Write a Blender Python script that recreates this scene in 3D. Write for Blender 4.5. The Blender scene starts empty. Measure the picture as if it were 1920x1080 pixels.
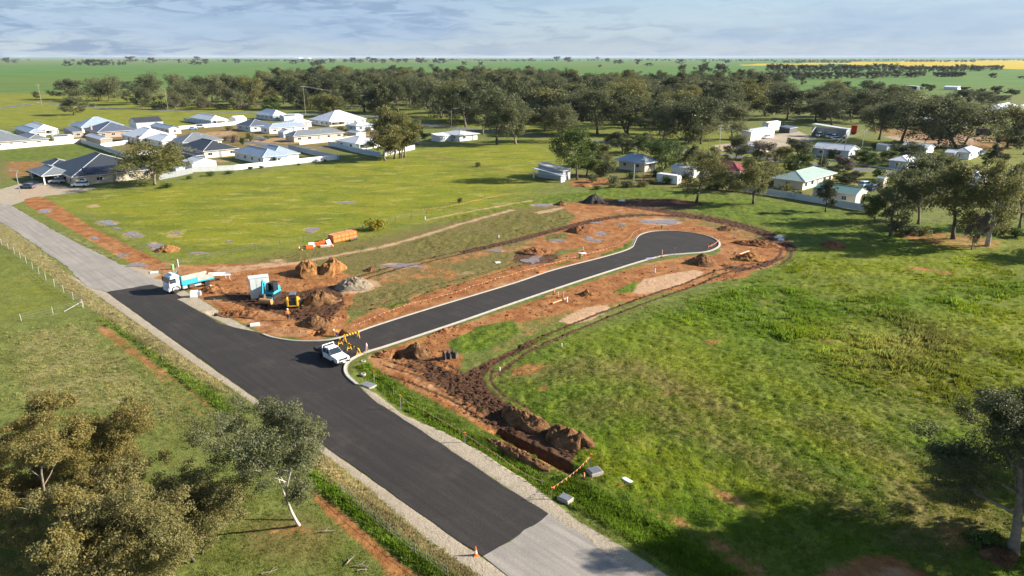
import bpy, bmesh, math, random
import numpy as np
from mathutils import Vector, Matrix, Euler
from mathutils.geometry import tessellate_polygon
random.seed(7); RNG = np.random.default_rng(11)
R = math.radians
scene = bpy.context.scene
COL = scene.collection

# ------------------------------------------------------------------ camera, sky, sun, exposure
F, HY, H = 1310.0, 107.0, 36.0                 # focal length and horizon row in photo pixels, drone height in metres
PITCH = math.atan((540 - HY) / F)
cam_d = bpy.data.cameras.new('camera'); cam = bpy.data.objects.new('camera', cam_d); COL.objects.link(cam)
cam_d.sensor_width = 36; cam_d.lens = 36 * F / 1920; cam_d.clip_start = 1; cam_d.clip_end = 60000
cam.location = (0, 0, H); cam.rotation_euler = (math.pi / 2 - PITCH, 0, 0)
scene.camera = cam

SUN_EL, SUN_AZ = 25.0, 3.0                     # azimuth in degrees from +X towards +Y
world = bpy.data.worlds.new('World'); scene.world = world; world.use_nodes = True
wn, wl = world.node_tree.nodes, world.node_tree.links
wn.clear()
w_out = wn.new('ShaderNodeOutputWorld'); w_bg = wn.new('ShaderNodeBackground'); sky = wn.new('ShaderNodeTexSky')
sky.sky_type = 'NISHITA'; sky.sun_disc = False; sky.sun_elevation = R(SUN_EL); sky.sun_rotation = R(90 - SUN_AZ)
sky.air_density = 1.0; sky.dust_density = 0.6; sky.ozone_density = 2.0; sky.altitude = 200
w_bg.inputs[1].default_value = 0.070
tc = wn.new('ShaderNodeTexCoord')
mp = wn.new('ShaderNodeMapping'); mp.inputs['Scale'].default_value = (17, 17, 95); mp.inputs['Location'].default_value = (3.1, 0.4, 0.6)
cn = wn.new('ShaderNodeTexNoise'); cn.inputs['Scale'].default_value = 1.0; cn.inputs['Detail'].default_value = 7; cn.inputs['Roughness'].default_value = 0.62; cn.inputs['Distortion'].default_value = 0.6
cr = wn.new('ShaderNodeMapRange'); cr.interpolation_type = 'SMOOTHSTEP'
cr.inputs[1].default_value = 0.42; cr.inputs[2].default_value = 0.62; cr.inputs[3].default_value = 0.0; cr.inputs[4].default_value = 0.66
mp2 = wn.new('ShaderNodeMapping'); mp2.inputs['Scale'].default_value = (2.2, 2.2, 16); mp2.inputs['Location'].default_value = (0.3, 5.4, 1.2)
cn2 = wn.new('ShaderNodeTexNoise'); cn2.inputs['Scale'].default_value = 1.0; cn2.inputs['Detail'].default_value = 4
cr2 = wn.new('ShaderNodeMapRange'); cr2.interpolation_type = 'SMOOTHSTEP'
cr2.inputs[1].default_value = 0.40; cr2.inputs[2].default_value = 0.62; cr2.inputs[3].default_value = 0.70; cr2.inputs[4].default_value = 0.93
mixA = wn.new('ShaderNodeMix'); mixA.data_type = 'RGBA'; mixA.inputs['B'].default_value = (2.20, 2.98, 4.05, 1)    # thin high veil, pale
mixB = wn.new('ShaderNodeMix'); mixB.data_type = 'RGBA'; mixB.inputs['B'].default_value = (1.12, 1.70, 2.70, 1)    # scattered grey-blue cloud
wl.new(tc.outputs['Generated'], mp.inputs[0]); wl.new(mp.outputs[0], cn.inputs[0]); wl.new(cn.outputs[0], cr.inputs[0])
wl.new(tc.outputs['Generated'], mp2.inputs[0]); wl.new(mp2.outputs[0], cn2.inputs[0]); wl.new(cn2.outputs[0], cr2.inputs[0])
sep = wn.new('ShaderNodeSeparateXYZ'); wl.new(tc.outputs['Generated'], sep.inputs[0])
low = wn.new('ShaderNodeMapRange'); low.interpolation_type = 'SMOOTHSTEP'      # the cloud bank lies low over the plain, the sky above it is clear
low.inputs[1].default_value = 0.05; low.inputs[2].default_value = 0.32; low.inputs[3].default_value = 1.0; low.inputs[4].default_value = 0.0
wl.new(sep.outputs[2], low.inputs[0])
lowA = wn.new('ShaderNodeMath'); lowA.operation = 'MULTIPLY'; wl.new(low.outputs[0], lowA.inputs[0]); wl.new(cr2.outputs[0], lowA.inputs[1])
wl.new(sky.outputs[0], mixA.inputs['A']); wl.new(lowA.outputs[0], mixA.inputs['Factor'])
wl.new(mixA.outputs['Result'], mixB.inputs['A'])
mulc = wn.new('ShaderNodeMath'); mulc.operation = 'MULTIPLY'
bank = wn.new('ShaderNodeMapRange'); bank.interpolation_type = 'SMOOTHSTEP'      # the broken cloud lies to the north west and thins out eastwards
for i_, v_ in enumerate((-.45, .6, 1.0, .15)): bank.inputs[i_+1].default_value = v_
wl.new(sep.outputs[0], bank.inputs[0])
cn3 = wn.new('ShaderNodeTexNoise'); cn3.inputs['Scale'].default_value = 1.0; cn3.inputs['Detail'].default_value = 3
mp3 = wn.new('ShaderNodeMapping'); mp3.inputs['Scale'].default_value = (4.5, 4.5, 30); mp3.inputs['Location'].default_value = (7.7, 1.3, .2)
wl.new(tc.outputs['Generated'], mp3.inputs[0]); wl.new(mp3.outputs[0], cn3.inputs[0])
cr3 = wn.new('ShaderNodeMapRange'); cr3.interpolation_type = 'SMOOTHSTEP'
for i_, v_ in enumerate((.30, .55, .25, 1.0)): cr3.inputs[i_+1].default_value = v_
wl.new(cn3.outputs[0], cr3.inputs[0])
mb_ = wn.new('ShaderNodeMath'); mb_.operation = 'MULTIPLY'; wl.new(bank.outputs[0], mb_.inputs[0]); wl.new(cr3.outputs[0], mb_.inputs[1])
mc_ = wn.new('ShaderNodeMath'); mc_.operation = 'MULTIPLY'; wl.new(mb_.outputs[0], mc_.inputs[0]); wl.new(low.outputs[0], mc_.inputs[1])
wl.new(mc_.outputs[0], mulc.inputs[1]); wl.new(cr.outputs[0], mulc.inputs[0]); wl.new(mulc.outputs[0], mixB.inputs['Factor'])
wl.new(mixB.outputs['Result'], w_bg.inputs[0]); wl.new(w_bg.outputs[0], w_out.inputs[0])

sd = bpy.data.lights.new('sun', 'SUN'); sd.energy = 5.0; sd.angle = R(0.55); sd.color = (1.0, 0.93, 0.82)
sun = bpy.data.objects.new('sun', sd); COL.objects.link(sun)
sun.rotation_euler = (0, R(90 - SUN_EL), R(SUN_AZ)); sun.location = (60, 0, 80)

scene.view_settings.view_transform = 'Standard'; scene.view_settings.look = 'None'
scene.view_settings.exposure = 1.42; scene.view_settings.gamma = 1.0; scene.view_settings.use_curve_mapping = False
scene.cycles.max_bounces = 5; scene.cycles.diffuse_bounces = 2; scene.cycles.glossy_bounces = 2
scene.cycles.transparent_max_bounces = 6; scene.cycles.use_denoising = True

# ------------------------------------------------------------------ helpers
cP, sP = math.cos(PITCH), math.sin(PITCH)
def G(px, py, z=0.0):
    """photo pixel -> the point of the level z it looks at"""
    u, v = (px - 960) / F, (540 - py) / F
    d = Vector((u, cP + v * sP, -sP + v * cP))
    return Vector((0, 0, H)) + d * ((z - H) / d.z)
def depth_at(p): return p.y * cP - (p.z - H) * sP
def ppm(p): return F / depth_at(p)              # photo pixels per metre there
def height_for(px, py, top):
    """height of an upright thing with its foot at (px, py) whose top shows at row top"""
    b = G(px, py); v = (540 - top) / F
    # (Y*sP + (z-H)*cP) / (Y*cP - (z-H)*sP) = v
    y = b.y
    zz = (v * y * cP - y * sP) / (cP + v * sP)
    return zz + H
S2 = math.sqrt(0.5)
def run_for(p, dx_px, dirx, diry):
    """length along the ground direction (dirx,diry) from p that spans dx_px photo columns"""
    d = depth_at(p); k = (960 + F * p.x / d + dx_px - 960) / F
    return (k * d - p.x) / (dirx - k * diry * cP)

def prop(o, label=None, cat=None, group=None, kind=None):
    if label: o['label'] = label
    if cat: o['category'] = cat
    if group: o['group'] = group
    if kind: o['kind'] = kind
    return o
def empty(name, loc, rz=0.0, label=None, cat=None, group=None):
    o = bpy.data.objects.new(name, None); COL.objects.link(o); o.empty_display_size = 0.3
    o.location = loc; o.rotation_euler = (0, 0, rz)
    return prop(o, label, cat, group)
def link(name, me, m=None, parent=None, loc=None, rot=None, scale=None):
    o = bpy.data.objects.new(name, me); COL.objects.link(o)
    if m is not None and not me.materials: me.materials.append(m)
    if parent: o.parent = parent
    if loc is not None: o.location = loc
    if rot is not None: o.rotation_euler = rot
    if scale is not None: o.scale = scale
    return o
def copy_tree(o, parent=None):
    c = o.copy(); COL.objects.link(c); c.parent = parent
    for ch in o.children: copy_tree(ch, c)
    return c
def np_mesh(name, verts, quads=None, tris=None, smooth=False):
    me = bpy.data.meshes.new(name)
    verts = np.asarray(verts, np.float32)
    loops = []; starts = []; n = 0
    if quads is not None and len(quads):
        q = np.asarray(quads, np.int32); loops.append(q.ravel()); starts.append(np.arange(len(q)) * 4); n = len(q) * 4
    if tris is not None and len(tris):
        t = np.asarray(tris, np.int32); loops.append(t.ravel()); starts.append(n + np.arange(len(t)) * 3)
    loops = np.concatenate(loops).astype(np.int32); starts = np.concatenate(starts).astype(np.int32)
    me.vertices.add(len(verts)); me.vertices.foreach_set('co', verts.ravel())
    me.loops.add(len(loops)); me.loops.foreach_set('vertex_index', loops)
    me.polygons.add(len(starts)); me.polygons.foreach_set('loop_start', starts)
    me.update(calc_edges=True); me.validate()
    if smooth: me.polygons.foreach_set('use_smooth', np.ones(len(me.polygons), bool))
    return me

class MB:
    """collects faces for one mesh"""
    def __init__(s): s.v = []; s.f = []
    def add(s, vs, fs):
        o = len(s.v); s.v += [tuple(v) for v in vs]; s.f += [tuple(i + o for i in f) for f in fs]; return s
    def box(s, x0, y0, z0, x1, y1, z1, tx=0, ty=0):
        """tx, ty: how far the top is drawn in on each side"""
        return s.add([(x0,y0,z0),(x1,y0,z0),(x1,y1,z0),(x0,y1,z0),(x0+tx,y0+ty,z1),(x1-tx,y0+ty,z1),(x1-tx,y1-ty,z1),(x0+tx,y1-ty,z1)],
                     [(0,3,2,1),(4,5,6,7),(0,1,5,4),(1,2,6,5),(2,3,7,6),(3,0,4,7)])
    def bar(s, a, b, w, h=None, up=(0,0,1)):
        a, b = Vector(a), Vector(b); h = h or w; d = (b - a).normalized()
        x = d.cross(Vector(up))
        if x.length < 1e-4: x = d.cross(Vector((0, 1, 0)))
        x.normalize(); y = d.cross(x); x *= w / 2; y *= h / 2
        return s.add([a-x-y, a+x-y, a+x+y, a-x+y, b-x-y, b+x-y, b+x+y, b-x+y],
                     [(0,1,2,3),(7,6,5,4),(0,4,5,1),(1,5,6,2),(2,6,7,3),(3,7,4,0)])
    def tube(s, pts, rads, n=7, cap=True):
        pts = [Vector(p) for p in pts]; rings = []
        if not hasattr(rads, '__len__'): rads = [rads] * len(pts)
        for i, p in enumerate(pts):
            d = (pts[min(i+1, len(pts)-1)] - pts[max(i-1, 0)]).normalized()
            x = d.cross(Vector((0.31, 0.95, 0.05))); x.normalize(); y = d.cross(x)
            rings.append([p + (x * math.cos(2*math.pi*k/n) + y * math.sin(2*math.pi*k/n)) * rads[i] for k in range(n)])
        vs = [v for r in rings for v in r]; fs = []
        for i in range(len(pts) - 1):
            for k in range(n): fs.append((i*n+k, i*n+(k+1) % n, (i+1)*n+(k+1) % n, (i+1)*n+k))
        if cap: fs += [tuple(range(n-1, -1, -1)), tuple((len(pts)-1)*n + k for k in range(n))]
        return s.add(vs, fs)
    def lathe(s, prof, n=12, c=(0,0,0)):
        vs = [(c[0] + r*math.cos(2*math.pi*k/n), c[1] + r*math.sin(2*math.pi*k/n), c[2] + z) for r, z in prof for k in range(n)]
        fs = [(i*n+k, i*n+(k+1) % n, (i+1)*n+(k+1) % n, (i+1)*n+k) for i in range(len(prof)-1) for k in range(n)]
        fs += [tuple(range(n-1, -1, -1)), tuple((len(prof)-1)*n + k for k in range(n))]
        return s.add(vs, fs)
    def extrude_y(s, prof, y0, y1):
        """closed (x,z) outline, clockwise or not, drawn along y"""
        n = len(prof); vs = [(x, y0, z) for x, z in prof] + [(x, y1, z) for x, z in prof]
        fs = [(i, (i+1) % n, n + (i+1) % n, n + i) for i in range(n)] + [tuple(range(n-1, -1, -1)), tuple(range(n, 2*n))]
        return s.add(vs, fs)
    def mesh(s, name, smooth=False, bevel=0):
        me = bpy.data.meshes.new(name); me.from_pydata(s.v, [], s.f); me.validate()
        bm = bmesh.new(); bm.from_mesh(me); bmesh.ops.recalc_face_normals(bm, faces=bm.faces)
        if bevel: bmesh.ops.bevel(bm, geom=list(bm.edges), offset=bevel, segments=1, affect='EDGES', profile=0.6)
        bm.to_mesh(me); bm.free()
        if smooth: me.polygons.foreach_set('use_smooth', np.ones(len(me.polygons), bool))
        return me
    def build(s, name, m, parent=None, smooth=False, bevel=0, **k):
        return link(name, s.mesh(name, smooth, bevel), m, parent, **k)

# ------------------------------------------------------------------ materials
def N(t, nodes, **ins):
    n = nodes.new(t)
    for k, v in ins.items(): n.inputs[k].default_value = v
    return n
MATS = {}
def mat(name, col, rough=0.6, metal=0.0, var=0.12, scale=3.0, bump=0.0, bscale=20.0, spec=0.4, dirt=None, dscale=0.8):
    """plain surface with a noise-driven tone, optional blotches of dirt and fine relief"""
    if name in MATS: return MATS[name]
    m = bpy.data.materials.new(name); m.use_nodes = True; nd, lk = m.node_tree.nodes, m.node_tree.links
    b = nd['Principled BSDF']; b.inputs['Roughness'].default_value = rough; b.inputs['Metallic'].default_value = metal
    b.inputs['Specular IOR Level'].default_value = spec
    co = nd.new('ShaderNodeTexCoord')
    no = N('ShaderNodeTexNoise', nd, Scale=scale, Detail=5.0); lk.new(co.outputs['Object'], no.inputs[0])
    mr = nd.new('ShaderNodeMapRange'); mr.inputs[3].default_value = 1 - var; mr.inputs[4].default_value = 1 + var
    mr.inputs[1].default_value = 0.3; mr.inputs[2].default_value = 0.7; lk.new(no.outputs[0], mr.inputs[0])
    mx = nd.new('ShaderNodeMix'); mx.data_type = 'RGBA'; mx.blend_type = 'MULTIPLY'; mx.inputs['Factor'].default_value = 1
    mx.inputs['A'].default_value = (*col, 1); lk.new(mr.outputs[0], mx.inputs['B'])
    last = mx.outputs['Result']
    if dirt:
        n2 = N('ShaderNodeTexNoise', nd, Scale=dscale, Detail=6.0); lk.new(co.outputs['Object'], n2.inputs[0])
        r2 = nd.new('ShaderNodeMapRange'); r2.inputs[1].default_value = 0.48; r2.inputs[2].default_value = 0.72; r2.inputs[4].default_value = 0.6
        lk.new(n2.outputs[0], r2.inputs[0])
        m2 = nd.new('ShaderNodeMix'); m2.data_type = 'RGBA'; m2.inputs['B'].default_value = (*dirt, 1)
        lk.new(last, m2.inputs['A']); lk.new(r2.outputs[0], m2.inputs['Factor']); last = m2.outputs['Result']
    lk.new(last, b.inputs['Base Color'])
    if bump:
        n3 = N('ShaderNodeTexNoise', nd, Scale=bscale, Detail=4.0); lk.new(co.outputs['Object'], n3.inputs[0])
        bp = nd.new('ShaderNodeBump'); bp.inputs['Strength'].default_value = bump; bp.inputs['Distance'].default_value = 0.05
        lk.new(n3.outputs[0], bp.inputs['Height']); lk.new(bp.outputs[0], b.inputs['Normal'])
    MATS[name] = m; return m
def glass(name='window_glass', col=(0.02, 0.03, 0.04)):
    return mat(name, col, rough=0.08, var=0.05, spec=0.8)

# ------------------------------------------------------------------ smooth value noise for relief
def vnoise(x, y, seed=0):
    xi = np.floor(x).astype(np.int64); yi = np.floor(y).astype(np.int64); fx = x - xi; fy = y - yi
    fx = fx*fx*(3-2*fx); fy = fy*fy*(3-2*fy)
    def h(a, b):
        n = (a * 374761393 + b * 668265263 + seed * 974711) & 0x7fffffff
        n = ((n ^ (n >> 13)) * 1274126177) & 0x7fffffff
        return ((n ^ (n >> 16)) & 0xffff) / 65535.0
    a, b, c, d = h(xi, yi), h(xi+1, yi), h(xi, yi+1), h(xi+1, yi+1)
    return (a*(1-fx)+b*fx)*(1-fy) + (c*(1-fx)+d*fx)*fy
def fbm(x, y, o=3, seed=0):
    t = 0; a = 1; s = 0
    for i in range(o):
        t = t + a * vnoise(x * 2**i + 17*i, y * 2**i - 9*i, seed + i); s += a; a *= 0.5
    return t / s
# ------------------------------------------------------------------ what covers the ground, as outlines on the level plane
def W(pts): return np.array([G(x, y)[:2] for x, y in pts])
def smooth_line(P, closed=False, n=6):
    P = np.asarray(P, float); out = []
    m = len(P)
    rng = range(m if closed else m - 1)
    for i in rng:
        if closed: p0, p1, p2, p3 = P[(i-1) % m], P[i], P[(i+1) % m], P[(i+2) % m]
        else: p0, p1, p2, p3 = P[max(i-1, 0)], P[i], P[i+1], P[min(i+2, m-1)]
        for k in range(n):
            t = k / n
            out.append(0.5*((2*p1) + (-p0+p2)*t + (2*p0-5*p1+4*p2-p3)*t*t + (-p0+3*p1-3*p2+p3)*t**3))
    if not closed: out.append(P[-1])
    return np.array(out)
def seg_dist(X, Y, P, closed):
    d = np.full(X.shape, 1e9)
    for i in range(len(P) if closed else len(P) - 1):
        a, b = P[i], P[(i+1) % len(P)]; ab = b - a; L = ab @ ab + 1e-9
        t = np.clip(((X-a[0])*ab[0] + (Y-a[1])*ab[1]) / L, 0, 1)
        d = np.minimum(d, np.hypot(X - a[0] - t*ab[0], Y - a[1] - t*ab[1]))
    return d
def inside(X, Y, P):
    c = np.zeros(X.shape, bool)
    for i in range(len(P)):
        (x1, y1), (x2, y2) = P[i], P[(i+1) % len(P)]
        if y1 == y2: continue
        c ^= ((y1 > Y) != (y2 > Y)) & (X < (x2-x1)*(Y-y1)/(y2-y1) + x1)
    return c
CH = ['dirt', 'mud_shade', 'pale', 'grav', 'lush', 'yel', 'crop', 'can', 'dry', 'olive', 'wet', 'road']
OPS = []        # (channel, op, strength, feather, kind, world points, half width)
def poly(ch, s, fe, pts, op='max', px=True):
    P = W(pts) if px else np.asarray(pts, float); OPS.append((ch, op, s, fe, 'p', P, 0))
def line(ch, s, fe, hw, pts, op='max', px=True, off=0.0):
    P = W(pts) if px else np.asarray(pts, float)
    P = smooth_line(P, n=5)
    if off:
        T = np.gradient(P, axis=0); T /= np.linalg.norm(T, axis=1)[:, None] + 1e-9
        P = P + np.stack([-T[:, 1], T[:, 0]], 1) * off
    OPS.append((ch, op, s, fe, 'l', P, hw))
def ruts(pts, s=0.9, hw=0.28, gauge=0.95, ch='mud_shade'):
    line(ch, s, 0.35, hw, pts, off=gauge); line(ch, s, 0.35, hw, pts, off=-gauge)

# roads
SEAL_L = [(200,547.5),(300,619),(400,690),(500,760.5),(600,830),(700,900),(800,971),(905,1045)]
SEAL_R = [(1030,965),(960,920),(860,854),(780,801),(710,756),(690,741),(676,727)]
SOUTH_K = [(672,720),(655,705),(650,692),(655,680),(670,670),(692,660.5),(730,649),(855,607.5),(960,571),(1060,537),(1135,512.5),(1205,490.5),(1247,480),(1285,476.5),(1325,473),(1346,465.5),(1351,457),(1343,448.5),(1322,441),(1292,435.5),(1258,432.5),(1224,433.5),(1203,438),(1192,445),(1187,455),(1178,466),(1135,480),(1035,506),(960,531),(805,577.5),(702,610),(655,626.5),(617,636),(580,638.5),(547,637.5),(513,632),(495,625.5)]
SEAL_TOP = [(447,616),(413,606.5),(380,588),(333,561.5),(343,558),(318,544.5),(285,533.5)]
SEAL = SEAL_L + SEAL_R + SOUTH_K + SEAL_TOP
OLD_TOP = [(-60,350),(0,383),(17,383),(100,432),(155,460),(225,495),(300,530),(318,545),(286,533.5),(200,547.5),(160,535),(125,500),(75,465),(0,415),(-60,378)]
OLD_BOT = [(905,1045),(1030,965),(1100,1010),(1180,1062),(1260,1115),(1420,1225),(1290,1330),(1100,1187),(1000,1115),(950,1079)]
HIGHWAY = [(-40,206),(0,203),(70,193.5),(120,196),(200,203),(320,207.5),(480,212),(600,215.5),(690,217),(750,224),(800,234),(870,241),(940,248),(1010,254),(1100,263),(1220,276),(1320,287.5),(1450,300),(1560,312),(1680,324),(1800,334),(1960,346)]
STREET = [(655,276),(600,277),(540,276),(480,268),(430,262),(385,256)]
poly('road', 1, 0.3, SEAL); poly('road', 1, 0.3, OLD_TOP); poly('road', 1, .3, OLD_BOT)
line('road', 1, .5, 3.8, HIGHWAY); line('grav', .8, 2.5, 4.6, HIGHWAY)
line('road', 1, .5, 3.0, STREET); line('grav', .6, 1.0, 3.6, STREET)
# gravel shoulders
poly('grav', 1, .35, [(120,512),(165,541),(250,600),(350,672),(425,722),(520,788),(615,857),(680,907),(742,960),(805,1015),(905,1085),(1000,1160),(1000,1100),(905,1047),(800,972),(600,832),(400,692),(200,548),(150,525)])
poly('grav', 1, .35, [(676,724),(705,737),(755,777),(805,797),(835,809),(905,845),(960,882),(990,899),(1035,937),(1080,975),(1135,1007),(1185,1035),(1290,1105),(1400,1180),(1300,1180),(1030,965),(860,854),(700,750)])
poly('grav', 1, .5, [(225,495),(290,508),(330,530),(350,548),(375,560),(430,596),(490,628),(440,616),(333,562),(318,545),(250,545)])
poly('grav', .9, .5, [(0,355),(60,338),(140,352),(190,352),(140,362),(100,366),(60,372),(20,386),(-60,370)]); poly('pale', .45, .5, [(20,372),(60,345),(140,355),(120,362),(60,370)])
# meadow kinds
poly('yel', .9, 9, [(80,385),(140,362),(300,347),(640,302),(800,277),(1010,262),(1070,300),(1010,345),(960,385),(850,408),(700,437),(560,467),(400,492),(325,494),(230,442),(140,402)])
poly('yel', .8, 8, [(-100,172),(300,183),(480,203),(480,228),(300,238),(100,238),(-100,242)])
poly('yel', .45, 6, [(700,200),(900,225),(1440,250),(1920,280),(1920,380),(1500,330),(1000,270)])
poly('lush', .9, 3, [(690,700),(760,740),(900,830),(1090,910),(1260,1090),(2100,1150),(2100,410),(1720,420),(1480,460),(1440,505),(1300,560),(1100,625),(960,660),(915,705),(945,745)])
poly('lush', .8, 2, [(1000,385),(1060,365),(1180,345),(1300,360),(1460,375),(1640,405),(1640,440),(1480,450),(1400,425),(1300,402),(1150,378)])
poly('lush', .85, 1.2, [(820,412),(900,395),(980,375),(1060,362),(1110,364),(1060,378),(960,392),(860,420)])
poly('lush', .7, 2, [(0,283),(150,272),(210,280),(215,288),(120,300),(0,304)])
poly('yel', .55, 5, [(1500,620),(1700,600),(1920,560),(2050,600),(2050,800),(1750,760),(1560,700)])
poly('yel', .5, 6, [(1100,640),(1300,610),(1420,700),(1400,800),(1200,760)], )
poly('yel', .5, 4, [(1480,470),(1700,460),(1920,440),(1920,520),(1600,560),(1450,520)])
poly('yel', .35, 3, [(0,480),(60,500),(140,575),(0,600)])
poly('dry', .5, 3, [(0,620),(170,600),(330,720),(440,830),(300,800),(0,760)])
poly('dry', 1, .8, [(-30,395),(40,440),(120,505),(165,540),(250,598),(350,668),(420,720),(440,745),(330,690),(240,625),(150,565),(60,490),(-30,440)])
poly('dry', .75, .6, [(0,430),(40,455),(120,520),(165,560),(250,617),(330,675),(420,740),(420,728),(340,668),(245,600),(160,545),(120,515),(40,445),(0,418)])
poly('dry', 1, .5, [(600,848),(680,903),(742,958),(805,1013),(905,1083),(850,1085),(760,1015),(690,960),(610,895),(580,868)])
poly('dry', .8, .5, [(590,855),(640,890),(720,960),(800,1020),(890,1090),(850,1085),(780,1030),(700,965),(620,900),(580,868)])
line('lush', 1, .5, .75, [(195,600),(250,635),(300,672),(350,712),(400,748),(425,772)])
line('lush', 1, .5, .8, [(585,893),(630,928),(690,972),(760,1030),(840,1090)])
line('lush', .9, .5, 1.2, [(690,690),(740,735),(790,770),(860,812),(930,850),(1000,900),(1060,925)])
line('lush', 1, .6, 1.8, [(1060,915),(1130,950),(1200,990),(1290,1045),(1360,1090)])
poly('dry', .5, .8, [(30,395),(110,430),(180,460),(250,500),(235,502),(160,465),(90,430),(20,392)])
# estate yards: worn, pale ground between the houses
poly('olive', .6, 4, [(60,264),(160,246),(300,240),(420,228),(560,226),(700,236),(770,262),(640,284),(560,290),(440,300),(380,320),(250,296),(150,264)])
poly('dirt', .42, 4, [(160,255),(300,244),(420,236),(560,232),(690,246),(640,268),(540,280),(440,292),(370,305),(270,290)])
for q in [[(440,262),(520,255),(560,262),(470,274)], [(360,250),(440,243),(450,252),(370,262)], [(560,276),(660,270),(668,275),(570,283)], [(640,252),(720,250),(730,262),(660,264)], [(120,262),(160,258),(185,266),(130,268)], [(250,262),(320,256),(330,266),(262,272)], [(395,300),(430,296),(440,302),(405,307)]]: poly('pale', .55, 2, q)
poly('olive', .55, 4, [(1000,330),(1180,318),(1320,325),(1440,335),(1520,355),(1620,385),(1600,395),(1400,360),(1250,350),(1100,350)])
poly('dirt', .5, 3, [(1180,330),(1290,328),(1300,345),(1200,348)]); poly('pale', .5, 2, [(1560,330),(1620,335),(1650,360),(1620,365),(1590,345)])
# crops far out
poly('crop', 1, 20, [(-2500,109),(4500,109),(4500,155),(1920,176),(1560,180),(1440,170),(1200,158),(960,150),(480,160),(300,168),(0,173),(-2500,190)])
poly('can', 1, 25, [(1375,121),(1440,119.6),(1560,117.8),(1640,116),(1780,114.2),(1920,113.2),(2600,112.5),(2600,131),(1920,129.4),(1890,128.8),(1750,126),(1660,121.8),(1560,120.4),(1450,122),(1395,123)])
for q, h_, s in [([(-300,131),(300,126),(480,124.5),(700,127),(960,131)], 9, .7), ([(480,118),(800,117),(1100,118),(1400,121)], 20, .6), ([(300,168),(420,140),(520,124),(560,115)], 6, .8), ([(-200,121),(200,119),(460,117)], 18, .6), ([(1100,150),(1300,142),(1440,138),(1560,137)], 7, .7), ([(1440,160),(1560,150),(1750,141),(1920,133)], 8, .8), ([(1500,182),(1700,178),(1920,186)], 6, .7), ([(900,140),(1100,134),(1280,128)], 8, .5), ([(1900,132),(2000,150)], 6, .6)]: line('crop', s, h_*1.2, h_, q, op='sub')
for q, s in [([(-300,112.5),(300,112.5),(430,118),(200,121),(-300,122)], .55), ([(560,113),(900,112.5),(960,116),(700,119)], .5), ([(1000,120),(1250,117),(1340,121),(1100,126)], .45), ([(-200,150),(120,140),(330,150),(250,166),(-200,172)], .35), ([(1560,178),(1750,160),(1920,158),(1920,175),(1700,182)], .4), ([(900,150),(1150,140),(1300,150),(1100,163)], .4)]: poly('crop', s, 25, q, op='sub')
# bare earth
poly('dirt', 1, .6, [(45,373),(75,368),(110,385),(170,425),(240,460),(300,488),(330,497),(310,513),(270,504),(220,480),(150,440),(90,405),(50,385)])
poly('dirt', 1, 1.2, [(288,522),(335,497),(420,495),(520,492),(580,495),(640,510),(690,530),(650,580),(650,622),(600,636),(560,637),(500,628),(440,598),(385,566),(355,545),(335,528)])
poly('dirt', .95, .8, [(640,632),(655,604),(700,582),(780,555),(870,527),(960,499),(1040,482),(1090,468),(1130,447),(1175,430),(1210,421),(1300,420),(1360,432),(1400,452),(1420,480),(1400,500),(1350,510),(1330,490),(1350,470),(1352,455),(1320,441),(1260,432),(1215,434),(1190,445),(1180,465),(1120,484),(960,531),(800,578),(700,610)])
poly('olive', .8, 3, [(420,495),(560,470),(700,447),(850,412),(960,392),(1060,380),(1120,370),(1250,387),(1350,407),(1430,432),(1475,460),(1470,485),(1400,500),(1360,440),(1200,425),(1080,465),(900,520),(680,590),(560,560),(480,500)])
poly('dirt', .48, 3, [(620,520),(740,495),(860,470),(960,455),(1000,440),(1080,412),(1050,385),(1120,372),(1200,380),(1280,396),(1400,420),(1465,452),(1400,470),(1330,425),(1200,425),(1080,468),(900,522),(690,590),(640,570)])
poly('dirt', .8, 2, [(1050,383),(1120,373),(1200,381),(1260,400),(1240,428),(1180,438),(1130,458),(1050,472),(980,482),(1000,444),(1070,412)])
poly('dirt', .92, .8, [(690,668),(720,656),(800,630),(960,577),(1060,543),(1140,517),(1210,494),(1290,480),(1350,478),(1420,500),(1400,520),(1330,530),(1290,540),(1180,565),(1080,580),(1000,600),(900,622),(850,640),(870,670),(860,700),(940,800),(1060,890),(920,812),(800,745),(700,690)])
poly('dirt', .45, 2, [(880,660),(960,600),(1060,570),(1180,530),(1330,505),(1330,530),(1180,580),(1050,615),(940,670)])
poly('dirt', 1, .6, [(1310,500),(1350,486),(1368,472),(1400,452),(1450,446),(1476,465),(1474,480),(1450,498),(1400,511),(1350,516)])
poly('dirt', .55, .7, [(175,603),(205,610),(260,650),(320,700),(400,755),(425,790),(400,785),(340,730),(280,695),(220,655),(175,622)])
line('dirt', .5, .5, .5, [(225,640),(280,690),(330,735),(380,780)])
poly('dirt', .75, .7, [(572,905),(610,928),(670,978),(740,1040),(800,1085),(730,1085),(670,1020),(600,960)])
poly('olive', .7, 1, [(440,985),(560,965),(640,1000),(600,1060),(470,1040)]); poly('dirt', .45, 1, [(470,990),(560,970),(600,985),(620,1010),(560,1010),(500,1030)])
poly('dirt', .6, 1.8, [(1165,925),(1200,930),(1260,955),(1330,985),(1400,1022),(1450,1060),(1500,1100),(1380,1100),(1300,1015),(1225,970)])
poly('pale', .5, 1.2, [(1590,1095),(1640,1050),(1690,1060),(1790,1100)]); poly('dirt', .8, 1, [(1500,1090),(1600,1040),(1660,1035),(1740,1070),(1800,1100)])
poly('dirt', .55, .7, [(1300,888),(1360,918),(1440,955),(1420,966),(1340,936)])
poly('olive', .8, 2, [(1650,890),(1850,880),(1920,1000),(1760,1070),(1640,1010)]); poly('dirt', .45, 2, [(1720,960),(1850,960),(1880,1040),(1760,1060)])
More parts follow.
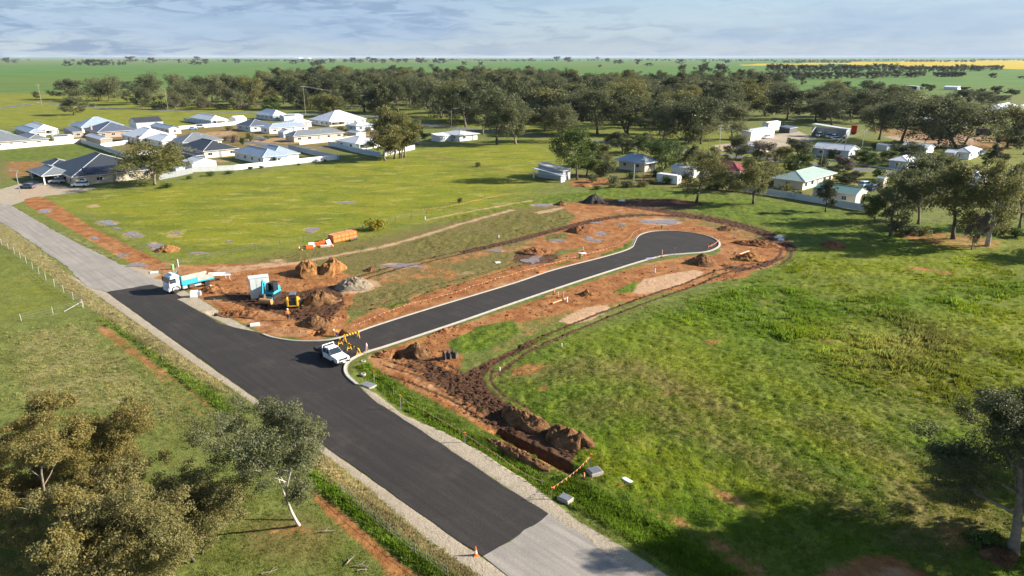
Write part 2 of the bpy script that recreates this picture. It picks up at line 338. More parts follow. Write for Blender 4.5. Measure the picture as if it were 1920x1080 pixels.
for q in [[(1200,748),(1230,738),(1280,719),(1288,727),(1245,745),(1210,757)], [(1295,646),(1330,636),(1362,639),(1335,651)], [(950,690),(990,678),(1040,684),(1005,703),(955,712)],
          [(1220,628),(1260,624),(1265,632),(1225,634)], [(1690,497),(1730,500),(1800,512),(1820,518),(1760,514),(1700,504)], [(1000,722),(1030,714),(1040,730),(1010,742)],
          [(1050,830),(1100,815),(1118,835),(1075,850)], [(1150,900),(1190,905),(1180,915),(1150,910)], [(1530,640),(1560,634),(1575,645),(1540,650)]]:
    poly('dirt', .62, 1.1, q)
poly('dirt', .5, 3, [(0,302),(120,300),(215,290),(230,300),(150,316),(60,331),(0,337)]); poly('olive', .7, 3, [(0,302),(120,300),(215,290),(230,300),(150,316),(60,331),(0,337)])
poly('dirt', .7, 1.5, [(1060,340),(1120,333),(1160,338),(1130,348),(1075,352)])
poly('grav', .7, 3, [(1330,272),(1400,265),(1460,250),(1500,245),(1540,262),(1440,283),(1340,284)]); poly('pale', .5, 3, [(1330,275),(1400,268),(1420,275),(1340,284)])
poly('pale', .7, 3, [(915,236),(960,233),(980,240),(930,244)]); poly('pale', .6, 2, [(500,262),(560,258),(600,268),(520,270)])
poly('grav', .6, 5, [(1640,255),(1780,245),(1860,260),(1830,285),(1700,270)]); poly('dirt', .5, 5, [(1600,240),(1780,235),(1920,265),(1900,290),(1680,262)])
poly('pale', .55, 2, [(1640,325),(1700,318),(1720,326),(1650,333)])
poly('dirt', .5, 3, [(1650,432),(1700,425),(1800,435),(1900,452),(1880,470),(1780,468),(1680,450)])
line('dirt', .6, 8, 3, [(0,243),(150,236),(300,232),(420,229),(560,222)]); line('grav', .6, 3, 1.5, [(300,238),(400,230),(520,228)])
line('grav', .7, 2, 2, [(0,203),(60,194),(120,186)])
# clay and sand
for q, s in [([(1185,548),(1205,524),(1250,514),(1300,506),(1322,510),(1300,526),(1240,546),(1200,551)], 1), ([(1045,603),(1065,590),(1100,576),(1140,571),(1145,580),(1110,600),(1070,608)], 1),
          ([(610,545),(640,528),(700,522),(720,535),(690,548),(640,552)], .7), ([(380,500),(460,497),(520,490),(560,494),(480,505),(420,515)], .6), ([(1000,398),(1040,390),(1065,386),(1050,395),(1010,402)], .7),
          ([(440,588),(520,610),(600,622),(560,634),(500,626)], .4), ([(0,500),(1,500),(1,501)], 0), ([(500,488),(530,484),(535,490),(510,493)], .7), ([(310,435),(350,432),(345,445),(312,447)], .5),
          ([(160,385),(185,382),(190,388),(165,392)], .6), ([(850,512),(890,508),(895,514),(855,517)], .5), ([(1140,395),(1170,390),(1168,398)], .5), ([(1620,905),(1640,905),(1640,915)], 0)]:
    if s: poly('pale', s, .5, q)
line('pale', .8, .9, .9, [(470,505),(560,492),(640,477),(720,462),(800,440),(850,424),(900,410),(960,394)])
line('pale', .7, .7, .8, [(800,412),(850,402),(900,393),(960,382),(1000,376)])
line('pale', .4, .5, .5, [(660,577),(690,572),(720,560)])
poly('pale', .35, 1, [(720,665),(800,700),(900,770),(860,770),(790,735),(720,690)])
# green left standing inside the earthworks
for q, s in [([(900,420),(960,402),(1050,391),(1078,405),(1060,424),(980,445),(940,440)], 1), ([(770,452),(850,431),(930,436),(955,450),(880,463),(800,470)], .9), ([(1020,442),(1060,435),(1064,448),(1025,453)], .9),
          ([(838,642),(900,611),(960,600),(978,622),(905,658),(850,664)], .85), ([(1145,550),(1190,527),(1203,534),(1183,549)], .9), ([(975,640),(1060,605),(1130,590),(1050,622),(990,648)], .7), ([(718,573),(760,560),(772,566),(730,582)], .8),
          ([(490,486),(640,470),(700,455),(720,465),(640,485),(520,492)], .6), ([(690,620),(740,603),(745,608),(700,622)], .8), ([(1120,480),(1165,464),(1180,452),(1186,444),(1180,466),(1140,478)], .9), ([(980,515),(1060,490),(1110,480),(1060,496)], .6),
          ([(1320,520),(1350,510),(1360,515),(1335,524)], .5), ([(1150,423),(1175,420),(1172,428)], .6), ([(520,632),(560,634),(545,637)], .8)]:
    poly('dirt', s, .5, q, op='sub'); poly('lush', s, .5, q)
for q, s in [([(700,470),(800,462),(900,450),(950,455),(860,472),(740,492)], .6), ([(660,555),(720,540),(800,525),(830,530),(760,552),(690,572)], .55), ([(840,500),(920,480),(980,470),(940,495),(870,515)], .5), ([(560,478),(640,468),(700,460),(690,472),(600,488)], .7), ([(1140,400),(1200,395),(1230,402),(1180,412)], .4)]:
    poly('dirt', s, 1.5, q, op='sub'); poly('lush', s*.8, 1.5, q)
# dark muddy churn, wheel tracks, and one strip of tree shade painted in
poly('mud_shade', .95, .6, [(790,668),(830,690),(862,702),(900,682),(950,660),(1000,636),(1010,642),(960,668),(930,682),(908,704),(918,730),(950,752),(985,772),(960,800),(905,770),(850,742),(800,705)])
poly('mud_shade', .5, 1, [(720,668),(800,662),(860,695),(960,790),(1000,820),(940,805),(860,762),(780,715)])
poly('mud_shade', .75, .6, [(900,775),(985,772),(1100,820),(1112,840),(1085,850),(1075,885),(1010,850),(930,812)])
poly('mud_shade', .7, .8, [(400,545),(480,548),(560,545),(640,530),(650,570),(620,600),(580,612),(520,590),(440,572)])
poly('mud_shade', .75, 1.5, [(1125,378),(1180,371),(1260,371),(1330,381),(1290,393),(1200,389)])  # cast shade of the upper meadow gum, painted dark through this mask
poly('mud_shade', .7, .8, [(1340,495),(1400,500),(1470,478),(1476,468),(1462,450),(1440,446),(1470,440),(1482,468),(1474,484),(1440,500),(1380,512)])
poly('mud_shade', .6, .5, [(965,470),(1000,462),(1050,478),(1040,492),(990,498),(958,490)])
ruts([(920,700),(960,668),(1010,640),(1100,603),(1200,565),(1290,534),(1360,507),(1440,493)], .95)
ruts([(905,712),(950,672),(1020,640),(1080,612)], .7)
ruts([(640,533),(740,502),(870,472),(960,452),(1060,426),(1150,407),(1230,403),(1330,411),(1400,425),(1456,448),(1474,474),(1452,495)], .85, .35)
ruts([(1135,380),(1200,389),(1300,405),(1390,424),(1450,444),(1476,464)], 1, .55, 1.0)
ruts([(1300,403),(1380,420),(1440,440)], .9, .5, 1.6)
line('mud_shade', .92, 1.2, 2.1, [(1135,380),(1200,389),(1300,405),(1390,424),(1450,444),(1474,464)])
line('mud_shade', .8, .8, 1.2, [(870,472),(960,452),(1060,426),(1150,407),(1230,403),(1330,411)])
ruts([(610,560),(640,575),(700,575),(760,560),(800,542),(850,530),(940,505),(1040,470)], .7)
ruts([(600,590),(640,575),(720,552),(860,515),(960,480)], .5)
ruts([(710,690),(760,705),(800,720),(860,745),(930,790)], .8); ruts([(740,672),(800,690),(850,715),(920,770)], .8); ruts([(800,672),(840,695),(900,740),(960,790)], .8)
ruts([(870,700),(890,740),(930,770)], .7); ruts([(910,690),(905,715),(930,745),(980,770)], .8, .3)
ruts([(680,500),(760,480),(880,455),(960,436),(1040,415)], .55)
ruts([(400,510),(480,520),(560,530),(640,535)], .5, .3, ch='mud_shade'); ruts([(120,395),(200,450),(290,500)], .35)
ruts([(1350,505),(1345,530)], .6); ruts([(1370,505),(1362,525)], .6)
ruts([(1110,700),(1180,690),(1240,702),(1270,730)], .3, .15); ruts([(1400,780),(1500,810),(1640,880)], .25, .15)
ruts([(900,270),(860,285),(800,290)], .2)
line('mud_shade', .6, .4, .25, [(165,541),(250,603),(350,676),(425,725),(520,792),(615,862),(680,914),(742,966),(805,1020)])
line('mud_shade', .4, .3, .18, [(1120,1020),(1200,1065),(1260,1110)]); line('mud_shade', .4, .3, .2, [(1110,1005),(1150,1040),(1220,1090)])
for q in [[(1450,697),(1500,715),(1540,722)], [(1370,800),(1450,840),(1520,870)], [(1500,900),(1600,930),(1690,965)], [(1650,805),(1720,830)], [(1640,915),(1740,950)], [(1230,700),(1260,715),(1272,740)], [(1210,690),(1240,708),(1245,728)], [(1320,790),(1400,815),(1460,850)], [(1420,815),(1500,850),(1600,890)], [(1150,700),(1190,660),(1200,640)]]: line('mud_shade', .55, .35, .16, q)
for q, h_ in [([(1260,790),(1400,850),(1560,930),(1700,1000)], 1.6), ([(1180,690),(1260,720),(1330,760)], 2.5), ([(980,700),(1100,690),(1200,700)], 2.0), ([(1560,800),(1660,850),(1760,890)], 1.4), ([(1100,770),(1200,760),(1290,790)], 1.5)]: line('olive', .85, 3, h_, q)
for q in [[(1380,760),(1500,810),(1640,870),(1790,930)], [(1420,700),(1520,745),(1640,790)], [(1200,830),(1300,880),(1420,930)], [(1120,860),(1220,905)]]: line('yel', .7, 2.5, 1.4, q)
poly('dry', .45, 6, [(1600,620),(1700,600),(1800,610),(1820,650),(1740,690),(1620,680)]); poly('olive', .5, 5, [(1540,690),(1700,700),(1850,720),(1850,770),(1650,760)])
line('olive', .7, 1.5, 1.0, [(800,288),(850,300),(900,312),(960,322),(1010,328)])
PUDDLES = [(201,418,20,4),(220,428,7,2),(250,440,18,5),(291,461,13,6),(372,475,20,2.2),(84,396,13,3.5),(178,447,9,2.5),(228,479,12,3),(258,497,17,5),(429,453,8,2),(584,431,14,4.5),(650,379.5,16,2),(748,498,34,4.5),
           (1242,416,32,6),(1127,438,10,4),(1104,448,9,4.5),(1122,451,8,3.5),(999,487,19,8),(1118,418,9,2),(1166,376,9,1.8),(1462,446,10,5),(1047,451,13,3),(1022,385,26,2.6),(1165,420,9,2),(930,470,16,2.5),(330,437,8,2),(790,502,10,2),(1380,432,7,1.5),(560,470,0,0)]
for (x, y, rx, ry) in PUDDLES:
    if rx:
        q = [(x + rx*1.25*math.cos(a), y + ry*1.3*math.sin(a)) for a in np.linspace(0, 2*math.pi, 12, endpoint=False)]
        poly('wet', 1, .5, q); poly('pale', .7, .8, q)

def masks(X, Y):
    M = {c: np.zeros(X.shape, np.float32) for c in CH}
    dist = np.hypot(X, Y)
    for ch, op, s, fe, kind, P, hw in OPS:
        lo = P.min(0) - fe*2 - hw; hi = P.max(0) + fe*2 + hw
        idx = np.nonzero((X > lo[0]) & (X < hi[0]) & (Y > lo[1]) & (Y < hi[1]))[0]
        if not len(idx): continue
        x, y = X[idx], Y[idx]
        if kind == 'p':
            d = seg_dist(x, y, P, True); sd_ = np.where(inside(x, y, P), d, -d)
        else: sd_ = hw - seg_dist(x, y, P, False)
        v = (np.clip(sd_ / fe * 0.5 + 0.5, 0, 1) * s).astype(np.float32)
        a = M[ch]
        if op == 'max': a[idx] = np.maximum(a[idx], v)
        else: a[idx] = a[idx] * (1 - v)
    return M

# pits and trenches dug into the sheet: (outline, depth)
DIGS = [(W([(918,809),(936,803),(1096,882),(1076,893)]), 1.7), (W([(724,660),(745,657),(755,664),(750,673),(733,671)]), 1.0),
        (W([(580,620),(600,613),(608,624),(590,630)]), .8), (W([(628,622),(640,618),(652,628),(636,633)]), 1.0), (W([(385,585),(460,575),(470,582),(400,592)]), .35),
        (W([(395,536),(405,534),(412,541),(400,544)]), .5)]
DITCH = [smooth_line(W([(690,700),(760,752),(860,812),(960,872),(1060,925),(1200,990),(1340,1085)]))]
def relief(X, Y, M):
    d = np.hypot(X, Y); near = np.clip((420 - d) / 200, 0, 1)
    bare = np.clip(np.maximum.reduce([M['dirt'], M['mud_shade'], M['pale'], M['grav']]), 0, 1)
    green = 1 - bare
    n1 = fbm(X*1.3, Y*1.3, 3, 3) - .5; n2 = fbm(X*.28, Y*.28, 2, 9) - .5; n3 = fbm(X*2.6, Y*2.6, 2, 5) - .5
    h = near * (green * (n1 * (.10 + .30*M['lush'] + .16*M['dry']) + n2 * (.10 + .22*M['lush'])) + M['dirt'] * (n1*.13 + n3*.06) + M['mud_shade'] * (n3*.30 + n1*.2 - .10))
    flat = np.clip(np.maximum(M['road'], np.maximum(M['grav'] * .9, M['wet'])), 0, 1)
    h = h * (1 - flat) - .05 * M['road'] - .02 * M['wet']
    for P, dep in DIGS:
        lo, hi = P.min(0) - 1, P.max(0) + 1
        idx = np.nonzero((X > lo[0]) & (X < hi[0]) & (Y > lo[1]) & (Y < hi[1]))[0]
        if len(idx):
            dd = seg_dist(X[idx], Y[idx], P, True); sd_ = np.where(inside(X[idx], Y[idx], P), dd, -dd)
            h[idx] -= dep * np.clip(sd_ / .3 + .3, 0, 1)
    for P in DITCH:
        lo, hi = P.min(0) - 4, P.max(0) + 4
        idx = np.nonzero((X > lo[0]) & (X < hi[0]) & (Y > lo[1]) & (Y < hi[1]))[0]
        if len(idx): h[idx] -= .38 * np.exp(-(seg_dist(X[idx], Y[idx], P, False) / 1.3)**2) * (1 - M['road'][idx]) * (1 - M['grav'][idx])
    return h

# ------------------------------------------------------------------ the ground: one sheet to the horizon, finest where the eye is
az = np.concatenate([np.arange(-60, -40, .35), np.arange(-40, 40, .105), np.arange(40, 60.3, .35)]) * math.pi / 180
rr = [21.0]
while rr[-1] < 40000: rr.append(rr[-1] + max(.17, rr[-1]**2 / 25500))
rr = np.array(rr)
AZ, RR = np.meshgrid(az, rr)
GX, GY = (RR * np.sin(AZ)).ravel(), (RR * np.cos(AZ)).ravel()
GM = masks(GX, GY)
GZ = relief(GX, GY, GM)
nc, nr = len(az), len(rr)
i0 = (np.arange(nr-1)[:, None] * nc + np.arange(nc-1)[None, :]).ravel()
g_me = np_mesh('ground', np.stack([GX, GY, GZ], 1), quads=np.stack([i0, i0+1, i0+nc+1, i0+nc], 1), smooth=True)
def put_attr(me, name, a, b, c, d):
    at = me.color_attributes.new(name, 'FLOAT_COLOR', 'POINT')
    at.data.foreach_set('color', np.stack([a, b, c, d], 1).astype(np.float32).ravel())
put_attr(g_me, 'ma', GM['dirt'], GM['mud_shade'], GM['pale'], GM['grav'])
put_attr(g_me, 'mb', GM['lush'], GM['yel'], GM['crop'], GM['can'])
put_attr(g_me, 'mc', GM['dry'], GM['olive'], GM['wet'], np.ones_like(GX))

# colours shared by the sheet and the tufts that grow on it (linear, real-world)
C_BASE = (.145, .163, .034); C_LUSH = (.090, .145, .009); C_YEL = (.235, .230, .008); C_CROP = (.070, .155, .022); C_CAN = (.47, .34, .008)
C_DRY = (.30, .245, .115); C_OLIVE = (.150, .115, .035); C_DIRT = (.300, .113, .036); C_MUD = (.068, .033, .018); C_PALE = (.50, .315, .185); C_GRAV = (.43, .355, .26)
gm = bpy.data.materials.new('ground'); gm.use_nodes = True; nd, lk = gm.node_tree.nodes, gm.node_tree.links
gb = nd['Principled BSDF']; gb.inputs['Roughness'].default_value = .95; gb.inputs['Specular IOR Level'].default_value = .15
geo = nd.new('ShaderNodeNewGeometry')
def gnoise(scale, detail=5.0, rough=.6, stretch=None, rot=0):
    n = N('ShaderNodeTexNoise', nd, Scale=scale, Detail=detail, Roughness=rough)
    if stretch:
        m = nd.new('ShaderNodeMapping'); m.inputs['Rotation'].default_value = (0, 0, rot); m.inputs['Scale'].default_value = stretch
        lk.new(geo.outputs['Position'], m.inputs[0]); lk.new(m.outputs[0], n.inputs[0])
    else: lk.new(geo.outputs['Position'], n.inputs[0])
    return n.outputs[0]
def mrange(v, a, b, c=0.0, d=1.0, sm=True):
    n = nd.new('ShaderNodeMapRange'); n.interpolation_type = 'SMOOTHSTEP' if sm else 'LINEAR'
    for i, x in enumerate((a, b, c, d)): n.inputs[i+1].default_value = x
    lk.new(v, n.inputs[0]); return n.outputs[0]
def math_(op, a, b):
    n = nd.new('ShaderNodeMath'); n.operation = op
    for i, x in enumerate((a, b)):
        if isinstance(x, (int, float)): n.inputs[i].default_value = x
        else: lk.new(x, n.inputs[i])
    return n.outputs[0]
def cmix(f, a, b, blend='MIX'):
    n = nd.new('ShaderNodeMix'); n.data_type = 'RGBA'; n.blend_type = blend
    for k, x in (('Factor', f), ('A', a), ('B', b)):
        if isinstance(x, (int, float)): n.inputs[k].default_value = x
        elif isinstance(x, tuple): n.inputs[k].default_value = (*x, 1)
        else: lk.new(x, n.inputs[k])
    return n.outputs['Result']
def chans(name):
    a = nd.new('ShaderNodeAttribute'); a.attribute_name = name
    s = nd.new('ShaderNodeSeparateColor'); lk.new(a.outputs['Color'], s.inputs[0])
    return s.outputs[0], s.outputs[1], s.outputs[2], a.outputs['Alpha']
a_dirt, a_mud_shade, a_pale, a_grav = chans('ma'); a_lush, a_yel, a_crop, a_can = chans('mb'); a_dry, a_olive, a_wet, _ = chans('mc')
nF = gnoise(2.4, 6, .7); nM = gnoise(.42, 5, .62); nL = gnoise(.07, 4, .6); nXL = gnoise(.012, 3, .55); nS = gnoise(9.0, 3, .7)
def edge(m, n, amt=.8, lo=.38, hi=.62): return mrange(math_('ADD', m, math_('MULTIPLY', math_('SUBTRACT', n, .5), amt)), lo, hi)
def soft(m, n, amt=.7): return mrange(math_('MULTIPLY', m, math_('ADD', math_('MULTIPLY', n, amt), 1 - amt*.5)), .0, 1.0, sm=False)
def tone(c, k): return tuple(x*k for x in c)
grass = cmix(mrange(nM, .35, .65), tone(C_BASE, .82), (.165, .185, .045))
lush = cmix(mrange(nM, .38, .66), tone(C_LUSH, .72), (.135, .190, .011)); lush = cmix(mrange(nL, .48, .72, 0, .75), lush, (.165, .165, .028))
yel = cmix(mrange(nL, .36, .64), C_YEL, (.165, .190, .010)); yel = cmix(mrange(nM, .55, .75, 0, .6), yel, (.20, .15, .045)); yel = cmix(mrange(gnoise(.045, 6, .68, (1, 2.6, 1), .25), .49, .60, 0, .9), yel, (.125, .148, .012)); yel = cmix(mrange(gnoise(.11, 5, .7, (1, 2, 1), -.3), .52, .64, 0, .75), yel, (.34, .295, .07)); yel = cmix(mrange(gnoise(.3, 6, .75, (1, 1.8, 1), .1), .56, .7, 0, .6), yel, (.13, .125, .035))
col = cmix(soft(a_lush, nM, .5), grass, lush)
col = cmix(soft(a_yel, nL, .8), col, yel)
col = cmix(mrange(gnoise(.9, 5, .7, (.35, 1.6, 1), R(35)), .57, .72, 0, .5), col, tone(C_LUSH, .5)); col = cmix(mrange(gnoise(.5, 5, .7, (.3, 1.3, 1), R(35)), .60, .74, 0, .5), col, (.24, .185, .085))
col = cmix(mrange(gnoise(.16, 5, .65, (1, 2.2, 1), .4), .56, .72, 0, .55), col, C_OLIVE)
col = cmix(edge(a_dry, nM, .9), col, cmix(mrange(nF, .35, .65), C_DRY, (.19, .175, .05)))
col = cmix(soft(a_olive, nM, .9), col, cmix(mrange(nF, .4, .65), C_OLIVE, (.19, .135, .055)))
cropc = cmix(mrange(nXL, .38, .62), C_CROP, (.095, .185, .030)); cropc = cmix(mrange(gnoise(.004, 3, .5, (1, 3.5, 1), .25), .55, .64, 0, .7), cropc, (.115, .165, .040))
cropc = cmix(mrange(gnoise(.02, 3, .5, (1, 8, 1), -.6), .6, .75, 0, .35), cropc, (.05, .10, .02))
col = cmix(a_crop, col, cropc); col = cmix(edge(a_can, nXL, .3), col, C_CAN)
grav = cmix(mrange(nS, .35, .7), C_GRAV, tone(C_GRAV, .72)); grav = cmix(mrange(nL, .5, .7, 0, .5), grav, (.46, .39, .29))
col = cmix(edge(a_grav, nF, .55), col, grav)
dirt = cmix(mrange(nM, .35, .68), tone(C_DIRT, .78), (.38, .172, .060)); dirt = cmix(mrange(nF, .55, .75, 0, .6), dirt, (.19, .085, .038)); dirt = cmix(mrange(nL, .5, .7, 0, .55), dirt, (.43, .25, .12))
col = cmix(edge(a_dirt, math_('ADD', math_('MULTIPLY', nM, .6), math_('MULTIPLY', nF, .4)), 1.3, .36, .60), col, dirt)
col = cmix(edge(a_pale, nM, 1.1, .25, .8), col, cmix(mrange(nF, .35, .7), C_PALE, tone(C_PALE, .8)))
col = cmix(edge(a_mud_shade, nF, .9), col, cmix(mrange(nF, .35, .7), C_MUD, (.125, .060, .030)))
col = cmix(mrange(nS, .3, .7, .0, .35), col, cmix(1.0, col, (.5, .5, .5), 'MULTIPLY')); col = cmix(mrange(gnoise(.8, 6, .75), .42, .66, .0, .4), col, cmix(1.0, col, (.55, .58, .5), 'MULTIPLY'))
lk.new(col, gb.inputs['Base Color'])
lk.new(mrange(a_wet, .2, .9, .95, .55), gb.inputs['Roughness'])
bp = nd.new('ShaderNodeBump'); bp.inputs['Strength'].default_value = .85; bp.inputs['Distance'].default_value = .16
lk.new(math_('ADD', math_('MULTIPLY', nF, .8), math_('MULTIPLY', nS, .25)), bp.inputs['Height']); lk.new(bp.outputs[0], gb.inputs['Normal'])
ground = prop(link('ground', g_me, gm), 'grassy and bare reddish earth reaching to the flat horizon', 'ground', kind='structure')

# ------------------------------------------------------------------ road sheets
def road_mat(name, c1, c2, ang, streak=.25, speck=.35, spec=.25, dust=None):
    m = bpy.data.materials.new(name); m.use_nodes = True; nd, lk = m.node_tree.nodes, m.node_tree.links
    b = nd['Principled BSDF']; b.inputs['Roughness'].default_value = .85; b.inputs['Specular IOR Level'].default_value = spec
    g = nd.new('ShaderNodeNewGeometry')
    mp = nd.new('ShaderNodeMapping'); mp.vector_type = 'TEXTURE'; mp.inputs['Rotation'].default_value = (0, 0, ang); mp.inputs['Scale'].default_value = (14, .55, 1)
    lk.new(g.outputs['Position'], mp.inputs[0])
    n1 = N('ShaderNodeTexNoise', nd, Scale=1.0, Detail=4.0); lk.new(mp.outputs[0], n1.inputs[0])
    n2 = N('ShaderNodeTexNoise', nd, Scale=6.0, Detail=3.0, Roughness=.8); lk.new(g.outputs['Position'], n2.inputs[0])
    n3 = N('ShaderNodeTexNoise', nd, Scale=.35, Detail=5.0); lk.new(g.outputs['Position'], n3.inputs[0])
    def mr(v, a, b_, c, d):
        n = nd.new('ShaderNodeMapRange'); lk.new(v, n.inputs[0])
        for i, x in enumerate((a, b_, c, d)): n.inputs[i+1].default_value = x
        return n.outputs[0]
    def mx(f, a, b_, bl='MIX'):
        n = nd.new('ShaderNodeMix'); n.data_type = 'RGBA'; n.blend_type = bl
        for k, x in (('Factor', f), ('A', a), ('B', b_)):
            if isinstance(x, (int, float)): n.inputs[k].default_value = x
            elif isinstance(x, tuple): n.inputs[k].default_value = (*x, 1)
            else: lk.new(x, n.inputs[k])
        return n.outputs['Result']
    c = mx(mr(n1.outputs[0], .38, .66, 0, 1), c1, c2)
    c = mx(mr(n3.outputs[0], .45, .7, 0, .5), c, tuple(x*.82 for x in c1))
    if dust:
        n4 = N('ShaderNodeTexNoise', nd, Scale=.22, Detail=7.0, Roughness=.7); lk.new(g.outputs['Position'], n4.inputs[0])
        c = mx(mr(n4.outputs[0], .54, .78, 0, .55), c, dust)
    c = mx(1.0, c, mr(n2.outputs[0], .3, .7, 1 - speck, 1 + speck), 'MULTIPLY')
    lk.new(c, b.inputs['Base Color'])
    bp = nd.new('ShaderNodeBump'); bp.inputs['Strength'].default_value = .5; bp.inputs['Distance'].default_value = .03
    lk.new(n2.outputs[0], bp.inputs['Height']); lk.new(bp.outputs[0], b.inputs['Normal'])
    return m
def sheet(name, P, z, m, label, jit=0.0, parent=None, step=.9):
    """flat sheet from a closed outline on the ground, edge broken up by jit metres"""
    out = []
    for i in range(len(P)):
        a, b = P[i], P[(i+1) % len(P)]; n = max(1, int(np.linalg.norm(b-a) / step))
        for k in range(n): out.append(a + (b-a)*k/n)
    out = np.array(out)
    if jit: out = out + np.stack([fbm(out[:, 0]*.9, out[:, 1]*.9, 3, 31), fbm(out[:, 0]*.9, out[:, 1]*.9, 3, 77)], 1)*2*jit - jit
    tri = tessellate_polygon([[Vector((x, y, 0)) for x, y in out]])
    v3 = np.c_[out, np.full(len(out), z)]; t = np.array(tri)
    e1, e2 = out[t[:, 1]] - out[t[:, 0]], out[t[:, 2]] - out[t[:, 0]]
    cw = e1[:, 0]*e2[:, 1] - e1[:, 1]*e2[:, 0] < 0
    t[cw] = t[cw][:, ::-1]
    me = np_mesh(name, v3, tris=t)
    return prop(link(name, me, m), label, kind='structure')
M_SEAL = road_mat('new_asphalt', (.0270, .0235, .0212), (.0375, .0325, .0288), R(-45), speck=.34, dust=(.075, .062, .048))
M_OLD = road_mat('worn_road', (.225, .202, .175), (.295, .262, .222), R(-45), speck=.16)
M_HWY = road_mat('highway_seal', (.11, .11, .11), (.15, .148, .145), R(-15), speck=.1)
kerb_pts = smooth_line(W(SOUTH_K), n=5)
kerb_n = len(kerb_pts)
seal_poly = np.concatenate([W(SEAL_L), W(SEAL_R), kerb_pts, W(SEAL_TOP)])
sheet('road', seal_poly, .020, M_SEAL, 'fresh black asphalt on the road and the short court that leaves it', jit=.18)
sheet('road', W(OLD_TOP), .012, M_OLD, 'worn grey gravel road beyond the fresh asphalt', jit=.35)
sheet('road', W(OLD_BOT), .012, M_OLD, 'worn grey road before the fresh asphalt', jit=.3)
def ribbon_road(name, pts, hw, z, m, label):
    P = smooth_line(W(pts), n=6); T = np.gradient(P, axis=0); T /= np.linalg.norm(T, axis=1)[:, None]
    Nn = np.stack([-T[:, 1], T[:, 0]], 1); a, b = P + Nn*hw, P - Nn*hw; n = len(P)
    v = np.concatenate([np.c_[a, np.full(n, z)], np.c_[b, np.full(n, z)]])
    i = np.arange(n-1)
    return prop(link(name, np_mesh(name, v, quads=np.stack([n+i, n+i+1, i+1, i], 1)), m), label, kind='structure')
ribbon_road('road', HIGHWAY, 3.4, .03, M_HWY, 'grey highway running behind the houses')
ribbon_road('road', STREET, 2.7, .03, M_HWY, 'residential street between the pale roofed houses')

# kerb and channel, a rolled concrete profile swept round the court
M_CONC = mat('concrete', (.32, .29, .245), .85, var=.14, scale=1.5, bump=.25, dirt=(.36, .26, .17), dscale=.35)
def sweep(name, P, prof, m, label=None, parent=None, kind=None):
    T = np.gradient(P, axis=0); T /= np.linalg.norm(T, axis=1)[:, None] + 1e-9; Nn = np.stack([T[:, 1], -T[:, 0]], 1)
    n, k = len(P), len(prof)
    v = np.concatenate([np.c_[P + Nn*o, np.full(n, z)] for o, z in prof])
    q = [(j*n+i, j*n+i+1, (j+1)*n+i+1, (j+1)*n+i) for j in range(k-1) for i in range(n-1)]
    me = np_mesh(name, v, quads=q)
    bm = bmesh.new(); bm.from_mesh(me); bmesh.ops.recalc_face_normals(bm, faces=bm.faces)
    if sum(f.normal.z * f.calc_area() for f in bm.faces) < 0: bmesh.ops.reverse_faces(bm, faces=bm.faces)
    bm.to_mesh(me); bm.free()
    return prop(link(name, me, m, parent), label, kind=kind)
sweep('kerb', kerb_pts, [(.10, .024), (-.16, .026), (-.20, .05), (-.27, .13), (-.40, .14), (-.43, .05), (-.43, -.2)], M_CONC, 'pale concrete kerb and gutter sweeping round the court', kind='structure')

# puddles
M_WATER = mat('puddle_water', (.20, .135, .10), .12, var=.2, scale=.8, spec=.5)
for k, (x, y, rx, ry) in enumerate(PUDDLES):
    if not rx: continue
    rnd = random.Random(k); ph = [rnd.uniform(0, 6.28) for _ in range(4)]
    q = []
    for a in np.linspace(0, 2*math.pi, 40, endpoint=False):
        s = .85 + .25*math.sin(2*a+ph[0]) + .22*math.sin(3*a+ph[1]) + .16*math.sin(5*a+ph[2]) + .12*math.sin(8*a+ph[3])
        q.append((x + rx*s*math.cos(a), y + ry*s*math.sin(a)))
    sheet('puddle', W(q), .035, M_WATER, 'shallow muddy puddle lying on the bare ground', step=5)
# ------------------------------------------------------------------ foliage
def leaf_mat(name, cols, trans=.25, varn=.5):
    """leaf colours: a ramp over a per-leaf number, shifted a little from plant to plant"""
    m = bpy.data.materials.new(name); m.use_nodes = True; nd, lk = m.node_tree.nodes, m.node_tree.links
    b = nd['Principled BSDF']; b.inputs['Roughness'].default_value = .55; b.inputs['Specular IOR Level'].default_value = .25
    a = nd.new('ShaderNodeAttribute'); a.attribute_name = 'rnd'
    oi = nd.new('ShaderNodeObjectInfo')
    ad = nd.new('ShaderNodeMath'); ad.operation = 'MULTIPLY_ADD'; ad.inputs[1].default_value = .42; lk.new(oi.outputs['Random'], ad.inputs[0])
    sc = nd.new('ShaderNodeMath'); sc.operation = 'MULTIPLY'; sc.inputs[1].default_value = .58; lk.new(a.outputs['Fac'], sc.inputs[0]); lk.new(sc.outputs[0], ad.inputs[2])
    r = nd.new('ShaderNodeValToRGB'); cr_ = r.color_ramp
    while len(cr_.elements) < len(cols): cr_.elements.new(.5)
    for i, c in enumerate(cols): cr_.elements[i].position = i / (len(cols) - 1); cr_.elements[i].color = (*c, 1)
    lk.new(ad.outputs[0], r.inputs[0]); lk.new(r.outputs[0], b.inputs['Base Color'])
    t = nd.new('ShaderNodeBsdfTranslucent'); lk.new(r.outputs[0], t.inputs[0])
    ms = nd.new('ShaderNodeMixShader'); ms.inputs[0].default_value = trans
    lk.new(b.outputs[0], ms.inputs[1]); lk.new(t.outputs[0], ms.inputs[2]); lk.new(ms.outputs[0], nd['Material Output'].inputs[0])
    return m
ML_OLIVE = leaf_mat('olive_leaves', [(.088, .094, .028), (.135, .138, .040), (.18, .172, .052), (.23, .205, .075)], .4)
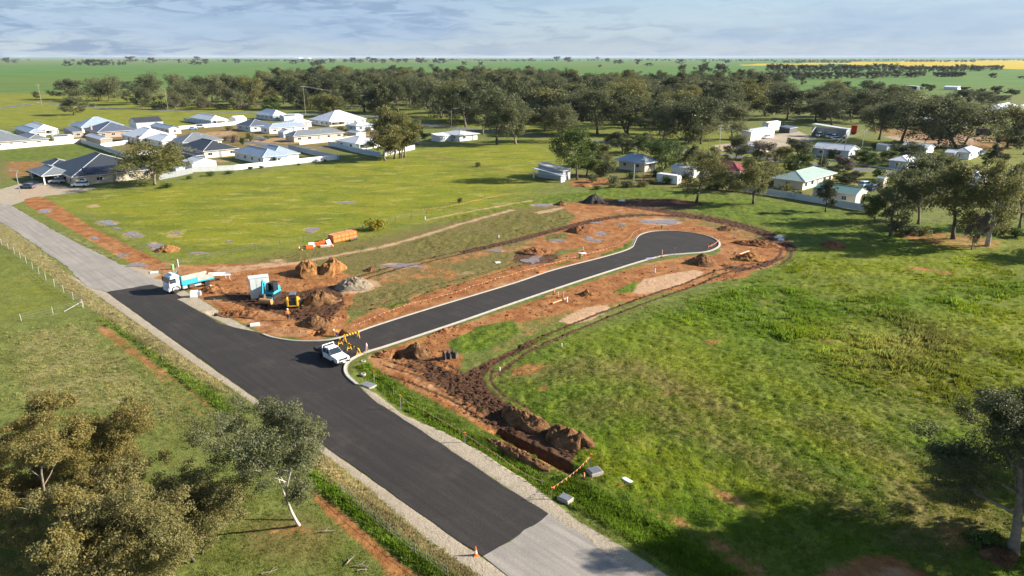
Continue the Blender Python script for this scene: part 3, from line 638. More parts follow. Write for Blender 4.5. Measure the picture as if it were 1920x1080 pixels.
ML_GOLD = leaf_mat('golden_olive_leaves', [(.135, .115, .034), (.22, .178, .050), (.305, .232, .068), (.41, .285, .10)], .45)
ML_OLIVEF = leaf_mat('grey_olive_leaves', [(.12, .115, .040), (.19, .172, .058), (.26, .22, .080), (.35, .275, .115)], .45)
ML_GUM = leaf_mat('gum_leaves', [(.070, .082, .034), (.108, .120, .048), (.148, .154, .066), (.20, .188, .09)], .4)
ML_DARK = leaf_mat('dark_leaves', [(.035, .046, .018), (.058, .070, .024), (.082, .092, .032), (.11, .112, .045)], .3)
ML_GREEN = leaf_mat('green_leaves', [(.035, .060, .012), (.060, .095, .016), (.090, .125, .022), (.14, .16, .03)], .25)
ML_YELLOW = leaf_mat('yellow_leaves', [(.13, .12, .014), (.26, .22, .014), (.42, .34, .02)], .4)
ML_BARE = leaf_mat('bare_twigs', [(.10, .07, .045), (.15, .11, .075), (.20, .15, .11)], .1)
M_BARK = mat('grey_bark', (.20, .155, .115), .9, var=.35, scale=2.5, bump=.5, bscale=8)
M_BARKW = mat('white_bark', (.48, .43, .36), .8, var=.2, scale=1.2, bump=.3, bscale=6, dirt=(.26, .19, .14), dscale=.9)
M_BARKD = mat('dark_bark', (.085, .065, .05), .9, var=.3, scale=2.5, bump=.5, bscale=8)

def leaves_mesh(name, C, Rd, counts, size, rng, flat=.75, droop=.2, shell=.55, aspect=.5, subs=9):
    """leaf-sized faces through clumps with centres C and radii Rd; each clump breaks up into sprays with gaps between"""
    P, Nn = [], []
    for c, r, k in zip(C, Rd, counts):
        ns = max(3, int(subs * rng.uniform(.7, 1.3)))
        d = rng.normal(size=(ns, 3)); d /= np.linalg.norm(d, axis=1)[:, None]
        sc = d * (r * (.45 + .5 * rng.random(ns)))[:, None]; sr = r * rng.uniform(.34, .62, ns)
        j = rng.choice(ns, k, p=sr**2 / (sr**2).sum())
        e = rng.normal(size=(k, 3)); e /= np.linalg.norm(e, axis=1)[:, None]
        off = sc[j] + e * (sr[j] * rng.random(k)**.45)[:, None] * np.array([1.15, 1.15, .8])
        off[:, 2] *= flat
        o = off / (np.linalg.norm(off, axis=1)[:, None] + 1e-6)
        P.append(np.asarray(c) + off); Nn.append(o * .5 + e * .5)
    P = np.concatenate(P); D = np.concatenate(Nn); n = len(P)
    nrm = D * .8 + rng.normal(size=(n, 3)) * .6 + np.array([.12, -.05, .2]); nrm /= np.linalg.norm(nrm, axis=1)[:, None]
    t = rng.normal(size=(n, 3)) - np.array([0, 0, droop]); t -= nrm * (t*nrm).sum(1)[:, None]; t /= np.linalg.norm(t, axis=1)[:, None]
    b = np.cross(nrm, t); s = (size * rng.uniform(.6, 1.35, n))[:, None]
    V = np.stack([P - t*s*.5, P + b*s*aspect*.5, P + t*s*.5, P - b*s*aspect*.5], 1).reshape(-1, 3)
    me = np_mesh(name, V, quads=np.arange(n*4).reshape(-1, 4))
    at = me.attributes.new('rnd', 'FLOAT', 'FACE')
    at.data.foreach_set('value', np.clip(rng.normal(.5, .22, n), 0, 1).astype(np.float32))
    return me
def limb(p, d, L, bend, rng, n=5, up=.15):
    pts = [np.array(p, float)]; d = np.array(d, float); d /= np.linalg.norm(d)
    for i in range(n):
        d = d + rng.normal(size=3) * bend + np.array([0, 0, up]); d /= np.linalg.norm(d); pts.append(pts[-1] + d * L / n)
    return pts, d
def make_tree(seed, hgt, spread, clear=.35, stems=1, lean=(0, 0), nb=6, nsub=3, leafn=3000, leaf=.7, rclump=.24, flat=.8, trunk_r=None, open_=1.0, bend=.10, sides=6, aspect=.5, bias=(0, 0)):
    """tapered limbs from the foot up; foliage sits in uneven clumps round the limb ends"""
    rng = np.random.default_rng(seed); mb = MB(); C, Rd = [], []
    tr = trunk_r or hgt * .022
    for s in range(stems):
        a0 = rng.uniform(0, 6.28)
        d0 = np.array([lean[0] + (stems > 1) * .32*math.cos(a0 + s*2.4), lean[1] + (stems > 1) * .32*math.sin(a0 + s*2.4), 1])
        Hs = hgt * (.80 if s == 0 else rng.uniform(.55, .75))
        base = np.array([.28*math.cos(a0+s*2.4), .28*math.sin(a0+s*2.4), -.25]) * (stems > 1) + np.array([0, 0, -.2])
        pts, d = limb(base, d0, Hs, bend, rng, 8, .05)
        r0 = tr * (1 if s == 0 else .75)
        rads = [r0 * (1.35 if i == 0 else 1) * (1 - .85 * i / 8) for i in range(9)]
        mb.tube(pts, rads, sides + 1)
        for b in range(nb):
            t = clear + (1 - clear) * (b + rng.uniform(.1, .9)) / nb; i = min(int(t * 8), 7); fr = t*8 - i
            p = pts[i] * (1-fr) + pts[i+1] * fr
            ang = b * 2.4 + rng.uniform(-.5, .5) + s
            sx = (t - clear) / (1 - clear); k = .5 + .5 * math.sin(math.pi * min(1, sx*.92 + .2))
            dot = math.cos(ang)*bias[0] + math.sin(ang)*bias[1]
            L = spread * .5 * k * rng.uniform(.75, 1.15) * (1 + .7*dot)
            bp_, bd = limb(p, (math.cos(ang) + .4*bias[0], math.sin(ang) + .4*bias[1], rng.uniform(.1, .5) + .55*sx), L, .16, rng, 5, .05)
            rb = rads[i] * .5
            mb.tube(bp_, [rb * (1 - .8*j/5) for j in range(6)], sides)
            for q in range(nsub):
                j = rng.integers(2, 6); ang2 = ang + rng.uniform(-1.5, 1.5)
                sp_, sd2 = limb(bp_[j], (math.cos(ang2), math.sin(ang2), rng.uniform(.0, .9)), L * .45, .2, rng, 3, .06)
                mb.tube(sp_, [rb*.45, rb*.32, rb*.2, rb*.08], 4, cap=False)
                C.append(sp_[-1]); Rd.append(spread * rclump * rng.uniform(.55, 1.05))
            C.append(bp_[-1]); Rd.append(spread * rclump * rng.uniform(.7, 1.15))
            C.append(bp_[3] - np.array([0, 0, hgt * rng.uniform(.0, .09)])); Rd.append(spread * rclump * rng.uniform(.6, 1.0))
        C.append(pts[-1] + np.array([0, 0, 0])); Rd.append(spread * rclump * rng.uniform(.9, 1.2))
        C.append(pts[-2]); Rd.append(spread * rclump * rng.uniform(.8, 1.1))
    Rd = np.array(Rd) * open_; w = Rd**2; counts = np.maximum((leafn * w / w.sum()).astype(int), 8)
    ztop = max(c[2] + r*flat for c, r in zip(C, Rd)); k = hgt / ztop
    crown = leaves_mesh('crown', C, Rd, counts, leaf, rng, flat, aspect=aspect)
    trunk = mb.mesh('trunk', smooth=True)
    if abs(k - 1) > .02:
        for me in (crown, trunk): me.transform(Matrix.Diagonal((1, 1, k, 1)))
    return trunk, crown
def shrub_meshes(seed, r, hgt, leafn, leaf):
    rng = np.random.default_rng(seed); mb = MB(); C, Rd = [], []
    for i in range(7):
        a = i*2.4; p, _ = limb((0, 0, -.1), (math.cos(a)*.7, math.sin(a)*.7, 1), hgt*.7, .15, rng, 3)
        mb.tube(p, [.06, .04, .03, .02], 4, cap=False); C.append(p[-1]*np.array([1, 1, .85])); Rd.append(r*rng.uniform(.45, .7))
    C.append((0, 0, hgt*.35)); Rd.append(r*.7)
    Rd = np.array(Rd); w = Rd**2
    me = leaves_mesh('crown', C, Rd, np.maximum((leafn*w/w.sum()).astype(int), 5), leaf, rng, hgt/r*.6)
    return mb.mesh('trunk'), me
def dress(trunk, crown, mb_, ml):
    t, c = trunk.copy(), crown.copy(); t.materials.clear(); c.materials.clear(); t.materials.append(mb_); c.materials.append(ml); return t, c
def plant(name, label, cat, loc, meshes, scale=(1, 1, 1), rz=0.0, group=None):
    o = empty(name, loc, rz, label, cat, group); o.scale = scale
    link('trunk', meshes[0], None, o); link('crown', meshes[1], None, o)
    return o

# prototypes: heights are 1:1 metres, spread likewise; copies share these meshes
PROTO = []
for i, (hh, sp, cl, st, nb) in enumerate([(18,14,.20,1,10),(20,15,.22,1,11),(16,15,.18,2,6),(19,11,.26,1,9),(15,13,.12,1,10),(21,13,.30,2,6),(17,16,.18,1,11),(14,11,.10,2,6)]):
    PROTO.append((hh, sp) + make_tree(100+i, hh, sp, cl, st, nb=nb, nsub=4, leafn=10500, leaf=.56, rclump=.185, bend=.10, flat=.95))
FAR = []
for i, (hh, sp, cl) in enumerate([(16,15,.15),(14,13,.2),(18,14,.18),(12,12,.12)]):
    FAR.append((hh, sp) + make_tree(300+i, hh, sp, cl, 1, nb=8, nsub=2, leafn=1100, leaf=1.6, rclump=.20, sides=4))
VAR = {}
def proto_mesh(kind, i, bark, leaf_):
    k = (kind, i, bark.name, leaf_.name)
    if k not in VAR:
        src = {'m': PROTO, 'f': FAR}[kind][i]; VAR[k] = dress(src[2], src[3], bark, leaf_)
    return VAR[k]
def tree_at(px, py, top, wpx, label, i=None, leaf_=None, bark=None, group=None, kind='m', rz=None, cat='tree', name='gum_tree', lean=None):
    b = G(px, py); hgt = height_for(px, py, top); wid = wpx / ppm(b)
    lst = {'m': PROTO, 'f': FAR}[kind]
    if i is None: i = min(range(len(lst)), key=lambda j: abs(lst[j][1]/lst[j][0] - wid/hgt) + random.random()*.25)
    hh, sp = lst[i][:2]
    s = wid * 1.02 / sp
    o = plant(name, label, cat, b, proto_mesh(kind, i, bark or M_BARK, leaf_ or ML_GUM), (s, s, hgt/hh), rz if rz is not None else random.uniform(0, 6.28), group)
    if lean: o.rotation_euler[1] = lean
    return o

# foreground trees, each its own meshes
def fore(px, py, top, wpx, label, seed, ml, mb_, leafn=30000, leaf=.24, name='gum_tree', **k):
    b = G(px, py); hgt = height_for(px, py, top); wid = wpx / ppm(b + Vector((0, 0, hgt*.6)))
    t, c = make_tree(seed, hgt, wid, leafn=leafn, leaf=leaf, sides=8, **k)
    t.materials.append(mb_); c.materials.append(ml)
    return plant(name, label, 'tree', b, (t, c))
fore(562, 978, 748, 190, 'smooth white trunked gum tree standing beside the asphalt road', 14, ML_GUM, M_BARKW, 52000, .15, stems=2, nb=9, nsub=6, clear=.42, lean=(-.16, .05), rclump=.125, trunk_r=.14, bend=.10, bias=(-.75, .1))
fore(143, 1005, 722, 235, 'tall golden olive gum tree at the bottom left, its crown highest of the clump', 21, ML_GOLD, M_BARK, 95000, .155, stems=2, nb=7, nsub=6, clear=.25, lean=(-.05, .03), rclump=.12, trunk_r=.2)
fore(-20, 1000, 770, 230, 'golden olive gum tree cut by the left edge of the view', 22, ML_GOLD, M_BARK, 70000, .155, stems=2, nb=7, nsub=6, clear=.22, rclump=.13, trunk_r=.2)
fore(372, 1046, 868, 205, 'olive gum tree with dark bare forked limbs beside the white trunked gum', 23, ML_OLIVEF, M_BARKD, 70000, .15, stems=3, nb=5, nsub=6, clear=.35, lean=(.05, 0), rclump=.13, trunk_r=.12)
fore(262, 1125, 905, 240, 'bushy olive gum tree at the bottom edge between two taller gums', 24, ML_OLIVEF, M_BARK, 76000, .15, stems=2, nb=7, nsub=6, clear=.2, rclump=.13, trunk_r=.15)
fore(120, 1180, 960, 160, 'low olive gum tree at the bottom edge left of the bushy one', 25, ML_GOLD, M_BARK, 18000, .17, stems=2, nb=5, nsub=5, clear=.2, rclump=.15, trunk_r=.12)
fore(1897, 1035, 735, 300, 'dark leafed gum tree with a thick grey trunk at the right edge', 33, ML_DARK, M_BARK, 80000, .17, nb=13, nsub=6, clear=.20, lean=(.06, .02), rclump=.12, trunk_r=.40, bend=.05)
pl = G(1897, 1035)
t8 = make_tree(41, 16.5, 13, leafn=16000, leaf=.5, nb=7, nsub=3, clear=.35, rclump=.16); t8[0].materials.append(M_BARK); t8[1].materials.append(ML_DARK)
plant('gum_tree', 'gum tree outside the right edge whose shade falls on the roadside ditch', 'tree', (49, 44, 0), t8)
plant('gum_tree', 'gum tree outside the right edge whose shade reaches the old road', 'tree', (46.5, 46, 0), t8, (.85, .85, 1.02), 2.1)
plant('gum_tree', 'gum tree outside the right edge whose shade falls on the upper meadow', 'tree', G(2075, 486), proto_mesh('m', 0, M_BARK, ML_DARK), (.8, .8, .62))
plant('gum_tree', 'gum tree outside the right edge whose shade falls across the long grass', 'tree', (66, 56, 0), t8, (.8, .8, .8), 1.3)
# ------------------------------------------------------------------ trees one can pick out beyond the works
T = tree_at
T(291,347,262,122,'broad brown green gum tree in front of the dark roofed house',6,ML_OLIVE,M_BARK)
T(722,301,228,55,'leftmost slender gum of the clump standing by the shaded blue fence',3,ML_OLIVE,M_BARK)
T(740,298,196,62,'tallest slender gum of the clump standing by the white fence',3,ML_OLIVE,M_BARK)
T(751,297,205,52,'third slender gum of the clump standing by the white fence',5,ML_OLIVE,M_BARK)
T(758,295,212,50,'rightmost slender gum of the clump standing by the white fence',3,ML_OLIVE,M_BARK)
T(785,268,232,30,'small gum tree right of the clump by the white fence',4,ML_OLIVE,M_BARK)
T(138,216,177,46,'lone brown gum tree in the yellow green paddock behind the houses',4,ML_GUM,M_BARK)
for x,y,t,w,l in [(132,187,145,62,'wide gum tree at the left end of the far tree belt'),(186,190,140,60,'forked gum tree second along the far tree belt'),(204,189,143,44,'dark trunked gum tree third along the far tree belt'),
    (238,192,168,18,'little round gum alone in the grass before the far tree belt'),(276,196,134,64,'tall rounded gum tree beside the tall wooden pole'),(268,204,160,34,'grey green gum tree leaning before the tall rounded gum'),
    (240,165,150,26,'low dark tree behind the far tree belt at left'),(68,186,170,12,'small thin tree beside the leftmost power pole')]:
    T(x,y,t,w,l)
LG = []
for x,y,t,w in [(330,192,137,40),(348,200,150,50),(372,195,140,44),(398,196,136,52),(425,192,134,46),(452,197,138,50),(470,190,142,40),(440,205,160,34),(330,205,172,30),(385,206,178,26)]:
    LG.append((x,y,t,w))
for i, (x,y,t,w) in enumerate(sorted(LG)):
    T(x,y,t,w,f"{['first','second','third','fourth','fifth','sixth','seventh','eighth','ninth','tenth'][i]} from the left of the loose gums above the white roofed houses",group='loose gums above the white roofed houses')
T(512,207,180,36,'dense green round tree behind the gabled pale house',4,ML_GREEN,M_BARKD); T(608,218,170,48,'gum tree before the belt, left of the striped tree gap',2,ML_OLIVE); T(628,219,176,40,'gum tree before the belt beside the pale hip roof',4,ML_OLIVE)
T(932,271,163,82,'large dark gum tree at the front of the belt above the open meadow',1,ML_GUM,M_BARKD); T(905,252,172,60,'tall gum tree behind the streetlight at the highway bend',0,ML_GUM)
T(968,270,180,56,'gum tree with pale limbs beside the large dark gum at the belt front',5,ML_GUM); T(1052,265,190,66,'round grey green gum tree at the front of the belt beside the highway',6,ML_GUM,M_BARKD)
T(1120,252,160,80,'broad spreading gum with pale limbs behind the highway',1,ML_GUM); T(888,225,178,28,'thin pale dead gum tree beside the highway fence',3,ML_BARE,M_BARKW)
T(1314,270,205,76,'broad dark gum tree beside the highway before the white shed',6,ML_GUM,M_BARKD); T(1372,262,190,60,'gum tree left of the white gabled shed',0,ML_GUM)
# dense belt behind the highway
belt = [(480,206),(600,208),(690,212),(780,228),(870,238),(960,248),(1100,257),(1240,268),(1370,272),(1470,240),(1520,225),(1640,240),(1760,235),(1740,195),(1560,182),(1440,176),(1300,172),(1150,163),(1000,152),(800,148),(600,152),(480,160)]
BP = W(belt); lo, hi = BP.min(0), BP.max(0); pts = []
rb = np.random.default_rng(5)
zones = [(560, 'above the long pale estate roofs'), (680, 'above the wide white hip roofed house'), (800, 'above the slender gum clump'), (900, 'above the low white meadow house'), (1010, 'above the open meadow'), (1150, 'above the old tin shed'), (1300, 'above the old farmhouse'), (1440, 'left of the white gabled shed'), (1600, 'round the truck shed'), (3000, 'round the scrap yard')]
tries = 0
while len(pts) < 270 and tries < 60000:
    tries += 1
    p = lo + rb.random(2) * (hi - lo)
    if not inside(np.array([p[0]]), np.array([p[1]]), BP)[0]: continue
    d = p[1]; px = 960 + F * p[0] / (d*cP + H*sP)
    if px > 1480 and rb.random() < .35: continue
    py = 107 + F * H / d
    if abs(px - 760) < 25 and py > 205: continue
    if rb.random() > min(1, (330/d)**1.6 + .10): continue
    if all((p[0]-q[0])**2 + (p[1]-q[1])**2 > (7.5 + d*.004)**2 for q in pts): pts.append(p)
# the yards with sheds and trucks stay clear
clear_px = [(1380,225,1470,270),(1450,225,1610,262),(1000,236,1012,262)]
for p in pts:
    d = p[1]; px = 960 + F * p[0] / (d*cP + H*sP); py = 540 - F * (p[1]*sP - H*cP) / (p[1]*cP + H*sP)
    if any(a < px < c and b < py < e for a, b, c, e in clear_px): continue
    i = rb.integers(0, 8); hh, sp = PROTO[i][:2]
    z = next(z for z in zones if px < z[0]); hgt = rb.uniform(17, 26) * (.75 if px > 1480 else 1); wid = rb.uniform(16, 24)
    li = rb.integers(0, 5); lf = [ML_GUM, ML_GUM, ML_OLIVE, ML_DARK, ML_DARK][li]
    row = 'front row' if py > 225 else 'second row' if py > 195 else 'middle' if py > 170 else 'back edge'
    lab = f"{'tall' if hgt > 21 else 'lower'} {['grey green', 'grey green', 'olive', 'dark green', 'dark green'][li]} gum in the belt's {row} {z[1]}"
    plant('gum_tree', lab, 'tree', (p[0], p[1], 0), proto_mesh('m', i, [M_BARK, M_BARKD][i % 2], lf), (wid/sp, wid/sp, hgt/hh), rb.uniform(0, 6.28), 'tree belt behind the highway')
# right hand side, between the yards
for x,y,t,w,l,i,lf,bk in [
 (1690,268,170,112,'very broad gum tree with a rusty patch of leaves above the truck yard',6,ML_GUM,M_BARKD),(1648,262,190,70,'gum tree left of the very broad gum above the truck yard',1,ML_GUM,M_BARKD),
 (1800,278,178,128,'broad forked gum tree with dark trunks beside the scrap yard',2,ML_GUM,M_BARKD),(1760,270,182,66,'green gum tree between the two broadest gums at right',4,ML_DARK,M_BARKD),
 (1888,277,193,80,'gum tree at the right edge standing below the long white house',0,ML_OLIVE,M_BARKD),(1920,290,215,60,'gum tree cut by the right edge beside the scrap yard',3,ML_GUM,M_BARKD),
 (1560,235,185,60,'dark gum tree above the truck shed',1,ML_DARK,M_BARKD),(1530,228,188,52,'gum tree above the small dark shed',3,ML_GUM,M_BARKD),
 (1800,196,165,44,'green gum tree at the edge of the bright field, left of the white house',4,ML_DARK,M_BARK),(1848,195,168,46,'second green gum tree left of the white house in the field',2,ML_DARK,M_BARK),
 (1870,192,177,34,'low green tree before the white house in the field',7,ML_DARK,M_BARK),
 (1082,337,232,72,'tall dark bushy tree beside the old tin shed',1,ML_GREEN,M_BARKD),(1100,330,255,56,'lower dark bushy tree right of the tall one by the tin shed',4,ML_GREEN,M_BARKD),
 (1128,312,265,40,'yellow tinged tree beside the old farmhouse',4,ML_OLIVE,M_BARK),(1128,330,290,44,'dark green tree before the old farmhouse verandah',7,ML_DARK,M_BARKD),
 (1168,290,244,46,'dark gum behind the old farmhouse chimney',3,ML_DARK,M_BARKD),(1196,287,250,40,'round green gum behind the old farmhouse',4,ML_GREEN,M_BARK),(1208,286,248,28,'pale trunked gum right of the round gum behind the farmhouse',3,ML_GUM,M_BARKW),
 (1244,318,255,58,'leafy green tree right of the old farmhouse',2,ML_GREEN,M_BARKD),(1258,300,262,40,'second leafy tree right of the old farmhouse',0,ML_GREEN,M_BARKD),(1290,330,268,34,'tree behind the white shed by the meadow',3,ML_DARK,M_BARKD),
 (1306,378,280,78,'gum tree with a dark stem standing in the upper meadow below the red roof',1,ML_OLIVE,M_BARKD),(1366,359,315,52,'rounded grey shrub tree before the red roof',7,ML_GUM,M_BARKD),(1414,382,287,66,'twin stemmed gum tree before the white blue fence',5,ML_OLIVE,M_BARKD),
 (1380,298,248,42,'pale stemmed tree beside the highway',4,ML_GUM,M_BARKW),(1440,300,262,44,'bare winter tree beside the highway',2,ML_BARE,M_BARK),(1470,310,272,40,'olive tree beside the highway left of the street pole',4,ML_OLIVE,M_BARKD),
 (1500,292,258,44,'dense round green tree before the long white house',7,ML_DARK,M_BARKD),(1490,322,285,46,'green tree behind the pale green roof',7,ML_GREEN,M_BARKD),(1583,321,290,32,'small bare tree beside the highway kerb',7,ML_BARE,M_BARK),
 (1548,397,332,34,'narrow upright conifer before the green roofed shed',3,ML_DARK,M_BARKD),(1562,328,308,30,'dense dark shrub tree right of the pale green roof',7,ML_DARK,M_BARKD),(1592,345,320,38,'round dark shrub tree above the parked blue car',7,ML_DARK,M_BARKD),
 (1625,312,278,40,'round light green tree beside the long white house',7,ML_GREEN,M_BARK),(1700,300,262,60,'grey green tree above the highway at right',2,ML_DARK,M_BARK),(1665,308,280,40,'green tree above the highway at right, lower',4,ML_GREEN,M_BARK),
 (1668,441,308,66,'thin twin stemmed gum beside the green roofed shed',5,ML_GUM,M_BARKD),(1722,420,286,86,'broad grey gum tree with bare twigs behind the thin twin stems',0,ML_GUM,M_BARK),
 (1787,448,296,96,'dark stemmed gum tree with a flat crown at the meadow edge',3,ML_OLIVE,M_BARKD),(1853,461,287,90,'gum tree with a long leaning pale limb at the meadow edge',5,ML_OLIVE,M_BARKW),(1822,468,392,30,'thin bare sapling before the leaning gum',3,ML_BARE,M_BARK),
 (1912,428,300,66,'olive gum tree cut by the right edge above the meadow',3,ML_OLIVE,M_BARK),(1760,330,285,70,'bushy yellow green tree before the white cottage',4,ML_OLIVE,M_BARK),
 (1872,318,268,26,'dark pointed cypress right of the white cottage',3,ML_DARK,M_BARKD),(1850,316,282,22,'smaller dark cypress right of the white cottage',3,ML_DARK,M_BARKD),(1640,415,362,44,'bushy dark tree between the green shed and the thin stems',4,ML_GREEN,M_BARKD),
 (1745,380,330,60,'leafless brown tree before the hidden green roof',2,ML_BARE,M_BARK),(1905,385,325,52,'olive tree behind the right edge gum',4,ML_OLIVE,M_BARK)]:
    T(x,y,t,w,l,i,lf,bk)
# far fields: single trees
FZ = {}
for x,y,t,w in [(13,118,107,13),(28,118.5,113.5,8),(129,124,114,13),(152,123,114,8),(168,123,110,22),(190,123,111,22),(204,123,114,10),(213,123,115,5),(223,123,115,7),(231,123,115,5),(236,123,114,5),(247,116,105,18),(286,118,107,13),(337,120,110,6),(361,121.5,113,11),
            (374,122,115,14),(386,120,110,11),(370,113.5,105,12),(423,117.5,110.5,9),(446,118.5,109.5,11),(553,120,111,13),(568,117,110,10),(590,125,112,20),(600,122,110,14),(623,119,109,12),(645,117,110,9),(661,117.5,107,12),(676,118.5,110.5,9),(690,113.5,106,9),(703,117.5,108,14),
            (720,118.5,110,10),(735,117,108,10),(748,118.5,109.5,13),(760,117,109,12),(783,119,107,9),(793,119.5,107.5,14),(815,119,108,9),(830,118.5,108.5,16),(871,123.5,114,11),(901,124.5,115,10),(810,126,120,10),(848,114,109.5,6),
            (995,114,108.5,9),(1043,114,105,14),(1064,118,106,16),(1122,112,105.5,7),(1138,116,108.5,10),(1153,120.5,112.5,9),(1165,121,110,10),(1195,121,110,10),(1215,123.5,117.5,13),(1124,126,121,7),(1214,113.5,109,4),(1274,120,110,12),(1278,140.5,119.5,18),
            (1303,132,125,9),(1320,118,110,8),(1321,141,114.5,23),(1353,141.5,117.5,25),(1362,119,111,11),(1265,162,141,16),(1293,165,141,20),(1337,165,146,16),(1386,165,144,24),(1412,155,133,19),
            (1586,163,152,20),(1628,164,150,22),(1672,167,157,14),(1735,168,156,16),(1745,171,158,16),(1868,177,160,24),(1838,178,165,16),(1897,179,165,24),(1860,146,136,14),(1914,147,142,12),(1505,163,140,12),(1811,172,162,18)]:
    fz = next(i for i, e_ in enumerate((100, 260, 460, 640, 760, 950, 1180, 1300, 1450, 1660, 3000)) if x < e_); FZ.setdefault(fz, []).append((x, y, t, w))
ORD = ['first', 'second', 'third', 'fourth', 'fifth', 'sixth', 'seventh', 'eighth', 'ninth', 'tenth', 'eleventh', 'twelfth', 'thirteenth', 'fourteenth', 'fifteenth']
FZN = ['at the far left edge', 'in the copse on the far left crop', 'on the crop above the loose gums', 'below the far farm buildings', 'on the far crop left of centre', 'on the far crop at the centre', 'on the far crop right of centre', 'on the crop above the tall highway pole', 'at the foot of the far right crop', 'in the bright field left of the dark hay shed', 'in the bright field right of the dark hay shed']
for fz, lst in FZ.items():
    for i, (x, y, t, w) in enumerate(sorted(lst)):
        T(x, y, t, w, f'{ORD[i]} field tree from the left {FZN[fz]}', kind='f', leaf_=ML_DARK, group='trees scattered on the far fields', name='field_tree')
for k in range(12):                            # the clump shaped like a low dark dome in the bright field
    T(1754 + 4.6*k, 143.5 + (k % 2), 133.5 + .1*abs(k-6), 13, 'tree of the low dark clump in the bright field', kind='f', leaf_=ML_DARK, group='low dark clump in the bright field', name='field_tree')
rw = random.Random(3)
for k in range(46):
    x = 1442 + k*9.6 + rw.uniform(-2, 2); y = 135.5 - .003*(k-20) + rw.uniform(-1.5, 1.5) - (2 if x > 1800 else 0)
    T(x, y, 118.5 + rw.uniform(-1, 3) + (2 if x > 1700 else 0), 15, 'tree of the upper windbreak in front of the yellow crop', kind='f', leaf_=ML_DARK, group='upper windbreak', name='windbreak_tree')
for k in range(26):
    x = 1442 + k*11.5 + rw.uniform(-3, 3); y = 151 - k*.30 + rw.uniform(-1.5, 1.5)
    T(x, y, 131 + rw.uniform(-1, 4) , 17, 'tree of the lower windbreak beyond the town', kind='f', leaf_=ML_DARK, group='lower windbreak', name='windbreak_tree')
# treeline along the horizon reads as one mass
rng = np.random.default_rng(77); C, Rd = [], []
spans = [(-200,60,113.8,.8),(120,300,115.0,.8),(300,470,113.6,.8),(460,560,114.6,1.0),(560,700,114.2,.9),(700,1000,113.4,.8),(880,1080,114.4,1.0),(1080,1340,113.6,.8),(1340,1620,114.4,1.0),(1600,1700,113.4,.9),(1690,1830,116.0,1.0),(1820,2100,113.4,.8),(1450,1600,117.6,.7)]
for x0, x1, yy, dens in spans:
    for k in range(int((x1-x0)/3.0*dens)):
        p = G(rng.uniform(x0, x1), yy + rng.uniform(-.6, .6)); s = rng.uniform(7, 13)
        C.append((p.x, p.y, s*.75)); Rd.append(s)
me = leaves_mesh('treeline', C, np.array(Rd), np.full(len(C), 30), 7.0, rng, .8, aspect=.8); me.materials.append(ML_DARK)
prop(link('treeline', me), 'distant tree line along the horizon', 'trees', kind='stuff')
# shrubs
SHRUBS = []
SH = [shrub_meshes(60+i, 1.0, 1.0, 900, .16) for i in range(3)]
def shrub_at(px, py, top, wpx, label, leaf_=ML_GREEN, i=0, group=None):
    b = G(px, py); hgt = height_for(px, py, top); wid = wpx / ppm(b)
    k = ('s', i, leaf_.name)
    if k not in VAR: VAR[k] = dress(SH[i][0], SH[i][1], M_BARKD, leaf_)
    return plant('shrub', label, 'shrub', b, VAR[k], (wid/2.2, wid/2.2, hgt/1.15), random.uniform(0, 6), group)
shrub_at(705,431,402,60,'round yellow green bush beside the orange barrier stack',ML_YELLOW,0)
shrub_at(862,380,367,13,'small dark bush alone in the yellow green field',ML_DARK,1)
shrub_at(896,313,300,13,'small grey bush in the field beside the drain line',ML_DARK,2)
for k,(x,y,t,w) in enumerate([(315,352,338,30),(395,330,318,22),(430,326,317,20),(470,318,309,16),(490,316,308,14),(355,336,326,16),(560,310,304,10),(610,303,297,10)]):
    shrub_at(x,y,t,w,'low green shrub growing along the pale boundary fence',ML_GREEN,k%3,'shrubs along the pale boundary fence')
for k,(x,y,t,w) in enumerate([(110,262,246,26),(96,263,252,16),(440,268,246,18),(455,272,250,14),(470,265,240,22),(425,265,250,18),(570,258,240,16),(660,252,238,26),(700,256,240,18),(500,262,250,16),(430,245,232,20),(265,270,246,22),(590,260,250,10),(640,246,232,18),(690,246,234,16)]):
    SHRUBS.append((shrub_at(x,y,t,w,'garden shrub',[ML_GREEN,ML_OLIVE,ML_BARE][k%3],k%3,'garden shrubs between the pale roofed houses'), ['green','olive','leafless brown'][k%3], x, y))
for k,(x,y,t,w) in enumerate([(348,200,178,34),(380,203,180,40),(300,205,183,44),(325,203,186,30),(415,205,192,34),(455,205,190,40),(175,200,190,18),(700,210,196,20),(560,205,190,18)]):
    shrub_at(x,y,t,w,'grey scrub bush under the loose gums by the highway',[ML_GUM,ML_BARE][k%2],k%3,'scrub under the loose gums')
for k,(x,y,t,w) in enumerate([(1185,335,316,30),(1175,350,336,40),(1205,350,334,30),(1225,345,330,22),(1235,323,308,16),(1150,352,340,26),(1120,355,345,24),(1260,335,318,22),(1330,355,340,26),(1345,345,330,20),(1460,362,342,32),(1475,358,338,26),(1490,372,350,30),(1450,345,330,22),
        (1530,330,316,22),(1545,345,330,26),(1575,340,325,28),(1600,335,318,24),(1640,345,330,24),(1630,400,372,34),(1655,385,360,34),(1680,430,405,40),(1700,440,420,44),(1730,440,422,40),(1420,345,325,28),(1440,318,300,26),(1360,300,285,26),(1400,300,290,20),(1520,300,285,24),(1880,440,410,40),(1905,445,420,40),(1640,278,262,22),(1680,275,258,26),(1745,300,280,40),(1600,300,286,22),(1280,352,338,20)]):
    SHRUBS.append((shrub_at(x,y,t,w,'garden shrub',[ML_GREEN,ML_DARK,ML_OLIVE][k%3],k%3,'shrubs among the right hand houses'), ['bright green','dark green','olive'][k%3], x, y))
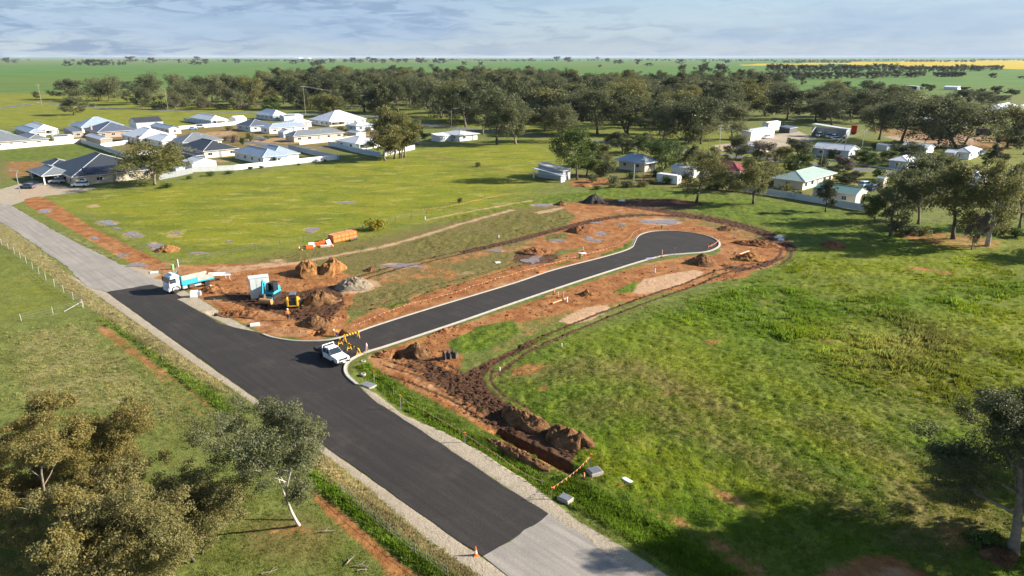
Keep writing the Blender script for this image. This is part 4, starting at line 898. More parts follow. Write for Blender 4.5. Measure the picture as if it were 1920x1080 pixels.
for k,(x,y,t,w) in enumerate([(1232,338,306,30),(1322,348,318,34),(1345,355,330,30),(1402,345,312,32),(1428,335,300,34),(1452,332,302,30),(1478,305,276,30),(1512,318,292,28),(1542,312,288,28),(1606,368,338,30),(1618,382,352,34),(1662,376,340,36),(1692,366,330,36),(1716,352,318,36),(1772,326,296,36),(1802,322,294,34),(1832,330,300,36),(1880,352,320,40),(1646,336,306,32),(1676,342,312,34),(1560,296,272,26),(1602,294,272,26),(1250,345,322,26),(1150,345,322,28),(1310,300,272,30),(1340,292,266,28),(1420,300,274,30),(1110,342,318,26)]):
    SHRUBS.append((shrub_at(x,y,t,w,'garden shrub',[ML_DARK,ML_OLIVE,ML_GREEN,ML_GUM][k%4],k%3,'tall bushes among the right hand houses'), ['tall dark','tall olive','tall green','tall grey green'][k%4], x, y))
for k,(x,y,t,w) in enumerate([(1835,1022,985,55),(1860,1020,990,45),(1810,1010,990,30)]):
    shrub_at(x,y,t,w,'weedy green clump at the foot of the right edge gum',ML_GREEN,k%3,'weeds at the right edge gum')
# ------------------------------------------------------------------ houses and sheds (the town grid lies at 45 degrees)
def roof_mat(name, col, rough=.45, metal=.15):
    m = mat(name, col, rough, metal, var=.07, scale=.6, spec=.4)
    nd, lk = m.node_tree.nodes, m.node_tree.links; b = nd['Principled BSDF']
    co = nd.new('ShaderNodeTexCoord'); w = nd.new('ShaderNodeTexWave'); w.inputs['Scale'].default_value = 1.6; w.bands_direction = 'X'
    lk.new(co.outputs['Object'], w.inputs[0]); bp = nd.new('ShaderNodeBump'); bp.inputs['Strength'].default_value = .25; bp.inputs['Distance'].default_value = .05
    lk.new(w.outputs[0], bp.inputs['Height']); lk.new(bp.outputs[0], b.inputs['Normal'])
    return m
RF = {'white': roof_mat('white_roof', (.72, .72, .72)), 'pale': roof_mat('pale_roof', (.52, .54, .56)), 'blue': roof_mat('blue_grey_roof', (.30, .36, .42)), 'grey': roof_mat('grey_roof', (.17, .185, .19)),
      'dark': roof_mat('charcoal_roof', (.045, .05, .058), .5), 'navy': roof_mat('slate_roof', (.10, .115, .15)), 'green': roof_mat('pale_green_roof', (.32, .40, .34)), 'green2': roof_mat('green_roof', (.16, .27, .235)), 'red': roof_mat('red_roof', (.26, .055, .05)),
      'rust': roof_mat('weathered_tin_roof', (.40, .37, .33))}
WL = {'white': mat('white_wall', (.74, .72, .67), .8, var=.06), 'cream': mat('cream_wall', (.60, .52, .40), .85, var=.08, scale=1), 'brick': mat('brick_wall', (.36, .25, .18), .9, var=.18, scale=4), 'bluegrey': mat('blue_grey_wall', (.42, .48, .52), .8, var=.06),
      'tin': mat('tin_wall', (.36, .39, .41), .5, .3, var=.12), 'dark': mat('dark_wall', (.07, .07, .075), .7), 'stone': mat('rough_wall', (.30, .26, .21), .9, var=.25, scale=3), 'tan': mat('tan_wall', (.48, .40, .30), .8)}
M_TRIM = mat('white_trim', (.78, .77, .74), .6, var=.04); M_GLASS = glass(); M_GUT = mat('gutter', (.55, .55, .55), .5, var=.05)
M_SOLAR = mat('solar_glass', (.012, .016, .032), .12, var=.1, spec=.8); M_DOOR = mat('door_paint', (.24, .22, .20), .6); M_ROLLER = mat('roller_door', (.66, .65, .62), .55, var=.05)
M_IN = mat('shed_interior', (.05, .045, .04), .9)
WIN = MB().box(0, 0, 0, 1.5, .06, 1.1).mesh('window', bevel=.0); WIN.materials.append(M_TRIM)
PANE = MB().box(.07, -.02, .07, .72, .03, 1.03).box(.78, -.02, .07, 1.43, .03, 1.03).mesh('pane'); PANE.materials.append(M_GLASS)
PANEL = MB().box(0, 0, 0, 1.0, 1.62, .05).mesh('solar_panel', bevel=.012); PANEL.materials.append(M_SOLAR)
def window(o, x, y, z, rz, w=1.0):
    f = link('window', WIN, None, o, (x, y, z), (0, 0, rz), (w, 1, 1)); link('pane', PANE, None, f)
def roof_mesh(x0, y0, x1, y1, z, kind, pitch, th=.12):
    """hip, gable along x or y, or single slope; the underside follows th below"""
    w, d = x1-x0, y1-y0; t = math.tan(R(pitch))
    if kind == 'hip':
        if w >= d: a = d/2; top = [(x0+a, y0+a), (x1-a, y0+a)]; hh = a*t; F_ = [(0,1,5,4),(1,2,5),(2,3,4,5),(3,0,4)]
        else: a = w/2; top = [(x0+a, y0+a), (x0+a, y1-a)]; hh = a*t; F_ = [(0,1,4),(1,2,5,4),(2,3,5),(3,0,4,5)]
    elif kind == 'gable_x': hh = d/2*t; top = [(x0, y0+d/2), (x1, y0+d/2)]; F_ = [(0,1,5,4),(2,3,4,5)]
    elif kind == 'gable_y': hh = w/2*t; top = [(x0+w/2, y0), (x0+w/2, y1)]; F_ = [(1,2,5,4),(3,0,4,5)]
    else: hh = d*t; top = [(x0, y1), (x1, y1)]; F_ = [(0,1,5,4)]
    V = [(x0,y0,z),(x1,y0,z),(x1,y1,z),(x0,y1,z),(*top[0], z+hh),(*top[1], z+hh)]
    mb = MB(); n = len(V)
    edges = {}
    for f in F_:
        for i in range(len(f)):
            e = (f[i], f[(i+1) % len(f)]); edges[e] = 1
    rim = [e for e in edges if (e[1], e[0]) not in edges]
    mb.add(V + [(x, y, q-th) for x, y, q in V], F_ + [tuple(i+n for i in reversed(f)) for f in F_] + [(b, a, a+n, b+n) for a, b in rim])
    return mb, hh, top
def wall_mesh(x0, y0, x1, y1, h, kind, hh):
    mb = MB().box(x0, y0, -.1, x1, y1, h)
    if kind == 'gable_x': mb.add([(x0,y0,h),(x0,y1,h),(x0,(y0+y1)/2,h+hh),(x1,y0,h),(x1,y1,h),(x1,(y0+y1)/2,h+hh)], [(0,1,2),(3,5,4),(0,2,5,3),(1,4,5,2)])
    if kind == 'gable_y': mb.add([(x0,y0,h),(x1,y0,h),((x0+x1)/2,y0,h+hh),(x0,y1,h),(x1,y1,h),((x0+x1)/2,y1,h+hh)], [(0,1,2),(3,5,4),(0,2,5,3),(1,4,5,2)])
    if kind == 'slope': mb.add([(x0,y1,h),(x1,y1,h),(x0,y1,h+hh),(x1,y1,h+hh),(x0,y0,h),(x1,y0,h)], [(0,1,3,2),(4,0,2),(5,3,1),(4,2,3,5)])
    return mb
NH = 0; HOUSES = []
def house(label, px, py, dxr, dxl, wall='white', roof='pale', kind='hip', wh=2.6, pitch=22, eave=.5, cat='house', name='house', wings=(), verandah=None, winr=True, winl=True, solar=None, chimney=None, roller=None, posts=False, open_l=False, vent=True, wid=None):
    """px,py: foot of the corner nearest the camera; dxr, dxl: photo columns that the right and left faces span"""
    global NH; NH += 1; rnd = random.Random(NH)
    p = G(px, py); Lu = run_for(p, dxr, S2, S2); Lw = abs(run_for(p, -dxl, -S2, S2))
    if wid: Lw = wid
    o = empty(name, p, R(45), label, cat); HOUSES.append((px, py, label))
    blocks = [(0, 0, Lu, Lw)] + [tuple(a*b for a, b in zip(w, (Lu, Lw, Lu, Lw))) for w in wings]
    for bi, (x0, y0, x1, y1) in enumerate(blocks):
        k = kind if bi == 0 else 'hip' if kind == 'hip' else kind
        rm, hh, top = roof_mesh(x0-eave, y0-eave, x1+eave, y1+eave, wh + .12 - .04*bi, k, pitch)
        hi = (x1-x0)/2*math.tan(R(pitch)) if k == 'gable_y' else (y1-y0)/2*math.tan(R(pitch)) if k == 'gable_x' else (y1-y0)*math.tan(R(pitch))
        if posts: 
            for (a, b) in [(x0+.1, y0+.1), (x1-.1, y0+.1), (x0+.1, y1-.1), ((x0+x1)/2, y0+.1)]: MB().box(a-.16, b-.16, -.1, a+.16, b+.16, wh-.05).build('post', M_TRIM, o)
        elif open_l:
            MB().box(x0, y0, -.1, x1, y0+.15, wh).box(x0, y1-.15, -.1, x1, y1, wh).box(x1-.15, y0+.15, -.1, x1, y1-.15, wh).build('wall', WL[wall], o)
            n = 3
            for q in range(1, n): MB().box(x0, y0+(y1-y0)*q/n-.1, -.1, x0+.2, y0+(y1-y0)*q/n+.1, wh).build('post', WL['tin'], o)
        else: wall_mesh(x0, y0, x1, y1, wh, k, hi).build('wall', WL[wall], o)
        r = rm.build('roof', RF[roof], o)
        if k != 'slope':
            za = wh + .12 - .04*bi + hh
            MB().bar((*top[0], za+.02), (*top[1], za+.02), .28, .1).build('ridge_cap', RF[roof], r)
            if k == 'hip':
                m = MB()
                for c, t_ in (((x0-eave, y0-eave), 0), ((x1+eave, y0-eave), 1 if (x1-x0) >= (y1-y0) else 0), ((x0-eave, y1+eave), 0 if (x1-x0) >= (y1-y0) else 1), ((x1+eave, y1+eave), 1)):
                    m.bar((*c, wh+.14-.04*bi), (*top[t_], za), .2, .08)
                m.build('hip_cap', RF['pale' if roof in ('navy', 'blue', 'dark', 'grey') else roof], r)
        e = eave + .06
        MB().box(x0-e, y0-e-.05, wh-.06, x1+e, y0-e+.05, wh+.1).box(x0-e-.05, y0-e, wh-.06, x0-e+.05, y1+e, wh+.1).build('gutter', M_GUT, r)
    if vent and kind == 'hip' and Lu > 9:
        MB().lathe([(.12, 0), (.12, .5), (.22, .55), (.05, .75)], 8).build('roof_vent', M_TRIM, o, loc=(Lu*.6, min(Lw, Lu)*.35, wh + min(Lw, Lu)*.3*math.tan(R(pitch))))
    if winr and not posts:
        n = max(1, int(Lu/4.2))
        for i in range(n):
            x = Lu*(i+.5)/n - .75
            if i == n//2 and n > 1: MB().box(x, -.05, 0, x+.95, .02, 2.1).build('door', M_DOOR, o)
            else: window(o, x, -.06, wh-1.7, 0, rnd.uniform(.8, 1.3))
    if winl and not posts and not open_l:
        n = max(1, int(Lw/5))
        for i in range(n): window(o, -.06, Lw*(i+.5)/n + .75, wh-1.7, -math.pi/2, rnd.uniform(.7, 1.2))
    if roller: MB().box(Lu*.2, -.06, 0, min(Lu*.8, Lu*.2+5), .02, 2.2).build('roller_door', M_ROLLER, o)
    if verandah:
        a, b, dep = verandah
        m = MB().add([(Lu*a, -eave, wh+.05), (Lu*b, -eave, wh+.05), (Lu*b, -eave-dep, wh-.3), (Lu*a, -eave-dep, wh-.3), (Lu*a, -eave, wh-.03), (Lu*b, -eave, wh-.03), (Lu*b, -eave-dep, wh-.38), (Lu*a, -eave-dep, wh-.38)],
                     [(0,1,2,3),(7,6,5,4),(0,3,7,4),(1,5,6,2),(2,6,7,3)])
        m.build('verandah_roof', RF[roof], o)
        n = max(2, int(Lu*(b-a)/3))
        for i in range(n+1):
            x = Lu*(a + (b-a)*i/n); MB().box(x-.08, -eave-dep+.05, -.1, x+.08, -eave-dep+.21, wh-.36).build('post', M_TRIM, o)
    if solar:
        a, b, rows = solar; t = math.tan(R(pitch)); n = int(Lu*(b-a)/1.08)
        for rr_ in range(rows):
            for i in range(n):
                y = .5 + rr_*1.6
                link('solar_panel', PANEL, None, o, (Lu*a + i*1.08, y, wh + .28 + (y+eave)*t), (R(pitch), 0, 0))
    if chimney:
        MB().box(-.35, -.3, 0, .35, .3, 1.9).box(-.42, -.37, 1.9, .42, .37, 2.05).build('chimney', WL['brick'] if chimney[2] == 'b' else WL['white'], o, loc=(Lu*chimney[0], Lw*chimney[1], wh+.4))
    return o
# left of the works
house('long house with dark solar panelled roof beside the broad gum tree', 140, 349, 150, 46, 'tan', 'dark', solar=(.16, .62, 2))
house('dark roofed open carport wing with white posts beside the solar panelled house', 84, 346, 54, 24, 'tan', 'grey', posts=True, wh=2.5, cat='carport', name='carport')
house('dark roofed garage behind the open carport wing', 100, 327, 40, 16, 'dark', 'dark', winr=False, wh=2.6, cat='garage', name='garage')
house('long grey roofed house cut by the left edge', -36, 281, 96, 34, 'cream', 'grey')
house('low grey roofed cream house right of the long one at the left edge', 55, 274, 38, 22, 'cream', 'grey', pitch=20)
house('small cream outbuilding with solar panels behind the cream fence', 103, 267, 36, 4, 'cream', 'pale', 'slope', wh=2.2, pitch=8, eave=.2, solar=(.05, .9, 1), winr=False, winl=False, cat='shed', name='shed')
house('pale grey roof just behind the low grey house', 58, 259, 28, 28, 'cream', 'blue', wh=2.5)
house('bright white hip roofed house at the upper left', 72, 254, 36, 26, 'white', 'white', verandah=(.35, 1, 2), pitch=24)
house('blue grey hip roofed white house above the brick chimney house', 155, 249, 76, 18, 'white', 'blue', wings=((.0, .2, .35, 1.25),), pitch=25)
house('flat roofed garage with purple grey roof below the blue grey house', 138, 258, 19, 17, 'stone', 'navy', 'slope', wh=2.5, pitch=4, eave=.15, cat='garage', name='garage', winl=False)
house('slate roofed house with a brick chimney', 186, 259, 72, 26, 'brick', 'navy', chimney=(.02, .5, 'b'))
house('small rough walled shed with a pale gable roof', 190, 273, 22, 28, 'stone', 'pale', 'gable_y', wh=2.6, pitch=20, eave=.15, winr=False, winl=False, cat='shed', name='shed')
house('long navy gabled shed with pale ends', 257, 242, 50, 14, 'bluegrey', 'dark', 'gable_x', wh=3, pitch=22, eave=.1, winr=False, winl=False, cat='shed', name='shed')
house('small white gabled house right of the navy shed', 318, 252, 22, 34, 'white', 'blue', 'gable_y', pitch=20)
house('large white roofed house above the broad gum tree', 264, 271, 66, 34, 'white', 'white', pitch=22)
house('white roofed wing right of the large white roofed house', 306, 277, 42, 30, 'white', 'white', pitch=20)
house('white roofed house behind the shaded blue panel fence', 397, 235, 30, 40, 'white', 'white', verandah=(.2, 1, 2.0), pitch=24)
house('plain white gabled shed right of the white roofed house', 443, 232, 20, 11, 'white', 'white', 'gable_x', wh=2.8, pitch=15, eave=.1, winr=False, winl=False, cat='shed', name='shed')
house('white and blue gabled house beside the highway', 513, 226, 27, 32, 'bluegrey', 'white', pitch=30)
house('long pale shed with dark solar panels beside the highway', 533, 227, 36, 8, 'bluegrey', 'pale', 'slope', wh=2.6, pitch=8, eave=.15, solar=(.1, .7, 1), winr=False, winl=False, cat='shed', name='shed')
house('dark grey roofed house with a front gable in the middle of the estate', 470, 247, 40, 24, 'bluegrey', 'navy', pitch=25)
house('long blue grey roofed house with white walls', 506, 251, 72, 16, 'white', 'blue', pitch=20)
house('white roof behind the long blue grey roofed house', 550, 240, 34, 14, 'white', 'white', pitch=20)
house('grey roofed brick house with two white gable windows', 552, 267, 92, 16, 'tan', 'grey', pitch=25)
house('small blue walled garage beside the grey roofed brick house', 532, 258, 20, 10, 'bluegrey', 'pale', 'gable_y', wh=2.4, eave=.2, winr=False, winl=False, cat='garage', name='garage')
house('grey hip roof behind the charcoal roofed house', 345, 280, 72, 24, 'cream', 'grey')
house('charcoal hip roofed cream house behind the white shed', 384, 297, 62, 44, 'cream', 'dark', pitch=23)
house('low charcoal garage behind the white gabled shed', 370, 306, 16, 30, 'dark', 'dark', 'gable_y', wh=2.6, pitch=12, eave=.1, winr=False, winl=False, cat='garage', name='garage')
house('white gabled shed behind the pale boundary fence', 362, 322, 45, 19, 'white', 'pale', 'gable_y', wh=2.7, pitch=15, eave=.08, winr=False, winl=False, cat='shed', name='shed')
house('pale green garden shed beside the white gabled shed', 331, 327, 17, 5, 'bluegrey', 'green', 'gable_y', wh=1.9, pitch=10, eave=.05, winr=False, winl=False, cat='shed', name='shed')
house('steel blue hip roofed house with a verandah behind the pale boundary fence', 495, 309, 40, 54, 'white', 'blue', pitch=25, verandah=(.45, 1.0, 2.6), wings=((.55, .05, 1.75, .8),))
house('wide white hip roofed house before the tree belt', 618, 237, 68, 36, 'white', 'white', pitch=24, verandah=(.0, .5, 2))
house('pale roofed wing right of the wide white house', 668, 246, 34, 18, 'bluegrey', 'pale', pitch=18)
house('small cream garage with a white roller door', 668, 260, 18, 17, 'tan', 'blue', 'gable_y', wh=2.5, pitch=14, eave=.15, roller=True, winr=False, winl=False, cat='garage', name='garage')
house('white patio house behind the shaded blue fence', 668, 281, 44, 36, 'white', 'pale', pitch=16, verandah=(0, 1, 2.2))
house('white skillion shed beside the low white house in the meadow', 824, 266, 22, 15, 'white', 'white', 'slope', wh=2.3, pitch=8, eave=.1, winr=False, winl=False, cat='shed', name='shed')
house('low white house with a flat hip roof alone above the meadow', 862, 265, 33, 36, 'white', 'pale', pitch=12, eave=.9)
house('pale house hidden behind the slender gum clump', 740, 262, 34, 22, 'cream', 'white', pitch=20)
# right of the works
house('old tin shed with a lean to at the meadow edge', 1055, 339, 14, 46, 'tin', 'rust', 'slope', wh=3.0, pitch=6, eave=.5, winr=False, winl=False, cat='shed', name='shed')
house('low tin lean to in front of the old tin shed', 1052, 342, 6, 52, 'tin', 'pale', 'slope', wh=2.0, pitch=5, eave=.4, posts=True, cat='shed', name='shed')
house('old farmhouse with a blue grey hip roof and white chimney', 1208, 323, 20, 48, 'cream', 'blue', pitch=27, chimney=(.4, .55, 'w'), wh=3.0, eave=1.3)
house('white shed behind the container at the meadow edge', 1300, 334, 14, 42, 'white', 'pale', 'gable_y', wh=2.8, pitch=12, eave=.15, winr=False, winl=False, cat='shed', name='shed')
house('red roofed house half hidden by gum trees', 1384, 338, 26, 66, 'cream', 'red', pitch=24)
house('pale green roofed house with a broad gable behind the blue white fence', 1504, 357, 56, 54, 'cream', 'green', pitch=20, eave=.9)
house('cream shed with a green gable roof behind the blue white fence', 1602, 388, 20, 80, 'cream', 'green2', 'gable_y', wh=3.1, pitch=18, eave=.1, winr=False, cat='shed', name='shed')
house('white gabled shed with one open bay beside the highway', 1407, 264, 44, 18, 'white', 'pale', 'slope', wh=3.8, pitch=6, eave=.15, winr=False, winl=False, cat='shed', name='shed')
house('second white shed above the white shed with an open bay', 1440, 246, 22, 12, 'white', 'white', 'gable_x', wh=4, pitch=10, eave=.1, winr=False, winl=False, cat='shed', name='shed')
house('low dark lean to between the white shed and the truck shed', 1480, 250, 14, 20, 'dark', 'navy', 'slope', wh=2.4, pitch=6, eave=.1, winr=False, winl=False, cat='shed', name='shed')
house('open fronted truck shed with trucks inside', 1585, 260, 7, 64, 'tin', 'pale', 'slope', wh=4.2, pitch=5, eave=.2, winr=False, open_l=True, cat='shed', name='shed')
house('long pale roofed house across the highway from the green roof', 1590, 298, 18, 68, 'bluegrey', 'pale', 'gable_y', wh=2.9, pitch=18, eave=.3)
house('small pale shed right of the long pale roofed house', 1662, 284, 8, 20, 'tin', 'pale', 'slope', wh=2.3, pitch=4, eave=.1, winr=False, winl=False, cat='shed', name='shed')
house('long low shed roof behind the yellow green trees', 1735, 293, 14, 48, 'white', 'pale', 'gable_y', wh=2.8, pitch=14, eave=.3, winr=False)
house('white cottage with a hip roof beside the cypresses', 1816, 300, 20, 30, 'white', 'pale', pitch=22)
house('white annex left of the white cottage', 1788, 299, 10, 18, 'white', 'pale', 'gable_y', wh=2.3, pitch=12, eave=.2)
house('long open machinery shed in the scrap yard', 1800, 246, 10, 110, 'dark', 'pale', 'slope', wh=4, pitch=4, eave=.2, winr=False, open_l=True, cat='shed', name='shed')
house('long white house at the right edge of the bright field', 1885, 214, 30, 46, 'white', 'white', pitch=20)
house('second white house at the right edge of the bright field', 1925, 212, 30, 34, 'white', 'white', pitch=20)
house('dark hay shed in the bright field', 1718, 171, 6, 29, 'dark', 'blue', 'slope', wh=5, pitch=4, eave=.2, winr=False, open_l=True, cat='shed', name='shed')
house('low white roofed shed in the bright field', 1795, 169, 6, 26, 'white', 'white', 'gable_y', wh=3.2, pitch=10, eave=.2, winr=False, winl=False, cat='shed', name='shed')
house('small dark stable before the bright field', 1748, 212, 3, 15, 'dark', 'pale', 'slope', wh=3, pitch=4, eave=.1, winr=False, winl=False, cat='shed', name='shed')
house('green roof glimpsed between the gum trees', 1764, 362, 14, 30, 'cream', 'green2', pitch=24)
house('little tan shed above the parked blue car', 1655, 352, 6, 14, 'tan', 'green', 'gable_y', wh=2.6, pitch=14, eave=.1, winr=False, winl=False, cat='shed', name='shed')
house('low pale roof beside the highway below the white shed', 1424, 288, 18, 42, 'cream', 'pale', pitch=12)
house('cream cottage with a pale roof right of the hidden green roof', 1838, 352, 20, 34, 'cream', 'pale', pitch=22)
house('grey roofed cottage at the right edge beyond the gums', 1900, 348, 24, 30, 'white', 'grey', pitch=22)
house('pale roofed cottage left of the scrap yard trees', 1700, 318, 18, 34, 'bluegrey', 'white', pitch=20)
house('white farm buildings on the far rise', 560, 109.6, 10, 12, 'white', 'white', pitch=20, winr=False, winl=False, wh=5)
house('white shed right of the far farm buildings', 578, 109.8, 7, 5, 'white', 'white', 'gable_y', pitch=15, winr=False, winl=False, wh=5, cat='shed', name='shed')
house('cream building glimpsed through the middle of the tree belt', 1010, 218, 8, 10, 'cream', 'pale', wh=5)
house('pale roof glimpsed through the tree belt above the highway', 1258, 226, 10, 12, 'white', 'white', wh=3)
house('white shed roofs beside the far windbreak', 1312, 158, 14, 6, 'white', 'white', 'slope', wh=3, pitch=5, winr=False, winl=False, cat='shed', name='shed')

seen = {}
for o, tone_, x, y in SHRUBS:
    hx, hy, lab = min(HOUSES, key=lambda h_: abs(h_[0]-x) + 2*abs(h_[1]-y)); side = 'left of' if x < hx - 14 else 'right of' if x > hx + 14 else 'above' if y < hy else 'before'
    w_ = lab.split(); base = f"{tone_} shrub {side} the {' '.join(w_[:8])}"
    for cut in (' behind', ' with', ' at the', ' above', ' beside', ' in the', ' right of', ' left of', ' across', ' glimpsed', ' half', ' below', ' alone', ' before', ' between', ' just', ' cut'):
        i_ = base.find(cut, base.find(' the ') + 5)
        if i_ > 0: base = base[:i_]
    k_ = seen.get(base, 0); seen[base] = k_ + 1
    o['label'] = base if k_ == 0 else base + [', a second one', ', a third one', ', a fourth one', ', a fifth one', ', a sixth one'][min(k_-1, 4)]

# ------------------------------------------------------------------ fences
FM = {'white': mat('white_fence', (.72, .71, .68), .6, var=.04), 'cream': mat('cream_fence', (.62, .55, .43), .7, var=.05), 'blue': mat('shade_blue_fence', (.36, .44, .52), .55, var=.05), 'grey': mat('grey_fence', (.20, .21, .21), .65, var=.06), 'pale': mat('pale_fence', (.55, .58, .58), .6, var=.06)}  # blue and pale: shade on the right-running fences put into the colour
def panel_fence(label, pts, col='white', h=1.75, step=2.4):
    o = empty('panel_fence', G(*pts[0]), 0, label, 'fence')
    for (a, b) in zip(pts[:-1], pts[1:]):
        A, B = G(*a), G(*b); L = (B-A).length; n = max(1, round(L/step)); s = L/n; ang = math.atan2(B.y-A.y, B.x-A.x)
        me = MB().box(.035, -.02, .06, s-.035, .02, h).box(.02, -.035, h, s-.02, .035, h+.05).mesh('panel'); me.materials.append(FM[col])
        po = MB().box(-.03, -.04, -.2, .03, .04, h+.03).mesh('post'); po.materials.append(FM[col])
        for i in range(n):
            p = A + (B-A)*i/n - Vector(o.location)
            link('panel', me, None, o, p, (0, 0, ang)); link('post', po, None, o, p, (0, 0, ang))
    return o
panel_fence('long pale panel fence between the meadow and the steel blue house', [(362,323),(440,319.5),(535,309.5),(635,299)], 'white')
panel_fence('grey panel fence left of the long pale fence', [(298,338),(330,332),(362,325)], 'grey')
panel_fence('cream fence along the vacant lot at the left', [(-20,283),(70,275),(152,268)], 'cream')
panel_fence('shaded pale fence running down to the broad gum tree', [(152,268),(190,280),(250,301)], 'pale')
panel_fence('shaded panel fence coloured dark blue before the patio house', [(616,273),(660,284),(714,295)], 'blue', 1.8)  # its blue is shade put into the panel colour
panel_fence('white panel fence behind the slender gum clump', [(722,293),(750,286),(778,280)], 'white')
panel_fence('shaded blue fence corner right of the steel blue house', [(541,279),(600,293),(636,300)], 'blue')
panel_fence('shaded blue panel fence before the upper white roofed house', [(345,227),(400,236)], 'blue')
panel_fence('white fence below the upper white roofed house', [(336,243),(400,238),(445,234)], 'white')
panel_fence('white front fence at the estate street', [(466,258),(500,264)], 'white', 1.2)
panel_fence('cream fence beside the grey roofed brick house', [(562,272),(620,266),(668,261)], 'cream', 1.6)
panel_fence('shaded blue white panel fence along the right hand gardens', [(1386,358),(1460,369),(1542,383),(1624,397)], 'pale', 1.7)  # blue-white shade of this run put into the panel colour
panel_fence('dark fence before the highway side shed', [(370+160,233),(620,229),(570,222)][:2], 'grey', 1.6)
panel_fence('grey fence beside the low white house in the meadow', [(770,266),(792,272)], 'grey', 1.6)
panel_fence('white fence behind the charcoal roofed house', [(190,277),(240,270)], 'white', 1.6)
panel_fence('white fence under the broad gum tree', [(258,292),(304,286)], 'white', 1.6)
panel_fence('pale rail fence before the long pale roofed house', [(1510,296),(1600,308),(1690,321)], 'pale', .5)
M_POSTW = mat('weathered_post', (.40, .38, .34), .8, var=.2); M_POSTD = mat('dark_post', (.12, .10, .08), .9, var=.2); M_WIRE = mat('wire', (.30, .29, .28), .5, .6)
def wire_fence(label, pts, n=None, step=4.0, h=1.15, m=None, strut=None):
    P = smooth_line(W(pts), n=8); d = np.r_[0, np.cumsum(np.linalg.norm(np.diff(P, axis=0), axis=1))]; k = n or max(2, int(d[-1]/step))
    t = np.linspace(0, d[-1], k); Q = np.c_[np.interp(t, d, P[:, 0]), np.interp(t, d, P[:, 1])]
    o = empty('wire_fence', (*Q[0], 0), 0, label, 'fence'); b = Vector((*Q[0], 0))
    pm = MB().lathe([(.05, -.3), (.05, h), (.03, h+.02)], 6).mesh('post'); pm.materials.append(m or M_POSTW)
    for i, q in enumerate(Q): link('post', pm, None, o, Vector((*q, 0)) - b, (random.uniform(-.06, .06), random.uniform(-.06, .06), 0))
    w = MB()
    for z in (.35, .7, 1.05):
        for i in range(k-1): w.bar(Vector((*Q[i], z)) - b, Vector((*Q[i+1], z)) - b, .018)
    w.build('wire', M_WIRE, o)
    if strut: MB().bar(Vector((*Q[-1], .9)) - b, G(*strut, .1) - b, .08).build('strut', M_POSTW, o)
    return o
wire_fence('white post and wire fence along the green paddock at left', [(-30,446),(5,460),(45,490),(85,525),(125,553),(155,576)], 14, strut=(120,584), h=1.3)
wire_fence('short return of pale posts across the green paddock', [(157,577),(102,588),(40,602)], 3, h=1.1)
wire_fence('leaning wire fence along the dug red strip', [(158,404),(190,424),(245,453),(290,480),(335,498)], 8, m=M_POSTD)
wire_fence('dark post fence between the earthworks and the yellow field', [(335,496),(410,482),(480,468),(560,455),(650,437),(720,420),(800,402)], 13, m=M_POSTD)
wire_fence('thin fence along the highway trees', [(780,236),(850,240),(890,244)], 10, h=1.2)
wire_fence('post fence beside the old tin shed', [(1000,318),(1040,326),(1090,340),(1150,345)], 10, m=M_POSTD)
wire_fence('wire fence hidden in the verge grass beside the white trunked gum', [(640,925),(700,978),(780,1042),(840,1085)], 5, m=M_POSTD, h=1.0)

# ------------------------------------------------------------------ poles and lamps
M_POLE = mat('pole_timber', (.30, .25, .20), .9, var=.15, scale=2); M_STEEL = mat('galvanised', (.48, .49, .50), .45, .5, var=.06)
def power_pole(label, px, py, top, arms=1, r=.16, steel=False):
    b = G(px, py); h = height_for(px, py, top); o = empty('power_pole', b, R(20), label, 'power pole')
    MB().tube([(0, 0, -.3), (0, 0, h)], [r, r*.65], 8).build('shaft', M_STEEL if steel else M_POLE, o)
    for i in range(arms):
        z = h - .4 - i*1.3
        a = MB().box(-1.2, -.07, z-.07, 1.2, .07, z+.07).build('crossarm', M_POLE, o)
        for x in (-1.1, -.4, .4, 1.1): MB().lathe([(.05, z+.07), (.08, z+.15), (.05, z+.28)], 6, (x, 0, 0)).build('insulator', M_TRIM, a)
    return o, h
PP = [('leftmost power pole beside the bright crop', 79, 199, 157, 2), ('tall power pole before the far tree belt', 315, 207, 165, 1), ('tall bare power pole behind the gabled pale house', 573, 215, 161, 1), ('thin power pole at the front of the dense belt', 674, 203, 180, 1),
      ('thin power pole left of the highway bend', 652, 196, 183, 1), ('power pole before the belt above the slender gums', 764, 200, 185, 1), ('green power pole beside the wide highway verge', 1348, 281, 234, 2), ('bare street pole beside the old farmhouse', 1207, 337, 297, 1), ('thin white pole before the old farmhouse', 1188, 339, 307, 0),
      ('street pole right of the old farmhouse', 1273, 315, 283, 0), ('street pole before the long pale roofed house', 1538, 319, 276, 1), ('power pole at the end of the long pale roofed house', 1581, 297, 253, 1), ('green power pole right of the truck shed', 1616, 278, 243, 1),
      ('thin pole beside the pale stemmed tree', 1328, 290, 256, 0), ('street pole behind the twin stemmed gum', 1457, 319, 290, 0)]
tops = {}
for l, x, y, t, a in PP: tops[x] = power_pole(l, x, y, t, a, steel=(x in (1188, 1348, 1616)))
def wires(label, seq, off=(-1.1, 1.1)):
    o = MB()
    for (a, b) in zip(seq[:-1], seq[1:]):
        pa, pb = tops[a][0], tops[b][0]
        for dx in off:
            A = Vector(pa.location) + Vector((dx*.94, dx*.34, tops[a][1]-.15)); B = Vector(pb.location) + Vector((dx*.94, dx*.34, tops[b][1]-.15))
            P = [A.lerp(B, t/8) - Vector((0, 0, 1.2*4*(t/8)*(1-t/8))) for t in range(9)]
            for p, q in zip(P[:-1], P[1:]): o.bar(p, q, .05)
    prop(o.build('power_line', M_WIRE), label, 'power line')
wires('power lines strung along the highway at the left', [79, 315, 573, 764]); wires('power lines strung along the highway at the right', [1348, 1538, 1581, 1616])
